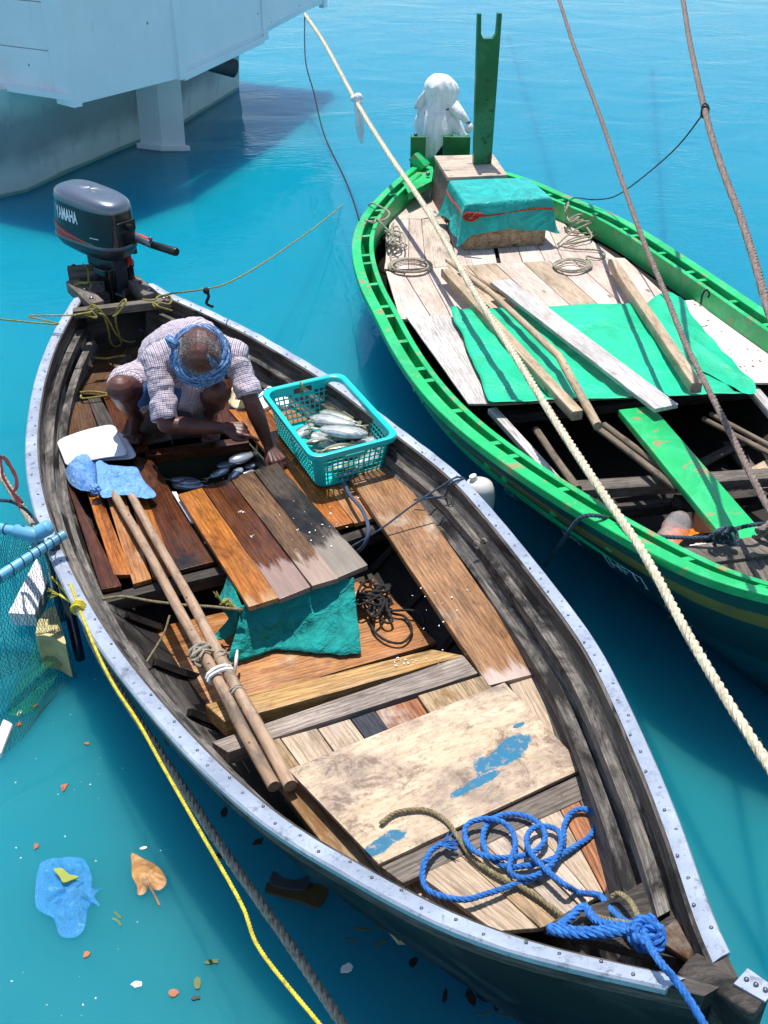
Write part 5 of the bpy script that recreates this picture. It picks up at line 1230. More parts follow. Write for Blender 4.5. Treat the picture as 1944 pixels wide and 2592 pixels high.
for off in (0, 26): rope_mb(mb, crom([P(13, 1450, 925 + off, .79), P(13, 1300, 945 + off, .76), P(13, 1120, 960 + off, .73), P(13, 960, 950 + off, .70), P(13, 860, 935 + off*.6, .69)], 6), .0112)
rope_mb(mb, crom([P(13, 940, 925, .69), P(13, 1000, 880, .67), P(13, 1060, 820, .66), P(13, 1105, 805, .66), P(13, 1150, 870, .68), P(13, 1230, 915, .72), P(13, 1440, 935, .78)], 6), .0112)
mb.build('knot', M['rope_blue'], bow)
rope('tan_rope', [P(7, 100, 772, .405), P(7, 165, 725, .405), P(7, 280, 715, .405), P(7, 365, 760, .405), P(7, 418, 835, .405), P(7, 470, 905, .405), P(7, 560, 972, .412), P(7, 680, 1032, .418), P(7, 780, 1100, .425), P(7, 850, 1150, .45), P(7, 900, 1150, .55), P(7, 930, 1135, .61), P(7, 985, 1150, .69), P(7, 1060, 1165, .74), P(7, 1140, 1172, .79), P(7, 1110, 1090, .72), P(7, 1060, 1052, .67), P(7, 1030, 1068, .65)], .0075, 'rope_tan', 'tan rope from the plywood to the blue bow knot', 'rope', jit=.004)
rope('fuel_hose', [P(15, 890, 1040, .33), P(6, 640, 420, .33), P(6, 690, 480, .36), P(6, 718, 560, .36), P(6, 700, 630, .30), P(6, 662, 668, .22), P(6, 640, 700, .16)], .0085, 'grey_hose', 'grey-blue hose curving down from under the turquoise basket', 'hose', laid=False)
rope('fuel_hose', [P(18, 820, 890, .76), P(18, 880, 960, .72), P(18, 895, 1080, .66), P(18, 850, 1240, .58), P(18, 815, 1380, .50), P(18, 800, 1480, .42), P(18, 850, 1600, .36), P(18, 960, 1680, .32), P(18, 1100, 1740, .30)], .0085, 'grey_hose', 'grey fuel hose dropping from the outboard engine into the stern', 'hose', laid=False)
rope('thin_line', [P(6, 1130, 360, .46), P(6, 1090, 345, .495), P(6, 1020, 385, .47), P(6, 900, 465, .42), P(6, 780, 555, .36), P(6, 700, 605, .30), P(6, 640, 640, .27)], .0045, 'rope_steel', 'thin blue-grey line from the metal edge across the long side plank', 'line')
rope('thin_line', [P(6, 1120, 350, .48), P(6, 1060, 372, .485), P(6, 1040, 420, .40), P(6, 990, 430, .38), P(6, 910, 440, .36)], .0045, 'rope_steel', 'short dark line hitched over the right edge of the skiff', 'line')
rope('thin_line', [P(5, 430, 690, .30), P(5, 520, 680, .32), P(5, 640, 700, .33), P(5, 780, 716, .33), P(5, 880, 722, .33), P(5, 960, 730, .32), P(5, 1020, 735, .31)], .0055, 'rope_tan', 'grey cord from the left side to the teal cloth', 'line')
rope('thin_line', [P(5, 712, 760, .33), P(5, 690, 830, .30), P(5, 650, 900, .28), P(5, 615, 955, .30)], .004, 'rope_tan', 'thin cord hanging down beside the two bare poles', 'line')
tg = random.Random(9); th_ = [P(6, 740 + tg.uniform(-85, 80), 870 + tg.uniform(-75, 75), .14 + tg.uniform(0, .06)) for _ in range(34)]
rope('tangled_rope', th_ + [P(6, 800, 905, .14), P(6, 870, 930, .135), P(6, 900, 990, .135), P(6, 860, 1040, .135), P(6, 790, 1030, .135), P(6, 735, 980, .135), P(6, 740, 920, .14), P(6, 820, 905, .15), P(6, 930, 910, .16), P(6, 950, 960, .14)], .0055, 'rope_black', 'tangle of thin dark blue rope on the orange floor board', 'rope', laid=False)
tg = random.Random(11)
def drape(label, L, r=.0055, m_='rope_olive', **k): return rope('stern_cord', [P(18, *q) for q in L], r, m_, label, 'cord', **k)
drape('olive cord hitched round the left arm of the motor bracket', [(460, 1030, .67), (510, 1090, .66), (515, 1180, .64), (500, 1230, .62), (400, 1220, .615), (370, 1250, .60), (480, 1220, .62), (540, 1230, .61), (530, 1290, .61)])
drape('olive cord bundle lashed at the left end of the crossbar', [(500, 1500, .62), (560, 1460, .64), (620, 1500, .62), (560, 1540, .60), (480, 1560, .60), (600, 1590, .58), (520, 1480, .63), (640, 1520, .60), (700, 1640, .52), (730, 1760, .42), (745, 1850, .34), (800, 1900, .28), (850, 1880, .26)])
drape('olive cord trailing from the crossbar to the fisherman', [(600, 1540, .60), (680, 1570, .58), (740, 1650, .50), (800, 1760, .42), (880, 1830, .34), (960, 1850, .30), (1000, 1840, .28)])
drape('olive cord loop standing up over the crossbar', [(770, 1580, .57), (830, 1540, .59), (900, 1440, .64), (900, 1400, .65), (850, 1440, .63), (810, 1520, .59), (800, 1640, .50), (830, 1760, .40), (860, 1860, .32)])
drape('olive cord lashed round the right end of the crossbar', [(1080, 1400, .64), (1200, 1410, .64), (1250, 1370, .65), (1340, 1360, .62), (1390, 1400, .60), (1360, 1450, .60), (1260, 1440, .62), (1210, 1480, .62), (1190, 1430, .64), (1260, 1480, .62), (1390, 1520, .58)])
drape('olive cord lying in front of the stern panel', [(500, 1990, .31), (560, 2010, .31), (700, 2020, .31), (820, 2000, .30), (900, 1990, .30)])
rope('stern_cord', [P(1, 420, 1230, .295), P(1, 480, 1225, .295), P(1, 560, 1235, .295), P(1, 560, 1245, .295), P(1, 440, 1262, .295), P(1, 425, 1245, .295)], .0055, 'rope_olive', 'olive cord loop beside the squatting man knee', 'cord')
# ---------------------------------------------------------------- the two bare poles and their lashings
pl1 = [P(5, 460, 215, .315), P(5, 700, 640, .335), P(5, 900, 1010, .355), P(5, 1150, 1480, .372)]
pl2 = [P(5, 528, 215, .315), P(5, 770, 640, .335), P(5, 960, 1000, .365), P(5, 1218, 1474, .375)]
pA = pole('bare_pole', 'left of two long bare poles lashed together along the skiff', 'pole', pl1, (.0185, .0215), 'bamboo', n=14, wob=.006)
pB = pole('bare_pole', 'right of two long bare poles lashed together along the skiff', 'pole', pl2, (.0175, .0225), 'bamboo', n=14, wob=.006)
def wrap(c, d, rad, n, r, mat, label, jitter=.01, seed=0, sx=1.0):
    rnd = random.Random(seed); d = d.normalized(); s_ = Vector((-d.y, d.x, 0)).normalized(); u = d.cross(s_); path = []
    for i in range(n*12):
        a = i/12*6.283; path.append(c + d*((i/(n*12) - .5)*r*2.6*n + rnd.uniform(-jitter, jitter)) + s_*math.cos(a)*rad*1.9*sx + u*math.sin(a)*rad*1.05)
    mb = MB(); mb.tube(path, r, 6); return tag(mb.build('lashing', M[mat], None), label, 'lashing')
mid = lambda k, x, y, z: P(k, x, y, z)
dd = (pl1[2] - pl1[1])
wrap(mid(17, 430, 760, .355), dd, .026, 4, .006, 'rope_beige', 'thick beige cord lashing round both poles', .016, 1)
wrap(mid(17, 580, 955, .362), dd, .0245, 2, .007, 'white_cloth', 'white tape band round both poles', .002, 2)
wrap(mid(17, 740, 1120, .365), dd, .023, 2, .005, 'rope_beige', 'lower beige cord lashing on the right pole', .004, 3, .55)
wrap(mid(17, 600, 800, .358), dd, .023, 2, .005, 'rope_beige', 'small beige cord turn on the right pole above the white tape', .008, 4, .55)
# ---------------------------------------------------------------- basket
bk = empty('laundry_basket', P(15, 900, 900, .285), 'turquoise plastic lattice basket of fish on the right side of the skiff', 'basket')
ZR = .485
rc = [P(15, 655, 872, ZR), P(15, 1318, 668, ZR), P(15, 858, 182, ZR), P(15, 236, 300, ZR)]   # near-left, near-right, far-right, far-left
rb0 = P(15, 700, 1082, .288); rb1 = P(15, 1232, 925, .288)
cR = sum(rc, Vector())/4
ex_ = ((rc[1] - rc[0]) + (rc[2] - rc[3])).normalized(); Wd = ((rc[1] - rc[0]).length + (rc[2] - rc[3]).length)/4; ey_ = ((rc[3] - rc[0]) + (rc[2] - rc[1])).normalized(); Ln = ((rc[3] - rc[0]).length + (rc[2] - rc[1]).length)/4
def rrect(a, b, r, n):      # rounded rectangle outline, equal arc steps
    seg = []; 
    for cx_, cy_, t0 in ((a - r, b - r, 0), (-a + r, b - r, 90), (-a + r, -b + r, 180), (a - r, -b + r, 270)):
        for k in range(9): t = R(t0 + 90*k/8); seg.append((cx_ + r*math.cos(t), cy_ + r*math.sin(t)))
    seg.append(seg[0]); cum = [0]
    for p, q in zip(seg, seg[1:]): cum.append(cum[-1] + math.hypot(q[0] - p[0], q[1] - p[1]))
    ts = np.linspace(0, cum[-1], n + 1)[:-1]; A = np.array(seg)
    return np.stack([np.interp(ts, cum, A[:, 0]), np.interp(ts, cum, A[:, 1])], 1)
NB = 288; base_rr = rrect(Wd, Ln, .055, NB); HB = 30
def bpt(i, h, off=0, extra=0):
    x, y = base_rr[i % NB]; f = .86 + .14*h
    fx = (Wd*f + off)/Wd; fy = (Ln*(.88 + .12*h) + off)/Ln
    return Vector((cR.x, cR.y, .290)) + ex_*(x*fx) + ey_*(y*fy) + Vector((0, 0, (ZR - .290)*h + extra))
mb = MB(); mb.v = [tuple(bpt(i, j/HB)) for j in range(HB + 1) for i in range(NB)]
for j in range(HB):
    for i in range(NB):
        x, y = base_rr[i]; corner = abs(x) > Wd - .042 and abs(y) > Ln - .042
        end = abs(y) > Ln - .03
        solid = corner or i % 4 == 0 or j < 2 or j >= 24 or (j - 2) % 4 == 3
        if end and abs(x) < .055 and 24 <= j <= 27: solid = not (j > 23 and (abs(x) < .05))
        if end and abs(x) < .065 and 22 <= j < 24: solid = True
        if solid: mb.f.append((j*NB + i, j*NB + (i+1) % NB, (j+1)*NB + (i+1) % NB, (j+1)*NB + i)); mb.uv.append([(0, 0)]*4); mb.mi.append(0)
o = mb.build('lattice_wall', M['basket'], bk); so_ = o.modifiers.new('s', 'SOLIDIFY'); so_.thickness = .0035
mb = MB(); prof = [(-.004, -.012), (-.005, .004), (.002, .011), (.012, .013), (.021, .009), (.023, -.002), (.020, -.016), (.016, -.016), (.016, -.004), (.004, -.002)]
mb.loft([[bpt(i, 1, off, z) for off, z in prof] for i in list(range(0, NB, 2)) + [0]], True); mb.build('rim', M['basket'], bk)
mb = MB(); mb.add([bpt(i, .03) for i in range(0, NB, 4)], [tuple(range(NB//4))]); o = mb.build('base', M['basket'], bk, smooth=False); o.modifiers.new('s', 'SOLIDIFY').thickness = .004
mb = MB(); q = bpt(216, 1)
best = min(range(NB), key=lambda i: (bpt(i, 1) - P(15, 560, 270, ZR)).length); c = bpt(best, 1)
for a in (0, 1): mb.tube([c + ey_*.022*math.cos(t) + ex_*(.004*a) + Vector((0, 0, -.02 + .035*math.sin(t))) for t in np.linspace(0, 6.28, 14)[:-1]], .003, 5, closed=True)
mb.build('yellow_tie', M['rope_olive'], bk)
# ---------------------------------------------------------------- fish
def make_fish(mat, L=.26):
    e = empty('fish', (0, 0, 0)); n = 20; rows = []
    for i in range(n + 1):
        t = i/n; x = (t - .5)*L
        h = .178*L*(math.sin(math.pi*min(1, t*1.04)**.72)**.8)*(1 if t < .9 else 1) + .012*L + .0
        if t > .84: h = .028*L
        if t < .03: h = .03*L
        w_ = h*.56; belly = -.02*L*math.sin(math.pi*t)
        rows.append([Vector((x, belly + h*math.cos(a), w_*math.sin(a))) for a in np.linspace(0, 6.2832, 17)[:-1]])
    mb = MB(); mb.loft(rows, True, True, True); o = mb.build('body', M[mat], e)
    def fin(name, L_):
        mb = MB(); n_ = len(L_); vs = [Vector((x*L, y*L, .0025)) for x, y in L_] + [Vector((x*L, y*L, -.0025)) for x, y in L_]
        mb.add(vs, [tuple(range(n_)), tuple(range(2*n_ - 1, n_ - 1, -1))] + [(i, (i+1) % n_, n_ + (i+1) % n_, n_ + i) for i in range(n_)]); return mb.build(name, M['fish_fin'], e, smooth=False)
    fin('tail_fin', [(.44, .015), (.60, .15), (.55, .02), (.55, -.02), (.60, -.15), (.44, -.015)])
    fin('back_fin', [(-.12, .15), (.0, .20), (.12, .155), (.30, .10), (.30, .06), (-.12, .12)])
    mb = MB()
    for s_ in (1, -1): mb.ball((-.40*L, .02*L, s_*.040*L), .024*L, 6, (1, 1, .5))
    mb.build('eye', M['fish_eye'], e)
    return e
fA = make_fish('fish'); fB = make_fish('fish_dark')
used = set()
def put_fish(src, head, tail, label, grp, roll=0, flip=1):
    d = (Vector(tail) - Vector(head)); Lr = d.length/.26*1.12; x = d.normalized(); up = Vector((0, 0, 1)); y = up.cross(x).normalized()*flip; z = x.cross(y)
    Mx = Matrix((x, y, z)).transposed() @ Matrix.Rotation(R(roll), 3, 'X')
    f = src if src.name not in used else copy_tree(src); used.add(src.name)
    f.location = (Vector(head) + Vector(tail))/2; f.rotation_euler = Mx.to_euler(); f.scale = (Lr, Lr, Lr)
    f['label'] = label; f['category'] = 'fish'; f['group'] = grp
    return f
G1 = 'fish in the turquoise basket'
zf_ = .42
for h, t, z, lb, ro, fl_ in [((1075, 655), (650, 610), .435, 'largest white-bellied fish on top in the turquoise basket', 8, -1), ((640, 525), (1040, 590), .415, 'long pale fish behind the largest one in the basket', -12, 1),
                   ((715, 480), (1010, 560), .395, 'olive-backed fish at the back of the fish heap', 15, 1), ((470, 700), (650, 560), .40, 'silver fish at the left of the fish heap', -10, 1),
                   ((590, 735), (790, 700), .41, 'small dark-headed fish nearest the basket rim at left', 0, -1), ((1010, 760), (700, 800), .39, 'fish half hidden below the largest one near the front rim', 10, 1),
                   ((640, 660), (900, 800), .36, 'fish lying under the heap at the near left of the basket', 0, 1), ((1180, 700), (900, 780), .36, 'fish pressed to the near right wall of the basket', 20, -1),
                   ((600, 560), (860, 620), .345, 'fish at the bottom of the basket below the silver one', 0, -1), ((820, 1000), (1110, 860), .325, 'pale fish seen through the front lattice of the basket', 0, 1), ((780, 960), (1040, 900), .36, 'second pale fish behind the front lattice', 0, -1), ((520, 640), (760, 700), .37, 'fish filling the middle left of the basket heap', 0, 1), ((900, 700), (620, 640), .375, 'fish crosswise under the largest one in the basket', 12, -1), ((1080, 700), (820, 620), .38, 'fish under the olive-backed one at the right of the heap', -8, 1), ((620, 900), (760, 780), .33, 'fish behind the near left corner of the lattice', 0, 1), ((1180, 820), (960, 930), .34, 'fish behind the right end of the front lattice', 0, -1), ((1130, 800), (800, 830), .345, 'fish seen high through the front lattice of the basket', 0, -1)]:
    put_fish(fA, P(15, h[0], h[1], z), P(15, t[0], t[1], z + .006), lb, G1, ro, fl_)
G2 = 'dark fish in the open hold'
for h, t, z, lb, ro, fl_ in [((1080, 1260), (1300, 1190), .20, 'topmost dark fish in the hold, eye showing', 20, 1), ((1060, 1320), (900, 1400), .17, 'silver-blue dark fish slanting left in the hold', 0, -1),
                   ((1170, 1320), (1060, 1420), .16, 'fish between two others in the middle of the hold', 10, -1), ((1210, 1310), (1370, 1240), .15, 'fish at the right under the man resting hand', 0, 1),
                   ((980, 1300), (1200, 1250), .14, 'fish lying deep behind the heap in the hold', 0, 1), ((660, 1440), (860, 1425), .13, 'silver fish at the left beside the hatch edge', 0, 1),
                   ((800, 1420), (560, 1410), .12, 'second silver fish lying head to tail by the hatch edge', 0, -1), ((620, 1455), (900, 1460), .115, 'bright fish half under the hatch planks', 0, 1), ((1280, 1330), (1120, 1380), .13, 'dark fish at the right bottom of the hold', 0, -1)]:
    put_fish(fB, P(25, h[0], h[1], z), P(25, t[0], t[1], z + .004), lb, G2, ro, fl_)
# ---------------------------------------------------------------- white foam lids, blue bag
def curled(name, L, k, t, mat, label, cat, zfun):
    return sheet(name, crom([P(k, x, y, zfun(x, y)) for x, y in L], 5, True), t, M[mat], None, label=label, cat=cat)
def lid(name, cs, rad, label, bend, z0):
    A_, B_, C_, D_ = [P(14, x, y, z) for x, y, z in cs]; mb = MB(); n = 24; rr = []
    for j in range(n + 1):
        v = j/n; row = []
        for i in range(n + 1):
            u = i/n; uu, vv = u, v
            # round the corners of the unit square
            du, dv = min(u, 1-u), min(v, 1-v)
            if du < rad and dv < rad:
                a, b = (rad - du)/rad, (rad - dv)/rad; m_ = max(a, b); ln = math.hypot(a, b)
                if ln > 0: s_ = m_/ln; a, b = a*s_, b*s_
                du2, dv2 = rad - a*rad, rad - b*rad; uu = du2 if u < .5 else 1 - du2; vv = dv2 if v < .5 else 1 - dv2
            p = A_.lerp(B_, uu).lerp(D_.lerp(C_, uu), vv); row.append(p + Vector((0, 0, bend*math.sin(vv*2.6 + .3) + .004*math.sin(uu*5))))
        rr.append(row)
    mb.loft(rr); o = mb.build(name, M['white_foam'], None); o.modifiers.new('s', 'SOLIDIFY').thickness = .004
    return tag(o, label, 'foam sheet')
lid('foam_sheet', [(200, 470, .30), (180, 300, .305), (690, 160, .305), (850, 430, .30)][::1], .16, 'lower white sheet, mostly hidden under the upper one', .0, 0)
lid('foam_sheet', [(150, 520, .318), (50, 260, .325), (612, 95, .325), (760, 405, .335)], .12, 'upper curled white sheet beside the blue bag', .016, 0)
bg_ = empty('plastic_bag', P(14, 500, 650, .29), 'shiny blue plastic bag with a tied bulge lying on the bare poles', 'plastic bag')
def film(name, outline, h, mat, parent, seed, nr=26, ns=120, amp=.05, label=None, cat=None, thick=.0):
    """crumpled film over a traced outline: rings from the middle out, wrinkled"""
    ring = resample(crom(outline, 6, True) + [Vector(outline[0])], .004); 
    cum = np.linspace(0, len(ring) - 1, ns + 1)[:-1]; ring = [ring[int(q)] for q in cum]; c = sum(ring, Vector())/len(ring); rows = []
    for j in range(nr + 1):
        f = j/nr; row = []
        for p in ring:
            q = c.lerp(p, f); e = (1 - f**3)
            s1 = noise.noise(q*14 + Vector((seed, 0, 0))); s2 = abs(noise.noise(q*38 + Vector((0, seed, 0)))); s3 = abs(noise.noise(q*80 + Vector((0, 0, seed))))
            q = q + Vector((0, 0, h*(1 - f**2.2) + amp*(s1*.5 + s2*.55 + s3*.25)*(.35 + .65*e)))
            row.append(q)
        rows.append(row)
    mb = MB(); mb.loft(rows[1:] and rows, True); o = mb.build(name, M[mat], parent); return tag(o, label, cat)
film('tied_bulge', [P(14, *q, .305) for q in [(140, 560), (180, 480), (290, 430), (400, 425), (445, 520), (460, 640), (440, 740), (370, 750), (270, 730), (180, 670)]], .075, 'bag', bg_, 3, amp=.026)
film('open_end', [P(14, *q, .325) for q in [(440, 440), (560, 490), (700, 510), (830, 515), (870, 590), (930, 680), (1025, 785), (930, 825), (800, 800), (700, 790), (600, 800), (510, 810), (460, 740), (450, 600)]], .016, 'bag', bg_, 8, amp=.032)
crumple('knot', P(14, 425, 730, .335), .026, 'bag', (.8, 1, .8), .7, 8, bg_, seed=4)
# ---------------------------------------------------------------- teal cloth hung from the hatch
A_, B_ = P(5, 975, 640, .305), P(5, 1478, 590, .305); rr = []
Cb, Db = P(5, 935, 955, .127), P(5, 1510, 900, .127); nx = 60
top0, top1 = P(5, 1010, 715, .308), P(5, 1485, 600, .308)
for j in range(20):
    v = j/19; row = []
    for i in range(nx + 1):
        u = i/nx; t = top0.lerp(top1, u); b = Cb.lerp(Db, u)
        out_ = v**1.6; zz = t.z + (b.z - t.z)*v
        q = Vector((t.x + (b.x - t.x)*out_, t.y + (b.y - t.y)*out_, zz))
        fold = .022*math.sin(u*6 + v*2.2) + .020*noise.noise(Vector((u*4, v*3, 1))) + .012*noise.noise(Vector((u*9, v*6, 4)))
        q += Vector((.25, -1, 0)).normalized()*(fold*(.3 + v)) + Vector((0, 0, max(0, .006*v)))
        q += Vector((.25, -1, 0)).normalized()*(.007*abs(noise.noise(Vector((u*22, v*7, 9)))) + .010*abs(noise.noise(Vector((u*7 + v*5, v*4, 3)))))
        q.z = max(q.z, .122 + .006*abs(math.sin(u*9)))
        row.append(q)
    rr.append(row)
mb = MB(); mb.loft(rr); tcl = mb.build('teal_cloth', M['teal_cloth'], None); tcl.modifiers.new('s', 'SOLIDIFY').thickness = .002; tag(tcl, 'teal cloth hanging below the four-plank hatch onto the orange floor', 'cloth')
rr = []
for q in [[(955, 590, .31), (940, 640, .28), (920, 690, .26), (935, 740, .25), (960, 770, .24), (910, 830, .17), (890, 850, .16)], [(985, 650, .31), (975, 690, .29), (965, 720, .285), (975, 750, .26), (985, 790, .22), (960, 850, .16), (925, 862, .15)], [(1010, 710, .31), (1015, 730, .30), (1010, 745, .29), (1000, 760, .26), (1000, 800, .22), (985, 840, .17), (975, 838, .16)]]:
    rr.append(crom([P(5, *p) for p in q], 4))
mb = MB(); mb.loft(rr); o = mb.build('gathered_corner', M['teal_cloth'], tcl); o.modifiers.new('s', 'SOLIDIFY').thickness = .003
kc = P(5, 950, 715, .30); mb = MB()
for i in range(4): rope_mb(mb, crom([kc + Vector((.022*math.cos(a + i) + .008*i, .012*math.sin(a*2), .02*math.sin(a + i*.4))) for a in np.linspace(0, 5.8, 7)], 5), .0055)
for i in range(10): mb.tube([kc + Vector((-.02, .01, .01)), kc + Vector((-.035 - random.random()*.02, .02 + random.uniform(-.01, .02), .03 + random.random()*.015))], .0018, 4)
tag(mb.build('tie_knot', M['rope_olive'], None), 'olive frayed knot gathering the teal cloth corner', 'knot')
mb = MB(); mb.tube(crom([P(5, 985, 1020, .14), P(5, 990, 960, .19), P(5, 997, 905, .21)], 5), [.003, .004, .005, .006, .006, .007, .007, .007, .006, .005, .004], 6); tag(mb.build('white_strap', M['white_plastic'], None), 'small white plastic strap standing at the teal cloth edge', 'strap')
# float behind the right edge, small containers, sandals
jf = empty('float', P(6, 1180, 440, .30), 'rounded white plastic float hanging outside the right edge of the skiff', 'float')
c = P(6, 1180, 425, .38); mb = MB()
rings = [(.001, .088), (.03, .085), (.055, .070), (.068, .045), (.072, .0), (.070, -.05), (.05, -.09), (.001, -.1)]
mb.loft([[c + Vector((math.cos(a)*r, math.sin(a)*r*.85, z)) for a in np.linspace(0, 6.2832, 25)[:-1]] for r, z in rings], True, True, True)
mb.build('float_body', M['white_plastic'], jf)
mb = MB(); mb.tube([c + Vector((-.02, 0, .08)), c + Vector((-.03, 0, .105))], .016, 12); mb.build('cap', M['white_plastic'], jf)
bl = empty('bailer', P(25, 1150, 800, .28), 'cream plastic bailer cut from a bottle beside the man left knee', 'bailer')
c0, c1 = P(25, 1150, 790, .31), P(25, 1235, 500, .38)
mb = MB(); d_ = (c1 - c0).normalized(); s_ = Vector((-d_.y, d_.x, 0)).normalized(); u_ = s_.cross(d_); rr = []
for t, r in ((0, .045), (.03, .055), (.10, .056), (.15, .052)):
    rr.append([c0 + d_*t + s_*math.cos(a)*r + u_*math.sin(a)*r*.7 for a in np.linspace(0, 5.0, 20)])
mb.loft(rr); o = mb.build('scoop', M['cream_plastic'], bl); o.modifiers.new('s', 'SOLIDIFY').thickness = .004
mb = MB(); mb.tube([c0 + d_*.14, c0 + d_*.19, c0 + d_*.22], [.05, .022, .020], 14); mb.build('neck', M['cream_plastic'], bl)
def sandal(cs, label, rot=0):
    c = P(15, *cs); e = empty('sandal', c, label, 'sandal', 'pair of white sandals'); d = Vector((math.cos(R(rot)), math.sin(R(rot)), 0)); s_ = Vector((-d.y, d.x, 0)); L_ = []
    for t in np.linspace(0, 6.2832, 30)[:-1]: wq = .045 - .009*math.cos(t*2 + .4) ; L_.append(c + d*math.cos(t)*.125 + s_*math.sin(t)*wq)
    sheet('sole', L_, .018, M['white_foam'], e)
    f = c + d*.07 + Vector((0, 0, .004)); mb = MB()
    for q in (1, -1): mb.tube(crom([f, f - d*.04 + s_*q*.025 + Vector((0, 0, .022)), f - d*.10 + s_*q*.042], 5), .006, 6, flat=.5)
    M.setdefault('strap_blue', plain('blue_strap', (30, 70, 170), .5)); mb.build('thong_strap', M['strap_blue'], e)
sandal((235, 360, .30), 'white sandal with blue strap by the basket far-left corner', 80)
sandal((340, 340, .30), 'white sandal half behind the basket wall', 115)

mb = MB(); rs = random.Random(21)
def scale_at(k, x, y, z, r):
    c = P(k, x, y, z); a = rs.uniform(0, 6.28); d = Vector((math.cos(a), math.sin(a), 0))*r; e = Vector((-d.y, d.x, 0))*rs.uniform(.4, .9)
    mb.add([c + d + e, c - d + e*.6, c - d*.8 - e, c + d*.6 - e*.7], [(0, 1, 2, 3)])
for cx_, cy_, sx_, sy_, z, n_ in ((180, 490, 25, 6, .338, 9), (230, 590, 12, 8, .338, 6), (480, 560, 160, 120, .339, 26), (880, 1115, 120, 18, .304, 22), (120, 330, 60, 60, .284, 10), (1000, 900, 120, 200, .338, 16), (700, 420, 90, 40, .284, 10)):
    for _ in range(n_): scale_at(6, rs.gauss(cx_, sx_*.5), rs.gauss(cy_, sy_*.5), z, rs.choice([.0015, .002, .003, .005]))
tag(mb.build('fish_scales', M['speck'], None, smooth=False), 'tiny white fish scales stuck on the skiff planks', 'fish scales', kind='stuff')
# ---------------------------------------------------------------- outboard engine
mo = empty('outboard_engine', Vector((-1.66, 5.95, .5)), 'dark grey-blue outboard engine with white lettering on the skiff stern', 'outboard engine')
F = Vector((.79, -.61, 0)).normalized(); Sd = Vector((-F.y, F.x, 0)) * -1      # Sd points to the camera side (left-near)
if Sd.y > 0: Sd = -Sd
c0 = (P(18, 205, 255, 1.04) + P(18, 905, 475, 1.04))/2 - Sd*.012 - F*.012; c0.z = 0
HL, HW = .258, .125
def cw(x, n=2.7):   # half width at fore-aft x
    t = min(1, abs(x)/HL); return HW*(1 - t**n)**(1/n)
def cowl_ring(z, sc, tilt=0, n=56, shift=0):
    out = []
    for j in range(n):
        a = 2*math.pi*j/n; ca, sa_ = math.cos(a), math.sin(a); e = 2/3.2 if ca < 0 else 2/2.9
        x = math.copysign(abs(ca)**e, ca)*HL; y = math.copysign(abs(sa_)**(2/2.7), sa_)*HW
        out.append(c0 + F*(x*sc + shift) + Sd*(y*sc) + Vector((0, 0, z - tilt*x)))
    return out
TB = .835; TT = 1.03; TILT = .05
mb = MB(); rr = [cowl_ring(TB + (TT - TB)*t, 1.06 - .07*t**1.5, TILT*t, shift=-.012*(1-t)) for t in np.linspace(0, 1, 8)]
mb.loft(rr, True, True); mb.build('cowl', M['cowl'], mo)
mb = MB(); rr = [cowl_ring(TT, .995, TILT), cowl_ring(TT + .008, 1.0, TILT), cowl_ring(TT + .020, .98, TILT)]
for t in np.linspace(.1, 1, 12): rr.append(cowl_ring(TT + .020 + .055*math.sin(t*math.pi/2)**.9, max(.004, .98*math.cos(t*math.pi/2)**.62), TILT))
mb.loft(rr, True, False, True); mb.build('cowl_top', M['cowl_top'], mo)
mb = MB(); mb.loft([cowl_ring(TB - .014, 1.075, 0, shift=-.012), cowl_ring(TB - .002, 1.085, 0, shift=-.012), cowl_ring(TB + .004, 1.06, 0, shift=-.012)], True, True); mb.build('trim_band', M['screw'], mo)
mb = MB(); mb.loft([cowl_ring(TB - .016, 1.07, 0, shift=-.012), cowl_ring(TB - .05, .98, 0, shift=0), cowl_ring(TB - .085, .72, 0, shift=.03), cowl_ring(TB - .10, .45, 0, shift=.06)], True, True, True); mb.build('bottom_pan', M['motor_metal'], mo)
def side(x, z, off=.0015):
    t = (z - TB)/(TT - TB); sc = 1.06 - .07*max(0, t)**1.5; sh = -.012*(1-t)
    xl = (x - sh)/sc; xl = max(-HL*.999, min(HL*.999, xl)); e = 2.7; y = HW*(1 - (abs(xl)/HL)**(3.2 if xl < 0 else 2.9))**(1/2.7)
    return c0 + F*x + Sd*(y*sc + off) + Vector((0, 0, z - TILT*t*xl))
tc_ = bpy.data.curves.new('lettering', 'FONT'); tc_.body = 'YAMAHA'; tc_.size = .1; tc_.offset = .0035; tc_.resolution_u = 6
to = bpy.data.objects.new('lettering', tc_); C.objects.link(to); dg = bpy.context.evaluated_depsgraph_get(); me = bpy.data.meshes.new_from_object(to.evaluated_get(dg)); bpy.data.objects.remove(to)
bm = bmesh.new(); bm.from_mesh(me); bmesh.ops.triangulate(bm, faces=bm.faces)
bmesh.ops.subdivide_edges(bm, edges=[e for e in bm.edges if e.calc_length() > .02], cuts=3)
xs_ = [v.co.x for v in bm.verts]; ys_ = [v.co.y for v in bm.verts]; x0, x1, y0, y1 = min(xs_), max(xs_), min(ys_), max(ys_)
for v in bm.verts:
    u, t = (v.co.x - x0)/(x1 - x0), (v.co.y - y0)/(y1 - y0)
    v.co = side(-.178 + .195*u, TB + .103 + .068*t, .0022) - world0(mo)
bm.to_mesh(me); bm.free(); me.materials.append(M['white_ink']); me.name = 'lettering'; o = bpy.data.objects.new('lettering', me); C.objects.link(o); o.parent = mo
def stripe(xa, xb, fa, fb, mat, name='stripe'):
    mb = MB(); rr = []
    for t in np.linspace(0, 1, 24):
        x = xa + (xb - xa)*t; rr.append([side(x, fa(t)), side(x, (fa(t) + fb(t))/2), side(x, fb(t))])
    mb.loft(rr); mb.build(name, M[mat], mo, smooth=False)
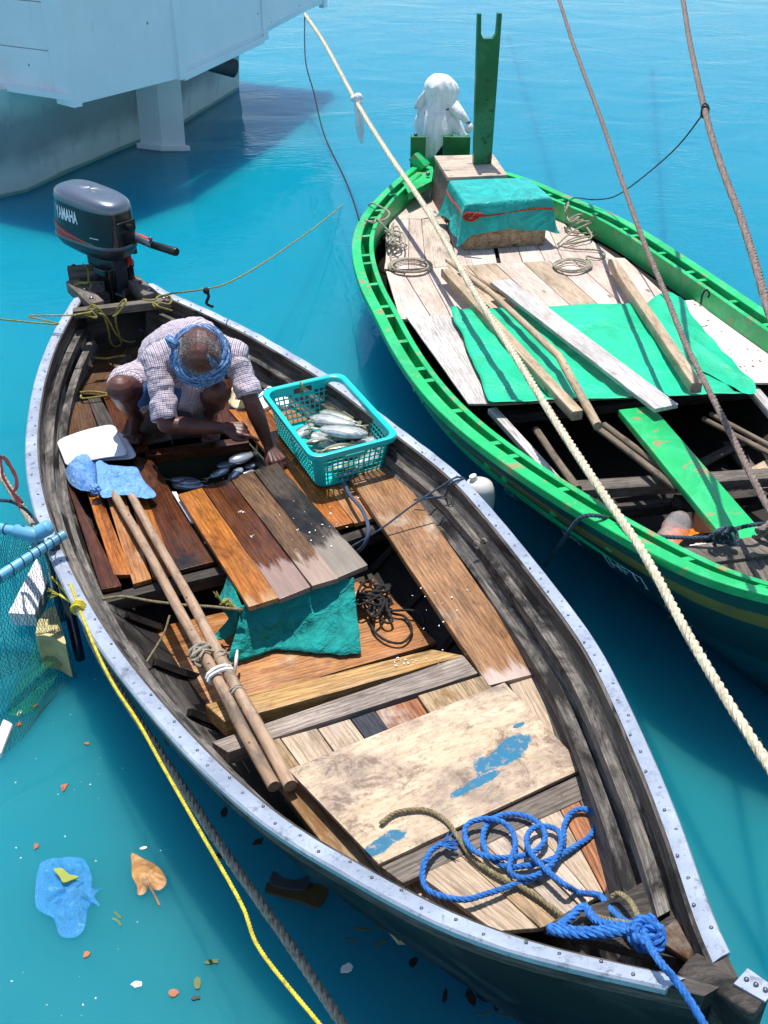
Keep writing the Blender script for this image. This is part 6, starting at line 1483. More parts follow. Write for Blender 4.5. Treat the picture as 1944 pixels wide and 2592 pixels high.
stripe(-.245, .06, lambda t: TB + .088 - .075*t**.8, lambda t: TB + .062 - .058*t**.8, 'red_ink')
stripe(-.240, .12, lambda t: TB + .061 - .050*t**.8, lambda t: TB + .042 - .036*t**.8, 'tan_ink')
stripe(-.20, .06, lambda t: TB + .030 - .014*t, lambda t: TB + .010 - .002*t, 'red_ink')
stripe(.10, .16, lambda t: TB + .05, lambda t: TB + .046, 'white_ink')
mb = MB(); fc = c0 + F*(HL*1.0) + Vector((0, 0, TB + .11)); mb.box(fc, F*.012, Sd*.06, (0, 0, .03)); mb.build('front_recess', M['black_plastic'], mo, smooth=False, bevel=.004)
mb = MB(); mb.tube([fc + Sd*.0, fc + F*.055 + Vector((0, 0, .0))], [.016, .020], 12); mb.build('starter_grip', M['black_plastic'], mo)
# midsection, clamp, leg
pm = c0 + F*.06
mb = MB(); mb.loft([[pm + F*x + Sd*y + Vector((0, 0, z)) for x, y in ((-.11, -.06), (.12, -.06), (.12, .06), (-.11, .06))] for z in (.765, .675)], True, True, True); mb.loft([[pm + F*(x + .02) + Sd*y + Vector((0, 0, z)) for x, y in ((-.06, -.045), (.09, -.045), (.09, .045), (-.06, .045))] for z in (.685, .555)], True, True, True)
mb.build('mid_section', M['motor_metal'], mo, smooth=False, bevel=.012)
mb = MB(); mb.box(pm + F*.05 + Vector((0, 0, .680)), F*.045, Sd*.11, (0, 0, .022)); mb.box(pm + F*.08 + Sd*.07 + Vector((0, 0, .60)), F*.03, Sd*.02, (0, 0, .10)); mb.box(pm + F*.08 - Sd*.07 + Vector((0, 0, .60)), F*.03, Sd*.02, (0, 0, .10)); mb.build('clamp_bracket', M['cowl'], mo, smooth=False, bevel=.008)
for s_ in (.07, -.07):
    mb = MB(); q = pm + F*.12 + Sd*s_ + Vector((0, 0, .56)); mb.tube([q, q + F*.07], .008, 8); mb.tube([q + F*.07 + Vector((0, 0, -.03)), q + F*.07 + Vector((0, 0, .03))], .007, 8); mb.build('clamp_screw', M['screw'], mo)
mb = MB(); mb.loft([[pm + F*(x - .03) + Sd*y + Vector((0, 0, z)) for x, y in ((-.08, -.02), (-.03, -.04), (.06, -.03), (.06, .03), (-.03, .04))] for z in (.60, .1, -.4)], True, True, True); mb.build('engine_leg', M['motor_metal'], mo, smooth=False)
# tiller
ta, tb_, tc2, td = P(18, 905, 745, .85), P(18, 1010, 745, .86), P(18, 1190, 830, .84), P(18, 1440, 905, .84)
mb = MB(); mb.tube([ta - Vector((.05, -.03, 0)), ta, tb_, tb_.lerp(tc2, .5), tc2], [.03, .03, .028, .024, .022], 10); o = mb.build('tiller_arm', M['cowl_top'], mo)
mb = MB(); mb.tube([tc2, tc2.lerp(td, .04), tc2.lerp(td, .06), tc2.lerp(td, .5), tc2.lerp(td, .95), td], [.017, .018, .021, .022, .024, .021], 14); mb.build('twist_grip', M['black_plastic'], mo)
mb = MB(); q = P(18, 1165, 765, .875); mb.ball(q, .012, 5); mb.build('tiller_screw', M['screw'], mo)
q0, q1 = tb_.lerp(tc2, .25) + Vector((0, -.0, .026)), tb_.lerp(tc2, .75) + Vector((0, 0, .024)); mb = MB(); mb.tube([q0, q1], .008, 6, flat=.4); mb.build('red_label', M['red_ink'], mo)
mb = MB(); path = []
pa_, pb2 = P(18, 905, 850, .80), P(18, 960, 1040, .70)
for i in range(90):
    t = i/89; path.append(pa_.lerp(pb2, t) + Vector((.014*math.cos(t*60), .014*math.sin(t*60), 0)))
mb.tube(path, .004, 5); mb.build('coiled_lanyard', M['red_ink'], mo)
mb = MB(); q = P(18, 985, 890, .78); mb.box(q, F*.02, Sd*.012, (0, 0, .014)); mb.build('shift_lever', M['black_plastic'], mo, smooth=False, bevel=.003)
# ---------------------------------------------------------------- blue pipe frame with net
def pipe(mb, L, r): mb.tube(crom(L, 6), r, 14)
pf = empty('pipe_frame', P(16, 520, 1500, 0), 'light blue plastic pipe frame holding a net against the left side of the skiff', 'net frame')
A0, A1 = P(16, -700, 1080, .52), P(16, 300, 1285, .52)
def part(name, L, r, parent=pf, mat='pipe', cr=True):
    mb = MB(); mb.tube(crom(L, 6) if cr and len(L) > 2 else L, r, 16); return mb.build(name, M[mat], parent)
part('pipe', [A0, A1], .019); part('elbow', [A1 - (A1 - A0).normalized()*.03, A1 + (A1 - A0).normalized()*.06, P(16, 470, 1330, .50), P(16, 500, 1440, .40)], .028)
B0, B1_ = P(16, -700, 2300, .50), P(16, 845, 1310, .56); part('pipe', [B0, B1_], .0185)
mb = MB(); s0, s1 = P(16, 500, 1290, .55), P(16, 640, 1215, .57); mb.tube([s0, s1], .030, 18, caps=False); mb.tube([s0 + (s1 - s0)*.0, s1], .026, 18, caps=False); mb.tube([s1, s1 + (s1 - s0)*.15, s1 + (s1 - s0)*.3], [.030, .026, .012], 18); mb.build('pipe_coupling', M['pipe'], pf)
M['pipe_dark'] = plain('wet_dark_pipe', (20, 46, 74), .2)
part('upright', [P(16, 700, 1400, .50), P(24, 560, 150, .38), P(24, 640, 500, .22), P(24, 740, 950, .02), P(24, 790, 1150, -.15)], .021, mat='pipe_dark')
part('upright', [P(16, 560, 1440, .46), P(24, 470, 60, .36), P(24, 520, 300, .20), P(24, 600, 700, -.05)], .018, mat='pipe_dark')
for t in (.42, .53, .62, .70, .76, .82, .88, .94):      # ties
    q = B0.lerp(B1_, t); d = (B1_ - B0).normalized(); s_ = d.cross(Vector((0, 0, 1))).normalized(); u_ = s_.cross(d)
    mb = MB(); mb.tube([q + (s_*math.cos(a) + u_*math.sin(a))*.0205 + d*.004*math.sin(a) for a in np.linspace(0, 6.28, 15)[:-1]], .0022, 5, closed=True); mb.build('tie', M['rope_steel'], pf)
for t in (.55, .78, .95):
    q = A0.lerp(A1, t); d = (A1 - A0).normalized(); s_ = d.cross(Vector((0, 0, 1))).normalized(); u_ = s_.cross(d)
    mb = MB(); mb.tube([q + (s_*math.cos(a) + u_*math.sin(a))*.0215 for a in np.linspace(0, 6.28, 15)[:-1]], .0022, 5, closed=True); mb.build('tie', M['rope_steel'], pf)
def net(name, top, bot, nu, nv, mat, r=.0011, bulge=.05, seed=0, label=None):
    top, bot = resample(crom(top, 8), .01), resample(crom(bot, 8), .01)
    def S(u, v):
        a = top[min(len(top)-1, int(u*(len(top)-1)))]; b = bot[min(len(bot)-1, int(u*(len(bot)-1)))]
        p = a.lerp(b, v); s_ = math.sin(v*math.pi)
        return p + Vector((0, -bulge*s_, -.3*bulge*s_)) + Vector((noise.noise(p*5 + Vector((seed, 0, 0))), noise.noise(p*5 + Vector((0, seed, 0))), 0))*.02*s_
    mb = MB()
    G = [[S(min(1, max(0, (i + (.5 if j % 2 else 0))/nu)), j/nv) for i in range(nu + 1)] for j in range(nv + 1)]
    for j in range(nv):
        for i in range(nu + 1):
            for k in ((i, i + (1 if j % 2 else -1))):
                if 0 <= k <= nu: mb.tube([G[j][i], G[j+1][k]], r, 3, caps=False)
    o = mb.build(name, M[mat], None, smooth=False); return tag(o, label, 'net')
net('net', [P(16, -200, 1200, .50), P(16, 100, 1260, .50), P(16, 420, 1350, .50), P(16, 560, 1440, .48)], [P(16, -300, 2000, .30), P(16, 0, 1960, .30), P(16, 300, 1780, .33), P(16, 560, 1560, .38)], 24, 22, 'net', r=.0010, bulge=.02, label='dark fine mesh netting stretched behind the slanting blue pipe')
net('net', [P(16, -250, 2020, .48), P(16, 100, 1800, .49), P(16, 420, 1580, .51), P(16, 700, 1420, .53)], [P(24, -150, 1250, .004), P(24, 150, 1120, .004), P(24, 420, 1020, .004), P(24, 720, 1180, .004)], 27, 26, 'net', r=.0010, bulge=.03, seed=4, label='dark mesh netting hanging from the slanting pipe to the water')
net('net', [P(24, -200, 880, .012), P(24, 100, 900, .010), P(24, 400, 960, .012), P(24, 720, 1120, .010)], [P(24, -250, 1980, .012), P(24, 0, 1900, .012), P(24, 220, 1720, .012), P(24, 420, 1440, .012)], 26, 22, 'net', r=.0010, bulge=0, seed=9, label='net bottom floating at the water surface among scraps')
net('net', [P(24, 370, 760, .10), P(24, 450, 770, .10), P(24, 560, 850, .10), P(24, 660, 900, .08)], [P(24, 60, 1500, .014), P(24, 130, 1520, .014), P(24, 220, 1500, .014), P(24, 300, 1480, .014)], 9, 26, 'net_green', r=.0012, bulge=0, seed=2, label='gathered bright green net folds over the yellowed foam float')
tag(board('foam_block', [P(24, 78, 560, .10), P(24, 320, 572, .10), P(24, 448, 255, .12), P(24, 335, 40, .12)], .07, M['styrofoam'], None, wob=.004, bev=.006), 'white foam block inside the net by the blue pipe', 'foam block')
sheet('foam_float', crom([P(24, *q, .19) for q in [(335, 770), (345, 660), (420, 545), (505, 500), (550, 600), (585, 740), (612, 850), (500, 790), (400, 765)]], 3, True), .17, M['old_foam'], None, label='yellowed rounded foam float below the white foam block', cat='foam float')
tag(board('foam_block', [P(24, -90, 1860, .03), P(24, 20, 1870, .03), P(24, 130, 1590, .03), P(24, 40, 1540, .03)], .03, M['styrofoam'], None, wob=.006, bev=.008), 'white foam piece floating at the left edge of the view', 'foam block')
# ---------------------------------------------------------------- things afloat
ZW = .004
film('plastic_bag', [P(8, *q, ZW) for q in [(180, 800), (260, 785), (350, 790), (385, 860), (385, 920), (430, 915), (395, 940), (420, 985), (375, 985), (350, 1090), (300, 1120), (250, 1105), (225, 1040), (155, 995), (150, 900), (160, 840)]], .012, 'bag_wet', None, 21, amp=.03, label='blue plastic bag floating on the near water holding a green leaf', cat='plastic bag')
def afloat(name, k, L, m_, label, cat, t=.004, z=ZW, group=None):
    return sheet(name, crom([P(k, *q, z) for q in L], 3, True), t, M[m_], None, label=label, cat=cat, group=group)
afloat('leaf', 8, [(225, 830), (260, 825), (290, 850), (330, 860), (300, 875), (265, 885), (250, 860)], 'leaf_green', 'yellow-green leaf lying on the floating blue bag', 'leaf', z=.035)
lf = film('leaf', [P(8, *q, .010) for q in [(553, 762), (600, 785), (650, 810), (690, 850), (697, 890), (670, 918), (640, 912), (625, 900), (610, 930), (580, 938), (575, 900), (555, 860), (553, 810)]], .006, 'leaf', None, 33, amp=.012, label='large heart-shaped brown dead leaf floating right of the blue bag', cat='leaf', nr=16, ns=90)
mb = MB(); mb.tube([P(8, 628, 905, .012), P(8, 645, 930, .012), P(8, 670, 982, .006)], .003, 6); mb.build('leaf_stalk', M['leaf'], lf)
afloat('wood_scrap', 8, [(x - 75, y + 62) for x, y in [(1190, 850), (1210, 820), (1340, 860), (1375, 825), (1455, 850), (1410, 922), (1335, 900), (1200, 862)]], 'scrap_wood', 'waterlogged brown wood block floating beside the skiff', 'wood scrap', .03, .012)
afloat('tin_scrap', 8, [(x - 75, y + 62) for x, y in [(1225, 775), (1260, 800), (1320, 812), (1372, 795), (1355, 850), (1215, 830)]], 'screw', 'curved grey scrap standing on the floating brown wood block', 'scrap', .01, .022)
rnd = random.Random(12)
bits = [(8, 940, 590, 'scrap_dark', 'dark brown curled scrap above the dead sticks near the skiff edge', .020), (8, 1085, 715, 'scrap_dark', 'thin black twig floating left of the wood block', .020), (8, 928, 770, 'scrap_dark', 'round brown nut touching the grey rope', .018), (8, 265, 490, 'scrap_orange', 'orange scrap floating above the blue bag', .016),
        (8, 730, 1352, 'scrap_orange', 'reddish round fruit floating low on the near water', .018), (8, 575, 1315, 'white_plastic', 'cream oval chip floating left of the reddish fruit', .016), (8, 820, 1372, 'scrap_dark', 'small black scrap right of the reddish fruit', .014), (8, 365, 1190, 'scrap_orange', 'rust-coloured scrap under the floating blue bag', .013), (8, 602, 743, 'white_plastic', 'white chip above the large dead leaf', .010),
        (8, 152, 735, 'scrap_orange', 'small orange peel left of the blue bag top', .012), (7, 545, 1375, 'scrap_dark', 'split black seed pod near the skiff bow', .017), (7, 465, 1470, 'scrap_dark', 'dark curled shell left of the twin dark shells', .022), (7, 510, 1460, 'scrap_dark', 'dark curled shell right of the twin dark shells', .022),
        (7, 570, 1500, 'scrap_dark', 'brown bark flake below the twin shells', .020), (7, 235, 1325, 'scrap_dark', 'dark ragged scrap at the far left of the bow shadow', .018), (7, 360, 1465, 'scrap_dark', 'thin dark sliver left of the twin shells', .022), (8, 1455, 1246, 'white_plastic', 'thin white strip floating low beside the skiff', .018), (24, 330, 1430, 'scrap_orange', 'orange scrap caught in the net', .013),
        (24, 180, 1500, 'white_plastic', 'white cylinder scrap caught in the net', .018), (24, 180, 1600, 'scrap_orange', 'orange scrap beside the white foam in the net', .013), (24, 600, 2190, 'scrap_orange', 'orange flake floating below the net', .018), (24, 810, 1780, 'scrap_orange', 'small orange disc floating right of the net', .010), (8, 890, 1220, 'weed', 'pale green weed strand floating near the yellow rope', .022), (8, 830, 1310, 'weed', 'long weed wisp floating by the rust-coloured fruit', .020)]
for k, x, y, m_, lb, sz in bits:
    c = P(k, x, y, .004); a0_ = rnd.uniform(0, 3.14); asp = rnd.uniform(.3, .8); L_ = []
    for t in np.linspace(0, 6.2832, 11)[:-1]:
        rr_ = sz*(1 + .3*rnd.uniform(-1, 1)); x_, y_ = math.cos(t)*rr_, math.sin(t)*rr_*asp
        L_.append(c + Vector((x_*math.cos(a0_) - y_*math.sin(a0_), x_*math.sin(a0_) + y_*math.cos(a0_), .004)))
    sheet('floating_scrap', L_, .006, M[m_], None, label=lb, cat='scrap')
tw = random.Random(4)
for i, (k, x, y, dx_, dy_) in enumerate([(7, 30, 1193, 34, 4), (7, 110, 1188, 22, 8), (7, 325, 1215, 38, 14), (7, 105, 1250, 20, -10), (7, 330, 1290, 3, 40), (8, 1520, 1080, 40, 6), (8, 1605, 1072, 28, 10), (8, 1475, 1130, 24, 8), (8, 1600, 1138, 28, -12), (8, 685, 270, 12, 40), (8, 495, 1022, 14, 14), (8, 490, 1052, 18, 16), (7, 515, 1530, 30, -10), (7, 600, 1545, 30, 5)]):
    q0, q1 = P(k, x - dx_, y - dy_, .006), P(k, x + dx_, y + dy_, .006); mb = MB(); mb.tube(crom([q0, q0.lerp(q1, .5) + Vector((tw.uniform(-.006, .006), tw.uniform(-.006, .006), 0)), q1], 4), .0035, 5, flat=.5)
    tag(mb.build('weed_blade', M['weed'], None), 'short olive weed blade floating in the near water beside the skiff', 'weed', 'olive weed blades afloat by the skiff')
mb = MB(); rs = random.Random(2)
for _ in range(520):
    x, y = rs.uniform(-2.6, 1.0), rs.uniform(.6, 4.6); 
    if x > -1.2 + (3.3 - y)*.55 and y > 1.3: continue
    c = Vector((x, y, .004)); r = rs.choice([.0012, .002, .003]); a = rs.uniform(0, 6.28); d = Vector((math.cos(a), math.sin(a), 0))*r; e = Vector((-math.sin(a), math.cos(a), 0))*r*.6
    mb.add([c + d + e, c - d + e*.7, c - d - e, c + d*.8 - e], [(0, 1, 2, 3)])
tag(mb.build('surface_flecks', M['speck'], None, smooth=False), 'tiny pale flecks scattered over the near water', 'flecks', kind='stuff')
# ---------------------------------------------------------------- lettering on the green hull
def hull_text(body, sz, k, x, y, s_at, v_at, tilt=0, wdt=None):
    cu = bpy.data.curves.new('hull_lettering', 'FONT'); cu.body = body; cu.size = sz; cu.resolution_u = 3; cu.offset = -.0005
    t = bpy.data.objects.new('hull_lettering', cu); C.objects.link(t); dg = bpy.context.evaluated_depsgraph_get(); me = bpy.data.meshes.new_from_object(t.evaluated_get(dg)); bpy.data.objects.remove(t)
    def hp(s, v):   # point on the near (left) hull side: s along the axis, v = depth below the rail
        i = int(np.clip(np.interp(s, ss2, range(len(ss2))), 0, len(ss2) - 2)); f = np.interp(s, ss2, range(len(ss2))) - i
        out = []
        for q in (i, i + 1):
            u = ss2[q]/6.45; p = 2.0 - .9*max(0, (u - .45)/.55) - .4*max(0, (.2 - u)/.2); sec = section(C2[q], GL[q], -.3 + .2*max(0, (u-.8)/.2), p, 22)
            cum = [0]
            for a, b in zip(sec, sec[1:]): cum.append(cum[-1] + (b - a).length)
            A = np.array([tuple(z) for z in sec]); out.append(Vector([np.interp(v, cum, A[:, z]) for z in range(3)]))
        o_ = out[0].lerp(out[1], f); c_ = C2[i]; h = Vector((o_.x - c_.x, o_.y - c_.y, 0)).normalized(); return o_ + h*.004 + Vector((0, 0, -.001))
    base = world0(B2)
    for v in me.vertices: v.co = hp(s_at + v.co.x, v_at - v.co.y) - base
    me.materials.append(M['white_ink']); o = bpy.data.objects.new('hull_lettering', me); C.objects.link(o); o.parent = B2
hull_text('G1', .07, 0, 0, 0, 4.05, .24)
hull_text('A-92', .06, 0, 0, 0, 4.42, .25)
hull_text('[HFT]', .09, 0, 0, 0, 4.68, .25)
# ---------------------------------------------------------------- squatting fisherman
V = Vector
man = empty('person', V((-1.05, 4.65, .28)), 'barefoot man squatting in checked shirt and blue headcloth, hand on the planks', 'person')
pel, abd, che, c7 = V((-1.10, 4.82, .50)), V((-1.05, 4.78, .62)), V((-.94, 4.65, .73)), V((-.845, 4.52, .83))
hd = V((-.800, 4.315, .875)); up_h = V((.10, -.70, .70)).normalized(); fc_h = V((.02, -.72, -.70)); fc_h = (fc_h - up_h*fc_h.dot(up_h)).normalized(); sd_h = up_h.cross(fc_h)
shR, elR, wrR = V((-1.03, 4.47, .775)), V((-.985, 4.285, .535)), V((-.735, 4.315, .500))
shL, elL, wrL = V((-.69, 4.53, .775)), V((-.605, 4.39, .60)), V((-.540, 4.385, .370))
hiR, knR, anR = V((-1.17, 4.80, .45)), V((-1.20, 4.43, .635)), V((-1.225, 4.70, .36))
hiL, knL, anL = V((-.98, 4.82, .45)), V((-.76, 4.43, .625)), V((-.86, 4.72, .36))
mb = MB(); c = mb.cap
c(pel, abd, .125, .12); c(abd, che, .12, .135); c(che, c7, .13, .08); c(c7, hd - up_h*.05, .055, .052)
c(c7 + V((-.02, 0, -.03)), shR, .075, .055); c(c7 + V((.02, 0, -.03)), shL, .075, .055)
for s_, e, w_ in ((shR, elR, wrR), (shL, elL, wrL)):
    c(s_, s_.lerp(e, .5), .052, .047); c(s_.lerp(e, .5), e, .046, .038); c(e, e.lerp(w_, .3), .038, .042); c(e.lerp(w_, .3), w_, .041, .027)
for h, k, a, tx in ((hiR, knR, anR, 0), (hiL, knL, anL, .02)):
    c(h, h.lerp(k, .5), .088, .078); c(h.lerp(k, .5), k, .078, .064); c(k, k.lerp(a, .35), .062, .062); c(k.lerp(a, .35), a, .056, .036)
    mb.ball(k + V((0, -.012, .012)), .066, 8)
    heel = a + V((0, .035, -.045)); ball_ = a + V((tx, -.125, -.055))
    c(a, heel, .035, .032); c(a, ball_, .032, .024); c(heel, ball_, .028, .026)
    for t, L_, r_ in ((-.034, .045, .013), (-.015, .052, .0105), (.002, .050, .010), (.018, .044, .0095), (.034, .036, .0095)):
        tq0 = ball_ + V((t*(1 if a is anL else -1), .01, -.004)); c(tq0, tq0 + V((0, -L_, -.008)), r_*1.2, r_)
# head
def hp_(f, s_, u): return hd + fc_h*f + sd_h*s_ + up_h*u
mb.ball(hd, .092, 12, (1, 1, 1)); c(hp_(-.02, 0, .01), hp_(.015, 0, .02), .092, .088)
c(hp_(.03, 0, -.03), hp_(.045, 0, -.075), .066, .042); c(hp_(.02, .03, -.05), hp_(.04, .02, -.09), .035, .026); c(hp_(.02, -.03, -.05), hp_(.04, -.02, -.09), .035, .026)
c(hp_(.088, 0, -.005), hp_(.112, 0, -.038), .011, .015); c(hp_(.104, .012, -.040), hp_(.104, -.012, -.040), .010, .010)
c(hp_(.086, -.022, -.066), hp_(.086, .022, -.066), .009, .009); c(hp_(.084, -.018, -.078), hp_(.084, .018, -.078), .009, .009)
c(hp_(.082, -.045, .012), hp_(.086, .045, .012), .012, .012)
for s_ in (1, -1):
    mb.ball(hp_(-.005, s_*.092, -.02), .022, 6, (1, 1, 1)); mb.ball(hp_(.076, s_*.032, -.006), .014, 6)
def hand(w_, d, n, curls, tsign, ext=(0, 0, 0, 0), tb=.6, spread=1.0):
    d = d.normalized(); s_ = d.cross(n).normalized(); n = s_.cross(d).normalized(); tips = []
    for k in range(4):
        off = (k - 1.5)*.0195*tsign; base = w_ + d*(.082 - .004*abs(k - 1)) + s_*off*spread
        c(w_ + s_*off*.45, base, .018, .0125)
        a = 0; p = base; ls = [(.042, .046, .043, .034)[k], (.026, .029, .027, .021)[k], .020]; r_ = .0098
        for j, L_ in enumerate(ls):
            a += R(curls[k] if isinstance(curls[k], (int, float)) else curls[k][j]); q = p + (d*math.cos(a) - n*math.sin(a) + s_*off*.35*spread)*L_
            c(p, q, r_, r_*.93, 10); r_ *= .93; p = q
        tips.append((p, (d*math.cos(a) - n*math.sin(a)), n*math.cos(a) + d*math.sin(a)))
    b0 = w_ + d*.022 - s_*.024*tsign; b1 = b0 + (d*.75 - s_*tsign*.55 - n*.35).normalized()*.042; b2 = b1 + (d*.9 - s_*tsign*(.15 - tb*.5) - n*.45).normalized()*.032; b3 = b2 + (d*.8 + s_*tsign*tb*.6 - n*.4).normalized()*.024
    c(w_, b0, .019, .017); c(b0, b1, .017, .0125, 10); c(b1, b2, .0125, .0108, 10); c(b2, b3, .0108, .0095, 10)
    return tips
c(wrR - (wrR - elR).normalized()*.01, wrR + V((.01, 0, 0)), .026, .022)
hand(wrR + V((.012, 0, .0)), V((.95, -.15, .02)), V((0, -.45, .9)), [(12, 25, 10), (55, 75, 45), (62, 80, 45), (68, 80, 45)], -1, tb=.9)
dl = V((.42, -.62, -.30)); hand(wrL + V((.008, -.008, -.016)), dl, V((.30, -.30, .9)), [(22, 35, 30), (28, 42, 30), (34, 46, 34), (40, 50, 36)], -1, tb=.2, spread=1.15)
body = remeshed('body', mb, M['skin'], man, .0042, 4, .5)
# hair: short grey strands round a balding crown
rh = random.Random(3); mb = MB()
for i in range(11000):
    th = R(rh.uniform(10, 80)); ph = rh.uniform(0, 6.2832)
    if th < R(24) and rh.random() < .8: continue
    if th < R(34) and rh.random() < .3: continue
    nrm = (up_h*math.cos(th) + fc_h*math.sin(th)*math.cos(ph) + sd_h*math.sin(th)*math.sin(ph)).normalized()
    b0 = hd + nrm*.0905 + fc_h*.004*0; 
    # sit on the skull, which is a little longer fore and aft
    b0 += fc_h*(.014*max(0, nrm.dot(fc_h))) - fc_h*(.016*max(0, -nrm.dot(fc_h)))*1.0 + up_h*.012*max(0, nrm.dot(up_h))
    t_ = (V((rh.uniform(-1, 1), rh.uniform(-1, 1), rh.uniform(-1, 1)))*.8 - up_h*.6); d = (nrm*.55 + t_*.6).normalized(); L_ = rh.uniform(.006, .012); s_ = d.cross(nrm).normalized()*.0009
    mb.add([b0 - s_, b0 + s_, b0 + d*L_ + s_*.4, b0 + d*L_ - s_*.4], [(0, 1, 2, 3)])
rows = []
for q in range(9):
    row = []
    for j in range(48):
        ph = 6.2832*j/48; th = R((31 + 5*noise.noise(V((math.cos(ph)*2, math.sin(ph)*2, 3))) + 4*noise.noise(V((ph*5, 0, 0)))) + (86 - 31)*(q/8)**.8)
        nrm = (up_h*math.cos(th) + fc_h*math.sin(th)*math.cos(ph) + sd_h*math.sin(th)*math.sin(ph)).normalized()
        rr_ = .0925 + (.0012*noise.noise(nrm*60) if q else -.002)
        row.append(hd + nrm*rr_ + fc_h*(.014*max(0, nrm.dot(fc_h))) - fc_h*(.016*max(0, -nrm.dot(fc_h))) + up_h*.012*max(0, nrm.dot(up_h)))
    rows.append(row)
mb.loft(rows, True)
mb.build('hair', M['hair'], man, smooth=False)
# headcloth: twisted rolls round the head
tb_o = empty('headcloth', V((0, 0, 0))); tb_o.parent = man; tb_o.location = hd - world0(man)
def ring(rad, h, tilt=0, fx=1.0, ph=0, n=28, wob=0.0):
    out = []
    for i in range(n):
        a = 6.2832*i/n + ph; out.append(hd + fc_h*(math.cos(a)*rad*fx + .004) + sd_h*math.sin(a)*rad + up_h*(h + tilt*math.cos(a) + wob*math.sin(3*a)))
    return out
mb = MB()
def roll(path, r, twist=5, strands=3):
    path = resample(path + [path[0]], .006); m = len(path)
    for k in range(strands):
        q = []; rr_ = []
        for i, p in enumerate(path):
            t = (path[(i+1) % m] - path[i-1]).normalized(); u = up_h - t*up_h.dot(t); u.normalize(); s_ = t.cross(u); a = 6.2832*(k/strands + twist*i/m)
            q.append(p + (u*math.cos(a) + s_*math.sin(a))*r*.5); rr_.append(r*(.62 + .10*math.sin(i*.37 + k*2)))
        mb.tube(q, rr_, 8, closed=False, flat=.6)
roll(crom(ring(.103, .004, -.008, 1.05), 3, True), .026, 2, 4)
roll(crom(ring(.110, -.022, -.012, 1.07, wob=.004, ph=.6), 3, True), .026, -1.5, 4)
roll(crom(ring(.100, .026, -.016, 1.03, wob=.006, ph=1.3), 3, True), .015, 2.5, 3)
roll(crom(ring(.112, -.046, -.010, 1.06, wob=.005, ph=2.1), 3, True), .017, 1.5, 3)
mb.build('rolls', M['turban'], tb_o)
mb = MB(); q0 = hp_(-.035, -.105, .03)
def flap(L_, name):
    m_ = MB(); m_.loft(L_); o_ = m_.build(name, M['turban'], tb_o); o_.modifiers.new('s', 'SOLIDIFY').thickness = .003; return o_
sg = 1 if sd_h.x < 0 else -1      # sign that points to the left of the picture
flap([[hp_(-.03, sg*.085, .05), hp_(-.02, sg*.10, .055), hp_(0, sg*.105, .045)], [hp_(-.055, sg*.115, .05), hp_(-.035, sg*.135, .055), hp_(-.005, sg*.125, .04)], [hp_(-.07, sg*.135, .035), hp_(-.05, sg*.15, .035), hp_(-.02, sg*.135, .03)]], 'loose_end')
flap([[hp_(.055, -sg*.02, .085), hp_(.07, -sg*.035, .075), hp_(.08, -sg*.06, .055)], [hp_(.035, -sg*.03, .098), hp_(.05, -sg*.055, .085), hp_(.06, -sg*.075, .062)], [hp_(.06, -sg*.05, .07), hp_(.075, -sg*.065, .06), hp_(.08, -sg*.08, .04)]], 'loose_end')
flap([[hp_(.09, 0, .0), hp_(.10, -sg*.04, .0), hp_(.08, -sg*.09, .0)], [hp_(.115, 0, -.02), hp_(.12, -sg*.04, -.02), hp_(.10, -sg*.10, -.02)], [hp_(.125, 0, -.05), hp_(.13, -sg*.04, -.05), hp_(.105, -sg*.10, -.05)]], 'loose_end')
# shirt
BN = [(pel, abd, .140, .140), (abd, che, .140, .150), (che, c7 + V((0, .01, .0)), .148, .108), (c7 + V((-.03, .02, -.05)), shR + V((0, 0, -.005)), .098, .070), (c7 + V((.03, .02, -.05)), shL + V((0, 0, -.005)), .098, .070)]
mb = MB(); c = mb.cap
for a, b, ra, rb in BN: c(a, b, ra, rb, 20)
c(pel + V((-.06, .03, -.03)), pel + V((.09, .04, -.03)), .125, .125); c(pel, hiR.lerp(knR, .30), .135, .115); c(pel + V((-.02, .10, -.04)), che + V((-.02, .07, -.01)), .12, .12); c(hiR + V((-.03, .03, .02)), hiR.lerp(knR, .62) + V((-.02, 0, .025)), .108, .094)
c(che + V((0, -.02, -.06)), c7 + V((0, -.06, -.12)), .12, .09)
SLV = []
for s_, e, k in ((shR, elR, .93), (shL, elL, .90)):
    t = s_.lerp(e, k); mb.tube([s_ + (s_ - e)*.05, s_, s_.lerp(t, .5), t], [.048, .066, .060, .062], 20); SLV.append((s_, t, .07, .068))
BN2 = BN + SLV
shirt = remeshed('shirt', mb, M['shirt'], man, .0065, 5, .5)
me = shirt.data; wo_ = world0(man) + V(shirt.location)
nrm_ = [v.normal.copy() for v in me.vertices]
for v, n in zip(me.vertices, nrm_):
    p = v.co + wo_
    d = .010*noise.noise(p*9) + .009*(abs(noise.noise(p*17 + V((3, 0, 0)))) - .2) + .005*(abs(noise.noise(p*36)) - .2)
    for s_, t, ra, rb in SLV:     # sleeve gathers run round the arm
        ax_ = (t - s_); u = (p - s_).dot(ax_)/ax_.length_squared
        if .2 < u < 1.1 and (p - s_ - ax_*u).length < .1: d += .0035*math.sin(u*17 + 7*noise.noise(p*8))
    v.co += n*d
nv = len(me.vertices); nl = len(me.loops); npg = len(me.polygons)
co = np.zeros(nv*3); me.vertices.foreach_get('co', co); co = co.reshape(-1, 3) + np.array(wo_)
lv = np.zeros(nl, int); me.loops.foreach_get('vertex_index', lv); ls_ = np.zeros(npg, int); lt_ = np.zeros(npg, int); me.polygons.foreach_get('loop_start', ls_); me.polygons.foreach_get('loop_total', lt_)
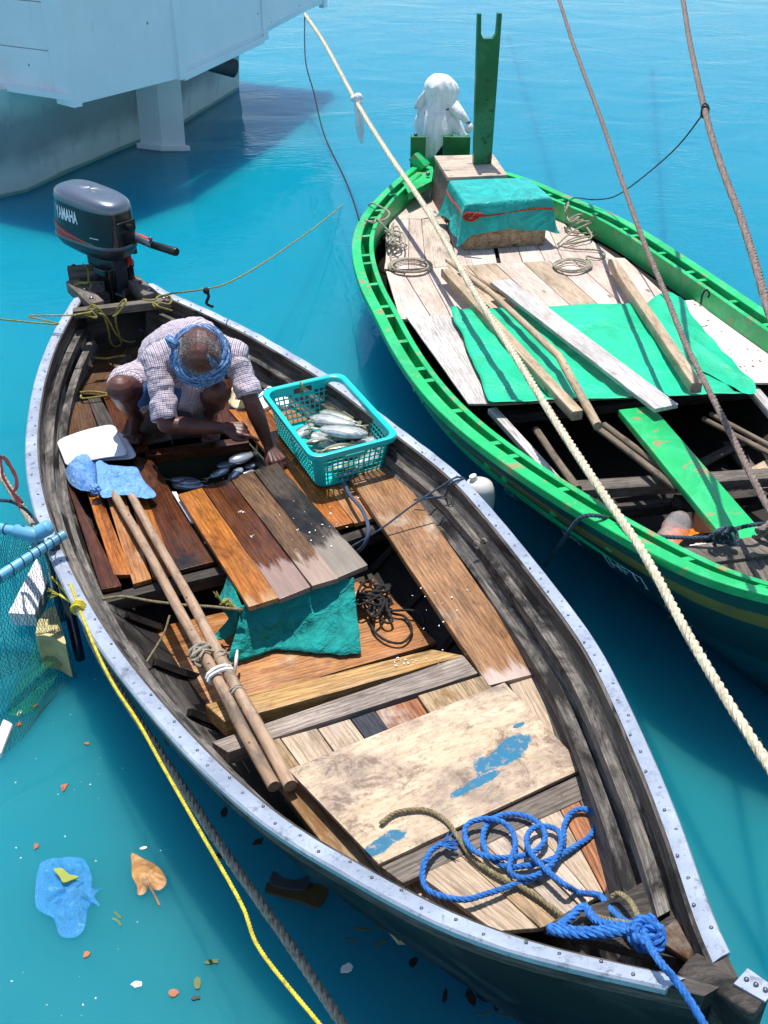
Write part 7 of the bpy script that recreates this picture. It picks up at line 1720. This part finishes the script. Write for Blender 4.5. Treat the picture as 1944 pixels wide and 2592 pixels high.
pol = np.repeat(np.arange(npg), lt_); cen = np.zeros((npg, 3)); np.add.at(cen, pol, co[lv]); cen /= lt_[:, None]
def segd(p, a, b):
    a, b = np.array(a), np.array(b); ab = b - a; t = np.clip(((p - a) @ ab)/(ab @ ab), 0, 1); return np.linalg.norm(p - a - t[:, None]*ab, axis=1)
bid = np.argmin(np.stack([segd(cen, q[0], q[1]) - (q[2] + q[3])/2 for q in BN2]), 0)
uvs = np.zeros((nl, 2))
for k in range(len(BN2)):
    a, b = (pel, c7) if k < 3 else (BN2[k][0], BN2[k][1])
    ax_ = (b - a).normalized(); s_ = ax_.cross(V((0, 0, 1))).normalized(); u_ = s_.cross(ax_); rr_ = .15 if k < 3 else (.09 if k < 5 else .07)
    m_ = bid[pol] == k; A = np.array(a); p = co[lv][m_] - A; cc_ = cen[pol][m_] - A
    an = np.arctan2(p @ np.array(s_), p @ np.array(u_)); a0_ = np.arctan2(cc_ @ np.array(s_), cc_ @ np.array(u_)); an = an - 6.2831853*np.round((an - a0_)/6.2831853)
    uvs[m_] = np.stack([p @ np.array(ax_), an*rr_], 1)
if not me.uv_layers: me.uv_layers.new(name='UVMap')
me.uv_layers[0].data.foreach_set('uv', uvs.ravel())
# hanging shirt front between the knees, collar, sarong
def clothgrid(rows_, name, mat, th=.003):
    m_ = MB(); m_.loft([crom(r, 6) for r in rows_]); o_ = m_.build(name, mat, man); o_.modifiers.new('s', 'SOLIDIFY').thickness = th; return o_
clothgrid([[P(25, 640, 540, .70), P(25, 760, 600, .72), P(25, 900, 560, .72), P(25, 960, 520, .70)], [P(25, 690, 680, .60), P(25, 760, 700, .62), P(25, 850, 680, .62), P(25, 900, 640, .60)], [P(25, 665, 790, .52), P(25, 720, 800, .54), P(25, 800, 800, .54), P(25, 910, 740, .54)], [P(25, 650, 830, .47), P(25, 740, 850, .47), P(25, 800, 870, .46), P(25, 915, 800, .49)]], 'shirt_front', M['shirt'])
clothgrid([[hd - up_h*.075 + sd_h*sg*.075 + fc_h*.05, hd - up_h*.085 + sd_h*sg*.06 - fc_h*.03, hd - up_h*.09 - fc_h*.06, hd - up_h*.085 - sd_h*sg*.06 - fc_h*.03, hd - up_h*.075 - sd_h*sg*.075 + fc_h*.05],
           [hd - up_h*.12 + sd_h*sg*.10 + fc_h*.07, hd - up_h*.12 + sd_h*sg*.09 - fc_h*.04, hd - up_h*.12 - fc_h*.085, hd - up_h*.12 - sd_h*sg*.09 - fc_h*.04, hd - up_h*.12 - sd_h*sg*.10 + fc_h*.07]], 'collar', M['shirt'])
mb = MB(); c = mb.cap
c(pel + V((0, .02, -.03)), hiR + V((0, .02, .0)), .12, .115, 18); mb.tube([hiR + V((0, .05, -.01)), hiR.lerp(knR, .3), hiR.lerp(knR, .55), hiR.lerp(knR, .74)], [.095, .096, .088, .080], 20)
mb.tube([hiL + V((0, .05, -.01)), hiL.lerp(knL, .3), hiL.lerp(knL, .55), hiL.lerp(knL, .66)], [.10, .100, .090, .082], 20)
remeshed('sarong', mb, M['sarong'], man, .008, 5)
